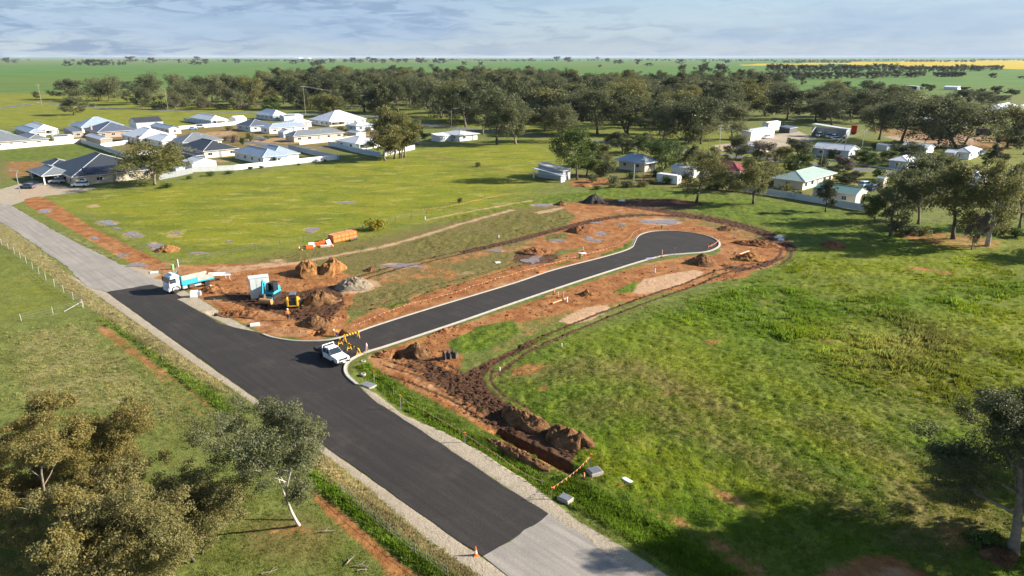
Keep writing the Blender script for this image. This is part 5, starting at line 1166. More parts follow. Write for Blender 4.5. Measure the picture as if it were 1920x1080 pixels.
def street_lamp(label, px, py, top, reach=2.2, rz=0):
    b = G(px, py); h = height_for(px, py, top); o = empty('street_lamp', b, rz, label, 'street lamp')
    MB().tube([(0,0,-.2),(0,0,h-1.2),(.2,0,h-.5),(.8,0,h-.1),(reach,0,h)], [.12,.09,.08,.07,.06], 8).build('pole', M_STEEL, o, smooth=True)
    MB().box(reach-.1, -.16, h-.07, reach+.75, .16, h+.09, .08, .05).build('lamp_head', M_STEEL, o)
street_lamp('tall grey street lamp at the highway bend above the low white house', 847, 244, 203, 2.6)
street_lamp('street lamp beside the gravel drive at the far left', 38, 362, 320, -1.8)
# ------------------------------------------------------------------ soil heaps and spoil
def soil_mat(name, c1, c2, c3):
    m = bpy.data.materials.new(name); m.use_nodes = True; nd, lk = m.node_tree.nodes, m.node_tree.links
    b = nd['Principled BSDF']; b.inputs['Roughness'].default_value = .95; b.inputs['Specular IOR Level'].default_value = .1
    g = nd.new('ShaderNodeNewGeometry')
    n1 = N('ShaderNodeTexNoise', nd, Scale=1.1, Detail=6.0, Roughness=.65); n2 = N('ShaderNodeTexNoise', nd, Scale=5.0, Detail=5.0, Roughness=.75)
    for n in (n1, n2): lk.new(g.outputs['Position'], n.inputs[0])
    r = nd.new('ShaderNodeValToRGB'); e = r.color_ramp.elements; e.new(.5)
    for i, (p, c) in enumerate(((.36, c1), (.5, c2), (.66, c3))): e[i].position = p; e[i].color = (*c, 1)
    lk.new(n1.outputs[0], r.inputs[0]); lk.new(r.outputs[0], b.inputs['Base Color'])
    bp = nd.new('ShaderNodeBump'); bp.inputs['Strength'].default_value = 1.0; bp.inputs['Distance'].default_value = .2
    lk.new(n2.outputs[0], bp.inputs['Height']); lk.new(bp.outputs[0], b.inputs['Normal'])
    return m
SO = {'orange': soil_mat('orange_soil', (.17, .075, .026), (.27, .125, .042), (.36, .19, .075)), 'red': soil_mat('red_soil', (.13, .052, .022), (.225, .095, .038), (.31, .15, .066)), 'brown': soil_mat('brown_soil', (.085, .042, .02), (.155, .08, .036), (.25, .135, .062)),
      'sand': soil_mat('crusher_sand', (.18, .14, .092), (.26, .21, .145), (.34, .28, .20)), 'black': soil_mat('black_gravel', (.035, .03, .03), (.055, .05, .048), (.10, .085, .07))}
def mound(label, px, py, wpx, hgt, col='red', dep=None, rot=0.0, seed=0, lump=.35, two=False, peaks=1):
    """heap of tipped soil; px,py its centre on the ground"""
    p = G(px, py); a = wpx/ppm(p)/2; b = dep or a*.8; rng = np.random.default_rng(seed + int(px))
    n, k = 72, 38
    v = [(0, 0, 0)]; TH, RA = np.meshgrid(np.linspace(0, 2*math.pi, n, endpoint=False), np.linspace(0, 1, k)[1:])
    th, ra = TH.ravel(), RA.ravel()
    edge_ = 1 + .16*np.sin(2*th + rng.uniform(0, 6)) + .12*np.sin(3*th + rng.uniform(0, 6)) + .08*np.sin(7*th + rng.uniform(0, 6))
    x = ra*a*edge_*np.cos(th); y = ra*b*edge_*np.sin(th)
    x = np.r_[0, x]; y = np.r_[0, y]; rr_ = np.r_[0, ra]
    prof = np.zeros_like(rr_)
    for q in range(peaks):
        cx = (q - (peaks-1)/2) * a * 1.0 / max(peaks-1, 1) if peaks > 1 else rng.uniform(-.12, .12)*a
        rq = np.hypot((x-cx)/(a*(1 if peaks == 1 else .62)), y/b)
        prof = np.maximum(prof, np.clip(1 - rq, 0, 1)**.85 * (1 if peaks == 1 else rng.uniform(.75, 1)))
    z = hgt*prof + (fbm(x*1.4 + px, y*1.4, 3, 8) - .45) * lump * hgt * np.clip((1-rr_)*3.5, 0, 1) + (fbm(x*4 + px, y*4, 3, 5) - .5) * .42 * np.clip((1-rr_)*4, 0, 1) + .08
    z = np.where(rr_ > .985, -.25, z)
    tris = [(0, 1+i, 1+(i+1) % n) for i in range(n)]; quads = [(1+j*n+i, 1+(j+1)*n+i, 1+(j+1)*n+(i+1) % n, 1+j*n+(i+1) % n) for j in range(k-2) for i in range(n)]
    me = np_mesh('soil_mound', np.stack([x, y, z], 1), quads=quads, tris=tris, smooth=False)
    return prop(link('soil_mound', me, SO[col], None, p, (0, 0, rot)), label, 'soil mound')
mound('largest orange soil heap behind the machines', 600, 511, 100, 2.6, 'orange', 3.4, .2, 1, peaks=2, lump=.5)
mound('pale sand heap right of the machines', 664, 537, 74, 1.6, 'sand', 2.6, .15, 2)
mound('brown soil heap just right of the yellow loader', 600, 565, 62, 1.8, 'brown', 2.4, .3, 3, lump=.5)
mound('low brown spoil heap below the yellow loader', 592, 607, 64, 1.1, 'brown', 1.8, -.35, 4, lump=.6)
mound('small dark spoil heap beside the sand heap', 694, 507, 22, .7, 'brown', seed=5)
mound('spoil ridge above the open hole near the corner', 628, 600, 60, .6, 'red', 1.2, .5, 6, lump=.6)
mound('loose spoil beside the precast box', 455, 590, 110, .55, 'red', 1.5, -.25, 7, lump=.7)
mound('spoil around the pit behind the truck', 398, 545, 52, .7, 'red', 1.8, -.5, 8, lump=.7)
mound('small orange soil heap beside the wire fence and the red strip', 315, 469, 42, 1.0, 'orange', 2.4, 0, 9, lump=.15)
mound('rounded brown heap behind the kerb corner', 783, 661, 52, 1.35, 'brown', 1.9, .3, 10, lump=.45)
mound('spoil lip around the dark hole behind the kerb corner', 722, 664, 40, .35, 'red', 1.2, .3, 11, lump=.8)
mound('left half of the long spoil bank above the trench', 982, 790, 112, 1.35, 'brown', 1.5, -.70, 12, lump=.55, peaks=3)
mound('right half of the long spoil bank above the trench', 1066, 826, 96, 1.45, 'brown', 1.6, -.70, 13, lump=.5, peaks=3)
mound('low spoil lip on the road side of the trench', 968, 850, 150, .4, 'brown', .7, -.72, 14, lump=.9)
mound('smooth brown heap beside the court bowl', 1316, 493, 54, 1.7, 'brown', 2.3, .1, 15, lump=.2)
mound('reddish scraped heap on the bare ground left of the court bowl', 1090, 434, 58, 1.2, 'red', 2.2, .1, 16, lump=.5)
mound('crumbled heap beside the water filled scrape', 1004, 474, 64, .8, 'red', 1.9, .1, 17, lump=.7)
mound('dark gravel heap at the far end of the earthworks', 1112, 379, 42, 2.2, 'black', 3.0, .1, 18)
mound('small dark brown cone of soil left of the gravel heap', 1052, 384, 24, 1.1, 'brown', seed=19)
mound('orange spoil heap in the churned ground right of the bowl', 1405, 486, 62, 1.2, 'orange', 2.0, .2, 20, lump=.6)
mound('ragged soil bank right of the bowl', 1420, 458, 90, .8, 'red', 2.2, -.3, 21, lump=.8)
mound('low dark heap behind the bowl', 1365, 430, 40, .8, 'brown', 1.6, .0, 22, lump=.6)
mound('lone reddish soil heap in the long grass at right', 1561, 461, 50, 1.0, 'red', 2.2, 0, 23, lump=.2)
mound('small spoil heap beside the south kerb of the court', 1100, 552, 24, .7, 'red', 1.2, .2, 24, lump=.5)
mound('scraped soil lumps along the south kerb', 835, 622, 80, .35, 'red', .8, .78, 25, lump=.9)
mound('orange clay heap behind the far gum meadow', 1095, 349, 30, .7, 'orange', 2, 0, 26)
mound('small root heap of soil beside the right edge gum', 1872, 1042, 70, .6, 'brown', 1.3, -.4, 27, lump=.9)

# ------------------------------------------------------------------ vehicles and machines
M_PAINTW = mat('white_paint', (.78, .78, .77), .3, var=.03, spec=.5, dirt=(.55, .45, .36), dscale=.5); M_PAINTB = mat('blue_paint', (.03, .08, .30), .3, spec=.5); M_PAINTG = mat('grey_paint', (.12, .13, .15), .3, spec=.5)
M_TEAL = mat('teal_paint', (.03, .33, .42), .4, var=.08, dirt=(.22, .20, .15), dscale=.7); M_YEL = mat('yellow_paint', (.75, .42, .01), .4, var=.08, dirt=(.30, .18, .08), dscale=.8)
M_TYRE = mat('tyre', (.022, .021, .02), .9, var=.2); M_RIM = mat('rim', (.50, .50, .50), .4, .6); M_BLACK = mat('black_plastic', (.02, .02, .022), .6); M_CHASSIS = mat('chassis', (.06, .055, .05), .7, dirt=(.2, .12, .07))
M_TRAYG = mat('worn_tray', (.40, .36, .31), .6, .2, var=.2, scale=1.5, dirt=(.25, .13, .06)); M_LAMP = mat('lamp_glass', (.72, .72, .68), .15, spec=.8); M_RED = mat('red_lens', (.45, .02, .015), .3); M_AMBER = mat('amber_lens', (.7, .25, .01), .3)
M_ORANGE = mat('orange_plastic', (.80, .16, .015), .5, var=.08); M_ORANGEP = mat('faded_orange_plastic', (.72, .20, .06), .55, var=.1, dirt=(.70, .32, .17)); M_WHITEP = mat('white_plastic', (.78, .76, .74), .5, var=.06)
def wheel(o, x, y, r, w, side):
    t = MB(); prof = [(r*.55, -w/2), (r*.9, -w/2), (r, -w*.3), (r, w*.3), (r*.9, w/2), (r*.55, w/2)]
    t.lathe(prof, 18); t2 = t.build('tyre', M_TYRE, None, smooth=False)
    e = bpy.data.objects.new('wheel', MB().lathe([(r*.18, -w*.42), (r*.6, -w*.40), (r*.6, w*.40), (r*.18, w*.42)], 14).mesh('wheel')); COL.objects.link(e)
    e.data.materials.append(M_RIM); e.parent = o; e.location = (x, y, r); e.rotation_euler = (math.pi/2, 0, 0); t2.parent = e
def car(label, px, py, rz, paint, kind='sedan', cat='car', name='parked_car', length=None):
    """front towards +x"""
    o = empty(name, G(px, py), rz, label, cat)
    L = length or 4.5; w = .88
    if kind == 'suv': low = [(-2.2,.35),(-2.25,.95),(-2.15,1.02),(.95,1.05),(2.05,.95),(2.25,.7),(2.2,.35)]; cab = (-2.1, 1.0, 1.0, .55, 1.68)
    elif kind == 'van': low = [(-2.4,.35),(-2.4,1.1),(1.6,1.1),(2.25,.95),(2.3,.35)]; cab = (-2.38, 1.1, 1.5, .45, 2.0)
    else: low = [(-2.2,.32),(-2.25,.85),(-2.1,.92),(.9,.95),(2.0,.82),(2.25,.6),(2.2,.32)]; cab = (-1.75, .93, .95, .75, 1.42)
    MB().extrude_y(low, -w, w).build('body', paint, o, bevel=.05)
    x0, z0, x1, sl, zt = cab
    rear = .35 if kind == 'sedan' else .15
    MB().add([(x0,-w+.04,z0),(x1,-w+.04,z0),(x1-sl,-w+.2,zt),(x0+rear,-w+.2,zt),(x0,w-.04,z0),(x1,w-.04,z0),(x1-sl,w-.2,zt),(x0+rear,w-.2,zt)],
             [(0,1,2,3),(7,6,5,4),(1,5,6,2),(4,0,3,7),(3,2,6,7),(0,4,5,1)]).build('cabin', M_GLASS, o, bevel=.03)
    MB().box(x0+rear-.02, -w+.17, zt-.02, x1-sl+.05, w-.17, zt+.05, .06, .05).build('roof_panel', paint, o, bevel=.02)
    for sx in (-1.35, 1.35):
        for sy in (-1, 1): wheel(o, sx, sy*.78, .33, .22, sy)
    for sy in (-1, 1):
        MB().box(2.1, sy*.62-.18, .62, 2.24, sy*.62+.18, .78).build('headlight', M_LAMP, o); MB().box(-2.29, sy*.66-.14, .65, -2.2, sy*.66+.14, .85).build('tail_light', M_RED, o)
    return o
car('dark blue sedan parked on the gravel beside the street lamp', 53, 353, R(170), mat('slate_car_paint', (.10, .12, .17), .25, spec=.6))
car('silver car parked inside the open carport', 108, 343, R(200), mat('silver_paint', (.45, .46, .48), .3, .3), 'suv'); car('white car beside the solar panelled house', 151, 350, R(190), M_PAINTW, 'suv')
car('dark pickup parked behind the carport', 73, 330, R(60), M_PAINTG, 'suv'); car('pale wagon parked beside the dark pickup', 80, 326, R(215), M_PAINTW, 'suv')
car('white wagon parked in the dirt yard above the street', 376, 240, R(20), M_PAINTW, 'van', 'van', 'parked_van'); car('light blue car parked left of the white wagon', 362, 243, R(20), mat('light_blue_paint', (.22, .40, .58), .3), 'sedan')
car('bright blue car parked above the green roofed shed', 1636, 357, R(40), M_PAINTB, 'suv'); car('pale blue car parked behind the bright blue car', 1622, 350, R(30), mat('pale_blue_paint', (.35, .52, .62), .3), 'suv')
car('dark car driving on the highway', 1232, 275, R(-25), M_PAINTG, 'suv'); car('white caravan parked beside the white cottage', 1838, 291, R(40), M_PAINTW, 'van', 'caravan', 'caravan')
car('white van parked below the white cottage', 1778, 302, R(20), M_PAINTW, 'van', 'van', 'parked_van'); car('white truck cab at the left bay of the truck shed', 1536, 256, R(225), M_PAINTW, 'van', 'truck', 'parked_truck')
car('white truck cab at the middle bay of the truck shed', 1554, 258, R(225), M_PAINTW, 'van', 'truck', 'parked_truck'); car('white truck cab at the right bay of the truck shed', 1563, 260, R(225), M_PAINTW, 'van', 'truck', 'parked_truck')
car('white car parked before the truck shed', 1570, 263, R(20), M_PAINTW, 'suv'); car('white ute in the open bay of the white shed', 1437, 260, R(225), M_PAINTW, 'suv')

# the white ute at the junction
fr, bk = G(642, 684), G(602, 663); hd = math.atan2(fr.y-bk.y, fr.x-bk.x); c0 = G(623, 674)
u = empty('utility_truck', c0, hd, 'white twin cab ute with a dark tray parked at the junction', 'ute')
MB().extrude_y([(-.62,.45),(-.62,1.12),(1.05,1.14),(1.25,1.14),(2.45,1.05),(2.62,.85),(2.62,.45)], -.9, .9).build('body', M_PAINTW, u, bevel=.06)
MB().add([(-.60,-.86,1.1),(1.2,-.86,1.12),(.48,-.68,1.78),(-.52,-.70,1.78),(-.60,.86,1.1),(1.2,.86,1.12),(.48,.68,1.78),(-.52,.70,1.78)],
         [(0,1,2,3),(7,6,5,4),(1,5,6,2),(4,0,3,7),(3,2,6,7),(0,4,5,1)]).build('cabin', M_PAINTW, u, bevel=.04)
MB().add([(1.19,-.76,1.18),(1.19,.76,1.18),(.58,.62,1.72),(.58,-.62,1.72)], [(0,1,2,3)]).build('windscreen', M_GLASS, u).location = (.035, 0, .03)
for s in (-1, 1):
    for a, b in ((-.48, .12), (.18, .98)):
        MB().add([(a, s*.868, 1.18), (b, s*.868, 1.18), (min(b, .52) - .03, s*.725, 1.70), (a+.04, s*.725, 1.70)], [(0,1,2,3)]).build('side_window', M_GLASS, u).location = (0, s*.035, .01)
    MB().box(.88, s*.95-.12, 1.12, 1.02, s*.95+.12, 1.34).build('mirror', M_BLACK, u, bevel=.02)
    MB().box(2.5, s*.66-.2, .86, 2.64, s*.66+.2, 1.0).build('headlight', M_LAMP, u)
    MB().box(-.55, s*.93-.06, .42, 1.3, s*.93+.06, .52).build('side_step', M_BLACK, u)
    for x in (-1.55, 1.72): wheel(u, x, s*.80, .39, .27, s)
MB().box(.0, -.55, 1.79, .3, .55, 1.84).build('roof_bar', M_WHITEP, u)
MB().box(-2.62, -.92, .72, -.72, .92, .86).build('tray_floor', M_BLACK, u); MB().box(-2.62,-.95,.86,-.72,-.88,1.2).box(-2.62,.88,.86,-.72,.95,1.2).box(-2.66,-.95,.86,-2.6,.95,1.2).build('tray_side', M_BLACK, u)
MB().bar((-.72,-.85,.86),(-.72,-.8,1.95),.07).bar((-.72,.85,.86),(-.72,.8,1.95),.07).bar((-.72,-.8,1.95),(-.72,.8,1.95),.08).build('headboard_rack', M_WHITEP, u)
MB().box(-1.5, -.8, .87, -.85, .8, 1.35).build('toolbox', M_BLACK, u, bevel=.03); MB().lathe([(.38, 0), (.38, .25), (.2, .25)], 14).build('spare_wheel', M_TYRE, u, loc=(-1.9, .1, .87)); MB().box(-2.5,.3,.87,-1.8,.8,1.15).build('jerry_crate', M_PAINTG, u)
MB().bar((2.75,-.8,.55),(2.75,.8,.55),.16).bar((2.78,-.45,.5),(2.72,-.42,1.15),.06).bar((2.78,.45,.5),(2.72,.42,1.15),.06).bar((2.74,-.6,1.0),(2.74,.6,1.0),.06).build('bull_bar', M_BLACK, u); MB().box(2.84,-.22,.5,2.86,.22,.63).build('number_plate', M_WHITEP, u)
MB().box(2.62,-.45,.78,2.66,.45,.98).build('grille', M_BLACK, u)

# tipper truck
ta, tb = G(322, 548), G(398, 530); hd = math.atan2(ta.y-tb.y, ta.x-tb.x)
t = empty('tipper_truck', G(357, 540), hd, 'white cab tipper truck with a teal tray parked where the asphalt begins', 'truck')
MB().extrude_y([(2.0,.55),(2.0,2.85),(2.25,3.0),(3.35,2.85),(3.72,1.75),(3.78,.55)], -1.15, 1.15).build('cab', M_PAINTW, t, bevel=.09)
MB().add([(3.44,-1.02,1.85+.0),(3.44,1.02,1.85),(3.36,.95,2.72),(3.36,-.95,2.72)], [(0,1,2,3)]).build('windscreen', M_GLASS, t).location = (.29, 0, -.02)
for s in (-1, 1):
    MB().box(2.55, s*1.155-.01, 1.75, 3.4, s*1.155+.01, 2.5).build('side_window', M_GLASS, t); MB().bar((3.55, s*1.2, 2.5), (3.6, s*1.45, 2.45), .05).box(3.5, s*1.45-.1, 1.8, 3.62, s*1.45+.1, 2.5).build('mirror', M_BLACK, t)
    MB().box(3.76, s*.85-.2, .85, 3.84, s*.85+.2, 1.05).build('headlight', M_LAMP, t)
    wheel(t, 2.75, s*1.0, .5, .3, s); wheel(t, -2.35, s*.95, .5, .5, s)
    MB().extrude_y([(2.1,.6),(2.15,1.05),(2.45,1.22),(3.05,1.22),(3.35,1.05),(3.4,.6),(3.3,.6),(3.2,.95),(2.75,1.12),(2.3,.95),(2.2,.6)], s*1.19-.05, s*1.19+.05).build('wheel_arch', M_BLACK, t)
    MB().box(.9, s*1.0-.25, .45, 1.7, s*1.0+.25, .95).build('fuel_tank', M_STEEL, t, bevel=.08)
    MB().box(-.2, s*1.02-.25, .5, .6, s*1.02+.25, .95).build('tool_locker', M_CHASSIS, t)
    MB().box(-1.4, s*1.05-.05, .45, -.3, s*1.05+.05, .8).build('side_guard', M_STEEL, t)
MB().box(-3.6,-.45,.75,2.2,.45,.98).build('chassis_rail', M_CHASSIS, t); MB().box(3.74,-1.1,.45,3.86,1.1,.8).build('bumper', M_PAINTW, t, bevel=.04); MB().box(2.3,-.85,3.0,3.0,.85,3.2,.15,.1).build('roof_deflector', M_PAINTW, t, bevel=.05)
MB().box(-3.5,-1.18,1.15,1.7,1.18,1.28).build('tray_floor', M_TRAYG, t)
MB().box(-3.5,1.14,1.28,-.9,1.2,2.0).build('tray_side', M_TRAYG, t); MB().box(-.85,1.14,1.28,1.6,1.2,1.85).build('tray_side', M_TEAL, t)
MB().box(-3.5,-1.2,1.28,1.6,-1.14,1.95).build('tray_side', M_TRAYG, t)
MB().box(1.6,-1.2,1.15,1.72,1.2,2.6).box(1.72,-1.0,2.5,2.3,1.0,2.6).build('headboard', M_TEAL, t); MB().bar((1.75,-1.15,2.6),(1.75,-1.15,3.25),.1).bar((1.6,-1.1,2.6),(1.3,-1.1,3.1),.1).build('tarp_arm', M_TEAL, t)
MB().box(-3.62,-1.22,1.05,-3.48,1.22,1.5).build('tail_frame', M_TEAL, t); MB().box(-3.5,1.2,1.05,1.7,1.26,1.28).build('tray_rail', M_TEAL, t)
rp = MB().bar((-3.6,-.75,1.55),(-6.6,-.75,.95),.3,.12).bar((-3.6,.75,1.55),(-6.6,.75,.95),.3,.12)
for i in range(7): rp.bar((-3.9-i*.42,-.75,1.48-i*.085),(-3.9-i*.42,.75,1.48-i*.085),.14,.06)
rp.build('loading_ramp', M_WHITEP, t); MB().bar((-6.4,.7,.95),(-6.5,.7,0),.09).bar((-6.4,-.7,.95),(-6.5,-.7,0),.09).build('ramp_leg', M_STEEL, t); MB().bar((-6.55,-.9,.95),(-6.55,.9,.95),.2).build('ramp_end_bar', M_STEEL, t)

# pale precast kiosk being set down
M_KIOSK = mat('kiosk_grey', (.56, .62, .60), .55, var=.04, dirt=(.46, .40, .32), dscale=.3); M_KIOSKB = mat('kiosk_base', (.60, .56, .47), .8, var=.08)
k = empty('equipment_kiosk', G(471, 561), R(24), 'tall pale grey box shaped kiosk standing on the dug ground', 'kiosk')
MB().box(0, 0, .95, 2.9, 1.5, 3.3).build('housing', M_KIOSK, k, bevel=.03); MB().box(-.06,-.06,3.3,1.42,1.56,3.38).build('lid', M_KIOSK, k); MB().box(1.45,-.06,3.3,2.96,1.56,3.38).build('lid', M_KIOSK, k)
MB().box(.05,.05,0,2.5,1.45,.95).build('plinth', M_KIOSKB, k)
for i in range(3): MB().box(.1+i*.92,-.03,1.15,.95+i*.92,.0,3.15).build('door', M_KIOSK, k, bevel=.01)
MB().box(-.03,.35,2.1,0,1.1,2.7).build('vent_grille', M_STEEL, k)

# teal mini excavator
e = empty('mini_excavator', G(510, 557), R(258), 'teal excavator with an open black cab right of the pale kiosk', 'excavator')
for s in (-1, 1):
    MB().extrude_y([(-1.35,.3),(-1.2,.05),(1.2,.05),(1.35,.3),(1.2,.58),(-1.2,.58)], s*.85-.2, s*.85+.2).build('track', M_TYRE, e, bevel=.03)
MB().box(-.9,-.6,.3,.9,.6,.65).build('undercarriage', M_CHASSIS, e); MB().box(-1.25,-.98,.72,1.0,.98,1.15).build('slew_platform', M_TEAL, e, bevel=.08); MB().box(-1.3,-.95,1.15,-.45,.95,1.75,.1,.08).build('engine_cover', M_TEAL, e, bevel=.08)
cabm = MB()
for x, y in ((-.4,.1),(.85,.1),(-.4,.95),(.85,.95)): cabm.bar((x,y,1.15),(x*.92,y,2.55),.09)
cabm.box(-.5,.02,2.5,.9,1.02,2.6); cabm.build('cab_frame', M_BLACK, e); MB().box(-.35,.06,1.2,.82,.1,2.45).box(-.35,.93,1.2,.82,.97,2.45).build('cab_glass', M_GLASS, e)
MB().box(-.35,.3,1.15,.1,.8,1.6).box(-.35,.3,1.6,-.22,.8,2.1).build('seat', M_BLACK, e, bevel=.03)
MB().bar((.9,-.35,1.0),(1.25,-.35,2.75),.3,.38).bar((1.25,-.35,2.75),(1.7,-.35,3.1),.26,.3).build('boom', M_TEAL, e); MB().bar((1.7,-.35,3.1),(2.0,-.35,1.2),.22,.26).build('dipper_arm', M_TEAL, e)
MB().bar((1.1,-.35,1.35),(1.4,-.35,2.4),.1).build('boom_ram', M_STEEL, e); MB().extrude_y([(1.9,1.2),(2.3,1.1),(2.45,.65),(2.1,.35),(1.7,.55)], -.8, .1).build('bucket', M_CHASSIS, e, bevel=.02)
MB().box(1.35,-.95,.1,1.47,.95,.5).build('dozer_blade', M_TEAL, e); MB().bar((.8,-.7,.3),(1.4,-.7,.3),.12).bar((.8,.7,.3),(1.4,.7,.3),.12).build('blade_arm', M_CHASSIS, e)
# timber roll below it
prop(MB().lathe([(.42,0),(.45,.05),(.45,1.95),(.42,2.0)], 16).build('timber_log', mat('raw_timber', (.36,.20,.08), .8, var=.25, scale=3), None, loc=G(488, 569)+Vector((0,0,.42)), rot=(R(90),0,R(78))), 'short brown log lying in front of the teal excavator', 'log')

# yellow skid steer loader seen from behind
s_ = empty('skid_steer_loader', G(551, 574), R(100), 'yellow skid steer loader with a black cab facing away', 'loader')
MB().extrude_y([(-1.1,.45),(-1.15,1.25),(-.9,1.35),(1.0,1.2),(1.1,.35),(-.9,.32)], -.55, .55).build('body', M_CHASSIS, s_, bevel=.05)
for q in (-1, 1):
    MB().extrude_y([(-1.2,.5),(-1.25,1.55),(-1.05,1.8),(-.75,1.8),(.9,1.05),(1.5,.55),(1.5,.4),(.8,.8),(-.9,1.15),(-.9,.5)], q*.72-.11, q*.72+.11).build('lift_arm', M_YEL, s_, bevel=.03)
    for x in (-.62,.62): wheel(s_, x, q*.75, .40, .3, q)
MB().box(-1.24,-.62,.4,-1.12,.62,1.3).build('rear_door', M_BLACK, s_, bevel=.03); MB().box(-1.28,-.82,.35,-1.1,-.55,1.5).box(-1.28,.55,.35,-1.1,.82,1.5).box(-1.28,-.55,.35,-1.1,.55,.52).build('rear_frame', M_YEL, s_, bevel=.03)
MB().box(-.75,-.5,1.2,.6,.5,2.05,.06,.05).build('cab', M_GLASS, s_, bevel=.03); MB().box(-.8,-.52,2.03,.65,.52,2.13,.05,.05).build('cab_roof', M_PAINTG, s_, bevel=.03)
MB().extrude_y([(1.3,.1),(2.1,.08),(2.15,.14),(1.45,.2),(1.35,.75),(1.25,.75)], -.9, .9).build('bucket', M_STEEL, s_)

# loose excavator buckets on the ground
for i, (x, y, w) in enumerate([(833,674,.45),(841,673,.6),(850,671.5,.75)]):
    o = empty('excavator_bucket', G(x, y), R(60+i*6), ['narrow loose excavator bucket, leftmost of three on the bare soil', 'middle one of three loose excavator buckets on the bare soil', 'widest loose excavator bucket, rightmost of three on the bare soil'][i], 'bucket')
    MB().extrude_y([(0,0),(.75,.02),(.85,.1),(.7,.18),(.12,.25),(.02,.85),(-.08,.85),(-.1,.1)], -w/2, w/2).build('scoop', M_CHASSIS, o); MB().box(-.12,-w/2-.02,.0,.8,-w/2+.02,.6,.12,0).box(-.12,w/2-.02,.0,.8,w/2+.02,.6,.12,0).build('cheek', M_CHASSIS, o)
    MB().box(-.15,-.12,.8,.05,-.06,1.25).box(-.15,.06,.8,.05,.12,1.25).build('ear', M_CHASSIS, o)

# people
M_HIVIS = mat('orange_shirt', (.88, .22, .01), .7, var=.06); M_NAVY = mat('navy_trousers', (.035, .04, .10), .8, var=.1); M_SKIN = mat('skin', (.45, .25, .17), .6); M_BOOT = mat('work_boots', (.12, .08, .05), .8); M_HELM = mat('white_helmet', (.80, .78, .74), .35)
def person(label, loc, rz, pose):
    """pose: joint -> (x, y, z, radius); grown with a skin surface"""
    bones = [('pelvis','belly'),('belly','chest'),('chest','neck'),('neck','head0'),('head0','head1'),('chest','shl'),('shl','ell'),('ell','wrl'),('wrl','hal'),('hal','fil'),('hal','thl'),('chest','shr'),('shr','elr'),('elr','wrr'),('wrr','har'),('har','fir'),('har','thr'),
             ('pelvis','hil'),('hil','knl'),('knl','anl'),('anl','tol'),('pelvis','hir'),('hir','knr'),('knr','anr'),('anr','tor')]
    names = list(pose); idx = {n: i for i, n in enumerate(names)}
    me = bpy.data.meshes.new('person'); me.from_pydata([pose[n][:3] for n in names], [(idx[a], idx[b]) for a, b in bones], [])
    o = bpy.data.objects.new('person', me); COL.objects.link(o)
    sk = o.modifiers.new('skin', 'SKIN'); sv = me.skin_vertices[0].data
    for n in names: sv[idx[n]].radius = (pose[n][3], pose[n][3] * (.8 if n in ('belly', 'chest', 'pelvis') else 1))
    sv[idx['pelvis']].use_root = True
    sb = o.modifiers.new('sub', 'SUBSURF'); sb.levels = sb.render_levels = 2
    dg = bpy.context.evaluated_depsgraph_get(); m2 = bpy.data.meshes.new_from_object(o.evaluated_get(dg)); o.modifiers.clear(); o.data = m2
    for m in (M_HIVIS, M_NAVY, M_SKIN, M_BOOT): m2.materials.append(m)
    J = {n: Vector(pose[n][:3]) for n in names}
    grp = {0: ['belly', 'chest', 'shl', 'shr', 'ell', 'elr', 'wrl', 'wrr'], 1: ['pelvis', 'hil', 'hir', 'knl', 'knr'], 2: ['head0', 'head1', 'neck', 'hal', 'har', 'fil', 'fir', 'thl', 'thr'], 3: ['anl', 'anr', 'tol', 'tor']}
    flat = [(J[n], g) for g, ns in grp.items() for n in ns]
    for p in m2.polygons:
        c = p.center; p.material_index = min(flat, key=lambda f: (f[0]-c).length)[1]; p.use_smooth = True
    o.location = loc; o.rotation_euler = (0, 0, rz); prop(o, label, 'person')
    hd_ = J['head1']; 
    h = MB().lathe([(.145, -.02), (.14, .05), (.10, .12), (.02, .15)], 12, (0, 0, 0)).box(.05, -.08, -.025, .20, .08, .0).build('hard_hat', M_HELM, o, smooth=True, loc=hd_ + Vector((0, 0, .0)))
    MB().box(.085, -.055, -.12, .105, -.025, -.095).box(.085, .025, -.12, .105, .055, -.095).build('eyes', M_BOOT, o, loc=hd_); MB().box(.09, -.015, -.17, .125, .015, -.12, .008, .004).build('nose', M_SKIN, o, loc=hd_); MB().box(.085, -.03, -.205, .10, .03, -.19).build('mouth', mat('lips', (.35, .14, .11), .6), o, loc=hd_)
    return o
walk = dict(pelvis=(0,0,.95,.15), belly=(0,0,1.12,.15), chest=(.02,0,1.36,.17), neck=(.03,0,1.50,.06), head0=(.04,0,1.58,.085), head1=(.05,0,1.70,.095), shl=(.0,.2,1.42,.075), ell=(-.06,.27,1.14,.055), wrl=(.06,.28,.90,.04), hal=(.09,.28,.82,.04), fil=(.12,.28,.73,.018), thl=(.14,.25,.79,.016),
            shr=(.02,-.2,1.42,.075), elr=(.02,-.28,1.13,.055), wrr=(.14,-.27,.92,.04), har=(.18,-.27,.85,.04), fir=(.22,-.27,.77,.018), thr=(.23,-.23,.83,.016), hil=(0,.1,.88,.11), knl=(.1,.1,.50,.08), anl=(.0,.1,.09,.055), tol=(.18,.11,.05,.045), hir=(0,-.1,.88,.11), knr=(-.02,-.1,.49,.08), anr=(-.16,-.1,.11,.055), tor=(.0,-.11,.05,.045))
person('worker in orange shirt and navy trousers walking below the yellow loader', G(541, 601), R(110), walk)
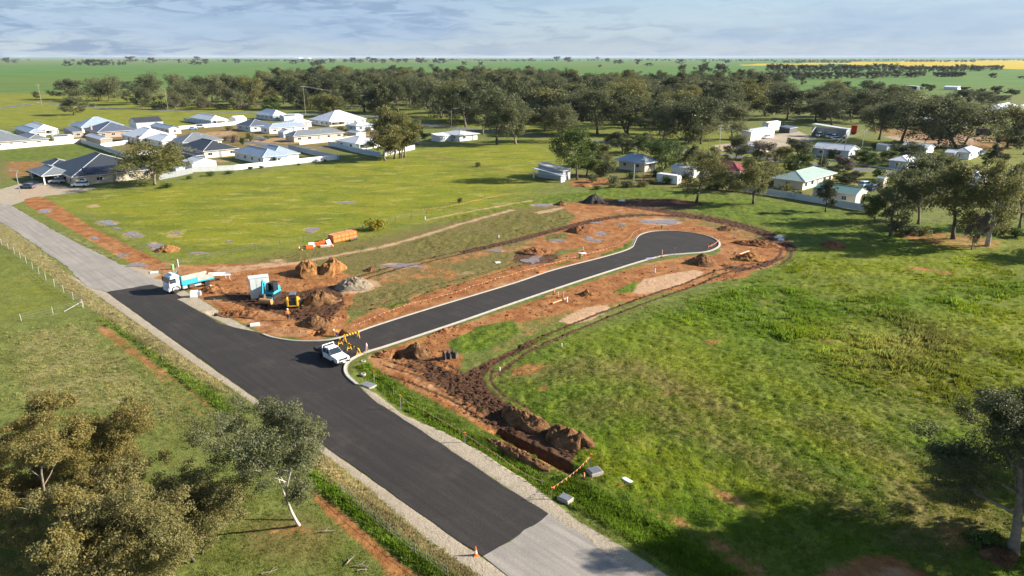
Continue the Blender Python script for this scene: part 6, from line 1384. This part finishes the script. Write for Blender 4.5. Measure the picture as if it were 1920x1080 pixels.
bend = dict(pelvis=(0,0,.82,.15), belly=(.15,0,.93,.15), chest=(.36,0,1.0,.17), neck=(.50,0,1.02,.06), head0=(.57,0,1.02,.085), head1=(.66,0,1.06,.095), shl=(.38,.2,1.0,.075), ell=(.46,.24,.72,.055), wrl=(.58,.2,.48,.04), hal=(.60,.19,.40,.04), fil=(.62,.18,.31,.018), thl=(.65,.15,.37,.016),
            shr=(.38,-.2,1.0,.075), elr=(.46,-.24,.72,.055), wrr=(.58,-.18,.48,.04), har=(.60,-.17,.40,.04), fir=(.62,-.16,.31,.018), thr=(.65,-.13,.37,.016), hil=(0,.12,.76,.11), knl=(.16,.14,.42,.08), anl=(.0,.14,.09,.055), tol=(.17,.15,.05,.045), hir=(0,-.12,.76,.11), knr=(.14,-.14,.42,.08), anr=(-.03,-.14,.09,.055), tor=(.14,-.15,.05,.045))
person('worker in orange shirt bending over the open hole by the kerb', G(633, 631)+Vector((0,0,-.25)), R(150), bend)
wk3 = person('worker in hi vis bending in the pit behind the truck ramp', G(404, 543)+Vector((0,0,-.35)), R(200), bend)

# ------------------------------------------------------------------ site furniture
M_BARY = mat('barricade_yellow', (.80, .42, .01), .5, var=.05); M_BARK2 = mat('barricade_black', (.025, .025, .025), .6)
def barricade(label, a, b, legs=2, h=.9):
    A, B = G(*a), G(*b); L = (B-A).length; o = empty('road_barricade', A, math.atan2(B.y-A.y, B.x-A.x), label, 'barricade')
    n = 11; y_ = MB(); k_ = MB()
    for i in range(n):
        x0, x1 = L*i/n, L*(i+1)/n
        (y_ if i % 2 == 0 else k_).add([(x0+.06,-.025,h-.25),(x1+.06,-.025,h-.25),(x1-.06,-.025,h),(x0-.06,-.025,h),(x0+.06,.025,h-.25),(x1+.06,.025,h-.25),(x1-.06,.025,h),(x0-.06,.025,h)], [(0,1,2,3),(7,6,5,4),(0,4,5,1),(2,6,7,3),(0,3,7,4),(1,5,6,2)])
    y_.build('board', M_BARY, o); k_.build('stripe', M_BARK2, o)
    for i in range(legs):
        x = .15 + (L-.3)*i/(legs-1)
        MB().bar((x,-.36,0),(x,-.02,h+.08),.06).bar((x,.36,0),(x,.02,h+.08),.06).bar((x,-.26,.3),(x,.26,.3),.05).build('trestle', M_BARY, o)
barricade('yellow and black striped barricade across the court, rear one', (645,640), (674,632), 2)
barricade('yellow and black striped barricade nearest the ute, long front one', (637,647), (674,667), 3, .95)
def cone(label, px, py, h=.75, tilt=0, group=None):
    o = empty('traffic_cone', G(px, py), 0, label, 'traffic cone', group); o.rotation_euler = (tilt, 0, .3)
    MB().box(-.19,-.19,0,.19,.19,.05).build('base', M_ORANGE, o, bevel=.015); MB().lathe([(.15,.05),(.125,.2*h),(.118,.24*h)],14).lathe([(.085,.56*h),(.035,h),(.02,h)],14).build('body', M_ORANGE, o); MB().lathe([(.12,.22*h),(.086,.57*h)],14).build('reflective_band', M_WHITEP, o)
cone('orange traffic cone with a white band at the near end of the asphalt', 892, 1041, .8)
def bollard(label, px, py, h=1.0, base=True, tilt=0):
    o = empty('road_bollard', G(px, py), 0, label, 'bollard'); o.rotation_euler = (tilt, tilt*.5, 0)
    if base: MB().lathe([(.26,0),(.26,.07),(.14,.1)],12).build('base', M_BLACK, o)
    MB().lathe([(.07,.08),(.065,h)],10).build('post', M_ORANGE, o); MB().lathe([(.072,h*.45),(.071,h*.58)],10).lathe([(.072,h*.72),(.07,h*.85)],10).build('reflective_band', M_WHITEP, o)
bollard('orange white banded bollard on a black foot at the court bowl entrance', 1241, 482, 1.5); bollard('orange bollard beside the green pillar above the court', 1093, 472, 1.1); bollard('orange bollard on the bare ground above the bowl', 1167, 431, .9)
bollard('orange bollard left of two beside the south kerb', 1039, 552, 1.0); bollard('orange bollard right of two beside the south kerb', 1046, 559, 1.2); bollard('leaning orange bollard near the orange pipe right of the bowl', 1383, 480, 1.0, tilt=.3); bollard('small orange bollard at the top of the bowl', 1378, 447, .8)
M_PVC = mat('white_pipe', (.76, .74, .72), .45); M_PIPEO = mat('orange_pipe', (.75, .25, .09), .5); M_GREENP = mat('green_pillar_paint', (.06, .22, .09), .5); M_LIME = mat('lime_post', (.20, .50, .16), .5)
def stub(label, px, py, h, r=.11, m=None, cat='pipe stub', name='pipe_stub'):
    prop(MB().lathe([(r,-.2),(r,h-.05),(r*1.15,h-.05),(r*1.15,h),(r*.4,h+.03)],10).build(name, m or M_PVC, None, loc=G(px, py)), label, cat)
stub('white pipe stub standing in the bare soil south of the court', 1228, 511, .7); stub('white pipe stub beside the orange pipe south of the court', 1063, 566, .75, .13); stub('grey pipe stub beside the two orange bollards', 1056, 557, .9, .1, M_STEEL); stub('white pipe stub beside the pale track', 797, 411, .6); stub('white pipe stub left of the lush patch', 935, 446, .6)
stub('white pipe stub in the green field', 1053, 650, .45, .08); stub('white pipe stub by the muddy curve', 937, 695, .4, .08); stub('green pillar box beside the north kerb', 1088, 484, .9, .2, M_GREENP, 'pillar', 'service_pillar'); stub('dark green pillar box above the court bowl', 1241, 428, .7, .18, M_GREENP, 'pillar', 'service_pillar')
stub('lime green bin beside the timber corner post', 324, 505, .9, .24, M_LIME, 'bin', 'bin'); stub('timber corner post where the wire fences meet', 334, 500, 1.4, .14, M_POSTW, 'post', 'fence_post'); stub('dark timber post lying beside the corner post', 330, 503, 1.0, .1, M_POSTD, 'post', 'fence_post')
def lying_pipe(label, a, b, r, m): prop(MB().tube([G(*a)+Vector((0,0,r+.08)), G(*b)+Vector((0,0,r+.25))], r, 10).build('pipe', m), label, 'pipe')
lying_pipe('orange pipe lying on the soil south of the court', (1036,571), (1061,564), .13, M_PIPEO); lying_pipe('orange pipe lying in the spoil right of the bowl', (1386,479), (1404,474), .13, M_PIPEO)
# survey stakes and bunting
M_FLAG = mat('orange_flag', (.85, .20, .03), .7, var=.15); M_FLAGP = mat('faded_flag', (.82, .42, .30), .7, var=.15); M_ROPE = mat('rope', (.55, .45, .38), .8)
def stake(label, px, py, h, m=None, tip=None):
    o = empty('survey_stake', G(px, py), 0, label, 'stake'); MB().bar((0,0,-.2),(.04,0,h),.07).build('shaft', m or M_POSTW, o)
    MB().box(-.06,-.05,h-.25,.14,.05,h).build('tip', tip or M_FLAG, o)
stake('pale stake with an orange tip at the top of the roadside flag line', 751, 767, 1.7, tip=M_BARY); stake('pale stake beside the grated pit', 701, 716, 1.5, tip=M_FLAG); stake('grey stake on the court bowl kerb', 1264.5, 478, 1.4, M_STEEL); stake('grey stake holding the bunting in the court bowl', 1327, 470, 1.3, M_STEEL)
stake('orange tipped stake in the roadside weeds', 871, 829, 1.1); 
pk = empty('marker_trestle', G(688, 662), .3, 'pink taped marker trestle standing at the kerb corner', 'marker')
M_PINK = mat('pink_tape', (.80, .42, .42), .7, var=.2); MB().bar((0,0,1.25),(-.18,-.18,0),.06).bar((0,0,1.25),(.22,-.1,0),.06).bar((0,0,1.25),(0,.25,0),.06).build('legs', M_POSTW, pk); MB().lathe([(.1,.85),(.14,1.1),(.06,1.4)],8).box(-.12,-.1,.3,-.02,.0,.8).build('tape', M_PINK, pk)
def bunting(label, pts, z=.55, step=.9, posts=True, sag=.12, m=None, s=.16, every=6.0, zs=None):
    P = smooth_line(W(pts), n=8); d = np.r_[0, np.cumsum(np.linalg.norm(np.diff(P, axis=0), axis=1))]; b = Vector((*P[0], 0))
    o = empty('flag_bunting', b, 0, label, 'bunting')
    def at(t):
        k = t/every; q = k - math.floor(k); zz = z if zs is None else np.interp(t, [0, d[-1]], zs)
        return Vector((np.interp(t, d, P[:, 0]), np.interp(t, d, P[:, 1]), zz - sag*4*q*(1-q))) - b
    n = int(d[-1]/step); rope = MB(); fl = MB(); rnd = random.Random(int(pts[0][0]))
    for i in range(n):
        A, B = at(i*step), at((i+1)*step); rope.bar(A, B, .012)
        c = A.lerp(B, .5); dx = (B-A).normalized()*s*.6; sw = Vector((rnd.uniform(-.06,.06), rnd.uniform(-.06,.06), 0))
        fl.add([c-dx, c+dx, c+sw-Vector((0,0,s*1.5)), c-dx+Vector((.012,.012,0)), c+dx+Vector((.012,.012,0)), c+sw-Vector((-.012,-.012,s*1.5))], [(0,1,2),(5,4,3),(0,3,4,1),(1,4,5,2),(2,5,3,0)])
    rope.build('rope', M_ROPE, o); f = fl.build('flags', m or M_FLAG, o); f['kind'] = 'stuff'
    if posts:
        for i in range(int(d[-1]/every)+1):
            p = at(i*every); MB().bar(Vector((p.x,p.y,-.2)), Vector((p.x,p.y,p.z+.1)), .04).build('post', M_POSTW, o)
bunting('string of orange flags along the north kerb of the court', [(660,617),(700,600),(760,577),(840,556),(900,536),(960,518),(1040,496),(1100,480),(1150,466),(1180,450),(1192,436),(1230,427)], .5, 1.0, m=M_FLAG, s=.15)
bunting('string of flags beside the pale track in the yellow field', [(775,397),(830,391),(870,384),(920,372),(960,365)], .5, 1.0, m=M_FLAG, s=.15)
bunting('row of orange flags in the weeds beside the right shoulder', [(738,738),(770,762),(800,778),(850,806),(900,838),(950,872),(1000,903),(1034,915)], .45, .9, m=M_FLAG, s=.17)
bunting('string of orange flags slung from stake to stake over the trench end', [(1034,934),(1060,917),(1085,898),(1107,876)], 1.1, .55, m=M_FLAG, s=.15, every=20, zs=(1.0, 1.35))
bunting('short string of orange flags across the court bowl', [(1327,470),(1340,463),(1350,455)], .9, .7, m=M_FLAG, s=.22)
bunting('line of orange flags round the kiosk excavation', [(402,565),(420,575),(440,588),(452,590)], .4, .8, m=M_FLAG, s=.2)
bunting('orange flags laid along the dug corner', [(500,612),(540,622),(580,624),(610,622)], .3, .9, m=M_FLAG, s=.2)
stake('tall stake at the trench end holding the flag string', 1107, 878, 1.5); stake('tall stake at the road end of the flag string', 1034, 936, 1.2)
bollard('small red white bollard beside the trench end', 1095, 897, .6)
# pit lids and manholes
M_GRATE = mat('steel_grate', (.30, .31, .32), .45, .6, var=.15); M_LID = mat('pale_lid', (.58, .60, .60), .6, var=.06)
def pit(label, px, py, w, d, h, rz, grate=True, slats=7):
    o = empty('drain_pit', G(px, py), rz, label, 'drain pit')
    MB().box(-w/2,-d/2,-.3,w/2,d/2,h).build('surround', M_LID if not grate else M_CONC, o, bevel=.03)
    if grate:
        MB().box(-w*.42,-d*.42,h,w*.42,d*.42,h+.02).build('well', M_BLACK, o)
        for i in range(slats): x = -w*.4 + w*.8*(i+.5)/slats; MB().box(x-w*.045,-d*.42,h+.01,x+w*.045,d*.42,h+.06).build('grate_bar', M_GRATE, o)
pit('raised steel grated pit nearest the trench end', 1115, 888, 1.25, 1.05, .38, R(25)); pit('low grated pit in the roadside weeds', 1060, 936, 1.15, .9, .22, R(-40)); pit('flat grated pit with a concrete surround at the kerb end', 690, 722, 1.7, 1.2, .06, R(-35))
pit('pale pit lid beside the walking worker', 478, 610, 1.3, .9, .25, R(20), False); pit('pale pit lid beside the red strip', 289, 511, 1.3, .8, .15, R(25), False); pit('grey pit lid in the bare soil of the north works', 933, 492, 1.0, .8, .08, R(20), False)
pit('flat pale slab in the grass beyond the raised pit', 1176, 900, 1.0, .5, .05, R(-50), False)
pit('pale square lid with an orange bollard above the court', 1092, 475, 1.5, 1.0, .08, R(20), False)
def ring(label, px, py, r):
    o = empty('manhole_ring', G(px, py), 0, label, 'manhole'); MB().lathe([(r,-.1),(r,.1),(r*.8,.14),(r*.55,.14),(r*.5,.05)],16).build('collar', M_CONC, o); MB().lathe([(r*.5,.06),(r*.48,.07)],14).build('cover', M_CHASSIS, o)
ring('white round pit collar in the corner weeds, upper one', 681, 678, .33); ring('white round pit collar in the corner weeds, lower one', 681, 702, .33)
# white plastic pit standing behind the truck
q = empty('pit_box', G(366, 556), R(15), 'white plastic pit box with a grey side panel beside the tipper truck', 'pit box'); MB().box(-.7,-.5,0,.5,.5,.95,.06,.06).build('shell', M_WHITEP, q, bevel=.04); MB().box(.5,-.5,.15,.95,.5,.85,.05,.05).build('side_panel', M_STEEL, q, bevel=.03)
# orange barriers stacked in the grass, one object each
A0, B0 = G(626, 456), G(670, 446); ang = math.atan2(B0.y-A0.y, B0.x-A0.x); Ls = (B0-A0).length / 3
bm_ = MB().extrude_y([(0,.05),(Ls-.06,.05),(Ls-.06,.76),(0,.76)], 0, 2.0).mesh('shell', bevel=.06); bm_.materials.append(M_ORANGEP)
rb_ = MB()
for z in (.12,.64): rb_.box(-.02,-.05,z,Ls-.04,-.0,z+.10)
for x in (0, Ls/2, Ls-.14): rb_.box(x,-.05,.22,x+.1,-.0,.64)
rm_ = rb_.mesh('rib'); rm_.materials.append(M_ORANGE)
for r_ in range(2):
    for c_ in range(3):
        o = empty('plastic_barrier', A0 + Vector((math.cos(ang), math.sin(ang), 0))*Ls*c_ + Vector((0,0,.77*r_)), ang, f"orange plastic barrier in the {'upper' if r_ else 'lower'} row of the stack, {['left','middle','right'][c_]} one", 'barrier', 'stacked orange barriers')
        link('shell', bm_, None, o); link('rib', rm_, None, o)
prop(MB().tube([G(656,453)+Vector((0,0,.25)), G(669,449)+Vector((0,0,.25))], .25, 12).build('pipe', M_BLACK), 'black pipe lying at the foot of the orange barrier stack', 'pipe')
for i, (x, y, l, rz, m, nm) in enumerate([(573,467,1.6,.35,M_ORANGE,'left'),(581,462,1.8,.3,M_ORANGE,'second'),(597,459,1.5,.3,M_ORANGE,'third'),(605,456,1.2,.35,M_ORANGE,'fourth')]):
    o = empty('plastic_barrier', G(x, y), rz, f'orange plastic barrier in the jumble beside the stack, {nm} one from the left', 'barrier'); MB().extrude_y([(0,0),(l,0),(l-.1,.75),(.1,.75)], -.25, .25).build('shell', m, o, bevel=.05); MB().box(.15,-.3,.3,l-.15,.3,.42).build('rib', M_ORANGEP, o)
for i, (x, y, sz, nm) in enumerate([(585,464,1.1,'left'),(591,462,.9,'middle'),(618,458,1.0,'right')]):
    o = empty('road_sign', G(x, y), .4+i*.3, f'white road sign panel dumped beside the orange barriers, {nm} one', 'sign'); MB().box(-sz/2,-.02,.05,sz/2,.02,sz*.95).build('panel', M_WHITEP, o).rotation_euler = (-.5,0,0); MB().box(-sz*.2,-.035,.35,sz*.2,-.02,.6).build('marking', M_RED, o).rotation_euler = (-.5,0,0); MB().bar((-.3,.1,0),(-.3,.45,.5),.05).bar((.3,.1,0),(.3,.45,.5),.05).build('stand', M_STEEL, o)
cone('fallen looking cone at the left end of the barrier jumble', 566, 469, .8, .9); cone('white and orange cone standing beside the barrier jumble', 561, 467, .8); cone('orange cone right of the barrier jumble', 624, 462, .5)
prop(MB().box(-1.2,-.5,0,1.2,.5,.12).box(-1.2,-.5,.2,1.2,.5,.28).box(-1.1,-.4,.12,-.9,.4,.2).box(.9,-.4,.12,1.1,.4,.2).build('pallet', mat('pallet_timber', (.55,.47,.36), .8, var=.2), None, loc=G(612,462), rot=(0,0,.4)), 'pale timber pallet lying before the barrier jumble', 'pallet')
bags = MB().box(-.7,-.25,0,.7,.25,.25).mesh('tool_bundle', bevel=.06)
prop(link('tool_bundle', bags, mat('purple_bag', (.35,.28,.45), .7, var=.2), None, G(1217,486), (0,0,.3)), 'pale purple bundle lying on the court kerb', 'bundle'); prop(link('tool_bundle', bags.copy(), None, None, G(1016,511), (0,0,.4)), 'red bundle lying beside the north kerb', 'bundle').data.materials.clear()
for o in COL.objects:
    if o.get('label') == 'red bundle lying beside the north kerb': o.data.materials.append(M_ORANGE)
cc = empty('shipping_container', G(1269, 347), R(45), 'white container box standing at the edge of the upper meadow', 'container')
MB().box(0,0,.15,2.4,7.2,2.6).build('body', WL['white'], cc, bevel=.04); MB().box(-.03,-.03,2.6,2.43,7.23,2.7).build('roof', RF['white'], cc)
for i in range(2): MB().box(.08+i*1.16,-.04,.25,1.18+i*1.16,0,2.5).build('door', M_PAINTW, cc)
# fallen branches under the gums
for i, (x, y, a, L) in enumerate([(595,1000,.3,1.6),(648,1062,1.2,1.2),(664,1064,.2,1.3),(670,1072,.4,1.4),(490,1078,.4,1.5)]):
    rng = np.random.default_rng(900+i); m = MB(); p, d = limb((0,0,.12), (math.cos(a),math.sin(a),.05), L, .15, rng, 5, 0); m.tube(p, [.06,.055,.05,.04,.03,.02], 5)
    s2, _ = limb(p[2], (math.cos(a+.8),math.sin(a+.8),.2), L*.4, .1, rng, 3, 0); m.tube(s2, [.035,.03,.02,.01], 4)
    prop(m.build('fallen_branch', M_BARK, None, loc=G(x, y)), ['pale fallen branch nearest the white trunked gum','steep little fallen branch in the grass at the bottom','short fallen branch right of the steep one at the bottom','lowest fallen branch of the three at the bottom','pale fallen branch under the forked olive gum'][i], 'branch')
# scrap yard pieces
for i, (x, y, w, h_, m, l) in enumerate([(1745,262,9,2.6,WL['tan'],'cream truck trailer in the scrap yard'),(1868,268,6,2.4,M_CHASSIS,'dark container in the scrap yard at right'),(1915,272,5,3,WL['brick'],'brown container at the right edge of the scrap yard'),(1595,252,2.5,3.4,M_RED,'red truck behind the truck shed'),(1830,255,6,2.6,M_CHASSIS,'old dark truck body in the scrap yard')]):
    o = empty('truck_body', G(x, y), R(-20), l, 'truck body'); MB().box(0,0,.9,w,2.4,.9+h_).build('box', m, o, bevel=.05); MB().box(0,.3,.5,w,2.1,.9).build('chassis', M_CHASSIS, o)
    for xx in (.9, w-.9): 
        for yy in (.1, 2.3): wheel(o, xx, yy, .5, .3, 1)
# ------------------------------------------------------------------ grass, weeds: countless tufts, scattered by geometry nodes
def tuft_mesh(name, seed, nbl, h, w, spread):
    rng = np.random.default_rng(seed); V = []; Tn = []
    for i in range(nbl):
        a = rng.uniform(0, 6.28); b = rng.uniform(0, 6.28); r = spread*rng.random()**.5; x, y = r*math.cos(b), r*math.sin(b)
        hh = h*rng.uniform(.55, 1.1); le = rng.uniform(.1, .55)*hh; c, s = math.cos(a)*w, math.sin(a)*w; ox, oy = math.cos(b)*le, math.sin(b)*le
        k = len(V); V += [(x-c, y-s, 0), (x+c, y+s, 0), (x+ox*.5+c*.8, y+oy*.5+s*.8, hh*.6), (x+ox*.5-c*.8, y+oy*.5-s*.8, hh*.6), (x+ox, y+oy, hh)]
        Tn += [(k, k+1, k+2), (k, k+2, k+3), (k+3, k+2, k+4)]
    return np_mesh(name, np.array(V), tris=Tn)
gm2 = bpy.data.materials.new('grass_blades'); gm2.use_nodes = True; nd2, lk2 = gm2.node_tree.nodes, gm2.node_tree.links
at = nd2.new('ShaderNodeAttribute'); at.attribute_type = 'INSTANCER'; at.attribute_name = 'tint'
b2 = nd2['Principled BSDF']; b2.inputs['Roughness'].default_value = .7; b2.inputs['Specular IOR Level'].default_value = .15
t2 = nd2.new('ShaderNodeBsdfTranslucent'); ms2 = nd2.new('ShaderNodeMixShader'); ms2.inputs[0].default_value = .45
lk2.new(at.outputs['Color'], b2.inputs['Base Color']); lk2.new(at.outputs['Color'], t2.inputs[0]); lk2.new(b2.outputs[0], ms2.inputs[1]); lk2.new(t2.outputs[0], ms2.inputs[2]); lk2.new(ms2.outputs[0], nd2['Material Output'].inputs[0])
def scatter(name, label, cat, X, Y, Z, S, colr, seed, proto):
    me = bpy.data.meshes.new(name); me.vertices.add(len(X)); me.vertices.foreach_set('co', np.stack([X, Y, Z], 1).astype(np.float32).ravel())
    a = me.attributes.new('sz', 'FLOAT', 'POINT'); a.data.foreach_set('value', S.astype(np.float32))
    a = me.attributes.new('tint', 'FLOAT_COLOR', 'POINT'); a.data.foreach_set('color', np.c_[colr, np.ones(len(X))].astype(np.float32).ravel())
    o = prop(link(name, me), label, cat, kind='stuff')
    po = bpy.data.objects.new(name + '_blades', proto); proto.materials.append(gm2)
    ng = bpy.data.node_groups.new(name, 'GeometryNodeTree'); ng.interface.new_socket('Geometry', in_out='INPUT', socket_type='NodeSocketGeometry'); ng.interface.new_socket('Geometry', in_out='OUTPUT', socket_type='NodeSocketGeometry')
    n = ng.nodes; gi, go = n.new('NodeGroupInput'), n.new('NodeGroupOutput'); ip = n.new('GeometryNodeInstanceOnPoints'); oi = n.new('GeometryNodeObjectInfo'); oi.inputs['Object'].default_value = po
    rv = n.new('FunctionNodeRandomValue'); rv.data_type = 'FLOAT_VECTOR'; rv.inputs[0].default_value = (-.15, -.15, 0); rv.inputs[1].default_value = (.15, .15, 6.28)
    na = n.new('GeometryNodeInputNamedAttribute'); na.data_type = 'FLOAT'; na.inputs[0].default_value = 'sz'
    L = ng.links.new; L(gi.outputs[0], ip.inputs['Points']); L(oi.outputs['Geometry'], ip.inputs['Instance']); L(rv.outputs[0], ip.inputs['Rotation']); L(na.outputs['Attribute'], ip.inputs['Scale']); L(ip.outputs[0], go.inputs[0])
    o.modifiers.new('scatter', 'NODES').node_group = ng
    return o
def sample_fan(n, r0, r1, rng, power=1.0, half=43):
    """points over the view's ground, thinning with distance"""
    u = rng.random(n); k = 1 - power
    r = (r0**k + u*(r1**k - r0**k))**(1/k) if abs(k) > 1e-6 else r0*(r1/r0)**u
    a = np.radians(rng.uniform(-half, half, n)); return r*np.sin(a), r*np.cos(a)
rng = np.random.default_rng(123)
def tints(M, X, Y):
    c = np.tile(np.array(C_BASE)*1.3, (len(X), 1))
    def mix(m, col):
        nonlocal c; m = np.clip(m, 0, 1)[:, None]; c = c*(1-m) + np.array(col)*m
    mix(M['lush']*.95, np.array(C_LUSH)*1.5); mix(M['yel']*.85, np.array(C_YEL)*1.2); mix(M['dry'], np.array(C_DRY)*1.15); mix(M['olive']*.5, C_OLIVE)
    big = fbm(X*.07, Y*.07, 3, 41)[:, None]; c = c*(.55 + .9*big); mid = fbm(X*.35, Y*.35, 2, 43)[:, None]; c = c*(.7 + .6*mid)
    return c * rng.uniform(.72, 1.28, (len(X), 1)) * (1 + rng.normal(0, .06, (len(X), 3)))
def grow(n, r0, r1, power, keep, size, name, label, cat, proto, seed):
    X, Y = sample_fan(n, r0, r1, rng, power); M = masks(X, Y)
    bare = np.clip(np.maximum.reduce([M['dirt'], M['mud_shade'], M['pale'], M['grav'], M['road']*2, M['wet']*2, M['crop']]), 0, 1)
    p = keep(M, X, Y) * np.clip(1.15 - bare*1.5, 0.03, 1) * (M['road'] < .05) * (M['wet'] < .05) * (M['grav'] < .55)
    k = rng.random(len(X)) < p
    X, Y = X[k], Y[k]; M = {c: v[k] for c, v in M.items()}
    Z = relief(X, Y, M) - .02; S = size(M, X, Y) * rng.uniform(.6, 1.4, len(X))
    return scatter(name, label, cat, X, Y, Z, S, tints(M, X, Y), seed, proto)
RANK = W([(1450,505),(1600,480),(1800,480),(2000,520),(2000,780),(1800,770),(1620,735),(1480,690),(1420,640),(1300,600),(1180,600),(1330,545)])
def rank(X, Y):
    d = seg_dist(X, Y, RANK, True); s = np.where(inside(X, Y, RANK), d, -d); return np.clip(s/10 + .5, 0, 1)
def lines_lush(X, Y):
    v = np.zeros(X.shape)
    for ch, op, s, fe, kind, P, hw in OPS:
        if ch == 'lush' and kind == 'l': v = np.maximum(v, np.clip((hw - seg_dist(X, Y, P, False)) / .5 + .5, 0, 1))
    return v
grow(240000, 26, 300, 1.2, lambda M, X, Y: np.clip(.04 + M['lush']*(.12 + .9*rank(X, Y))*np.clip(fbm(X*.2, Y*.2, 3, 51)*3.2 - 1.1, .05, 1) + .9*lines_lush(X, Y), 0, 1), lambda M, X, Y: .30 + .75*rank(X, Y)*fbm(X*.16, Y*.16, 3, 52)**2*2.6 + .35*lines_lush(X, Y), 'weeds', 'lush weeds and rank grass over the meadow', 'weeds', tuft_mesh('weed', 1, 16, .40, .05, .34), 1)
grow(560000, 26, 300, 1.25, lambda M, X, Y: .30 + .45*np.clip(fbm(X*.5, Y*.5, 3, 61)*3 - 1, 0, 1), lambda M, X, Y: .55 + .5*M['dry'] + .2*M['lush'], 'grass', 'short grass tufts over the paddocks and verges', 'grass', tuft_mesh('blade', 2, 12, .13, .028, .24), 2)
grow(120000, 26, 160, 1.2, lambda M, X, Y: np.clip(M['dry'], 0, 1), lambda M, X, Y: .75 + 0*X, 'dry_grass', 'straw coloured grass along the road verges', 'grass', tuft_mesh('straw', 3, 12, .32, .025, .26), 3)

# clods on the churned soil
def clod_mesh():
    bm = bmesh.new(); bmesh.ops.create_icosphere(bm, subdivisions=1, radius=.5)
    r = np.random.default_rng(4)
    for v in bm.verts: v.co *= r.uniform(.6, 1.15); v.co.z *= .65
    me = bpy.data.meshes.new('clod'); bm.to_mesh(me); bm.free(); return me
X, Y = sample_fan(260000, 45, 170, rng, 1.2, 30); M = masks(X, Y)
k = rng.random(len(X)) < np.clip(np.maximum(M['mud_shade']*.5, (M['dirt'] - .5)*.16), 0, 1) * (M['pale'] < .3) * (M['dirt'] + M['mud_shade'] > .85) * (M['road'] < .02) * (M['wet'] < .1) * (M['grav'] < .3)
X, Y = X[k], Y[k]; M = {c: v[k] for c, v in M.items()}
c = np.where((M['mud_shade'] > .45)[:, None], np.array(C_MUD)*1.5, np.array(C_DIRT)*.95) * rng.uniform(.6, 1.4, (len(X), 1))
scatter('soil_clods', 'loose clods over the dug and churned soil', 'soil', X, Y, relief(X, Y, M), rng.gamma(2.0, .085, len(X)) + .04, c, 4, clod_mesh())

# the air between here and the far fields
hz = MB().box(-9000, -400, -3, 9000, 30000, 60).build('haze', None); prop(hz, 'thin haze over the far fields', 'haze', kind='stuff')
hm = bpy.data.materials.new('haze'); hm.use_nodes = True; hn = hm.node_tree.nodes; hn.clear(); ho = hn.new('ShaderNodeOutputMaterial'); pv = hn.new('ShaderNodeVolumePrincipled')
pv.inputs['Color'].default_value = (.74, .84, 1.0, 1); pv.inputs['Density'].default_value = .000022; pv.inputs['Anisotropy'].default_value = .0
hm.node_tree.links.new(pv.outputs[0], ho.inputs['Volume']); hz.data.materials.append(hm)
scene.cycles.volume_bounces = 0
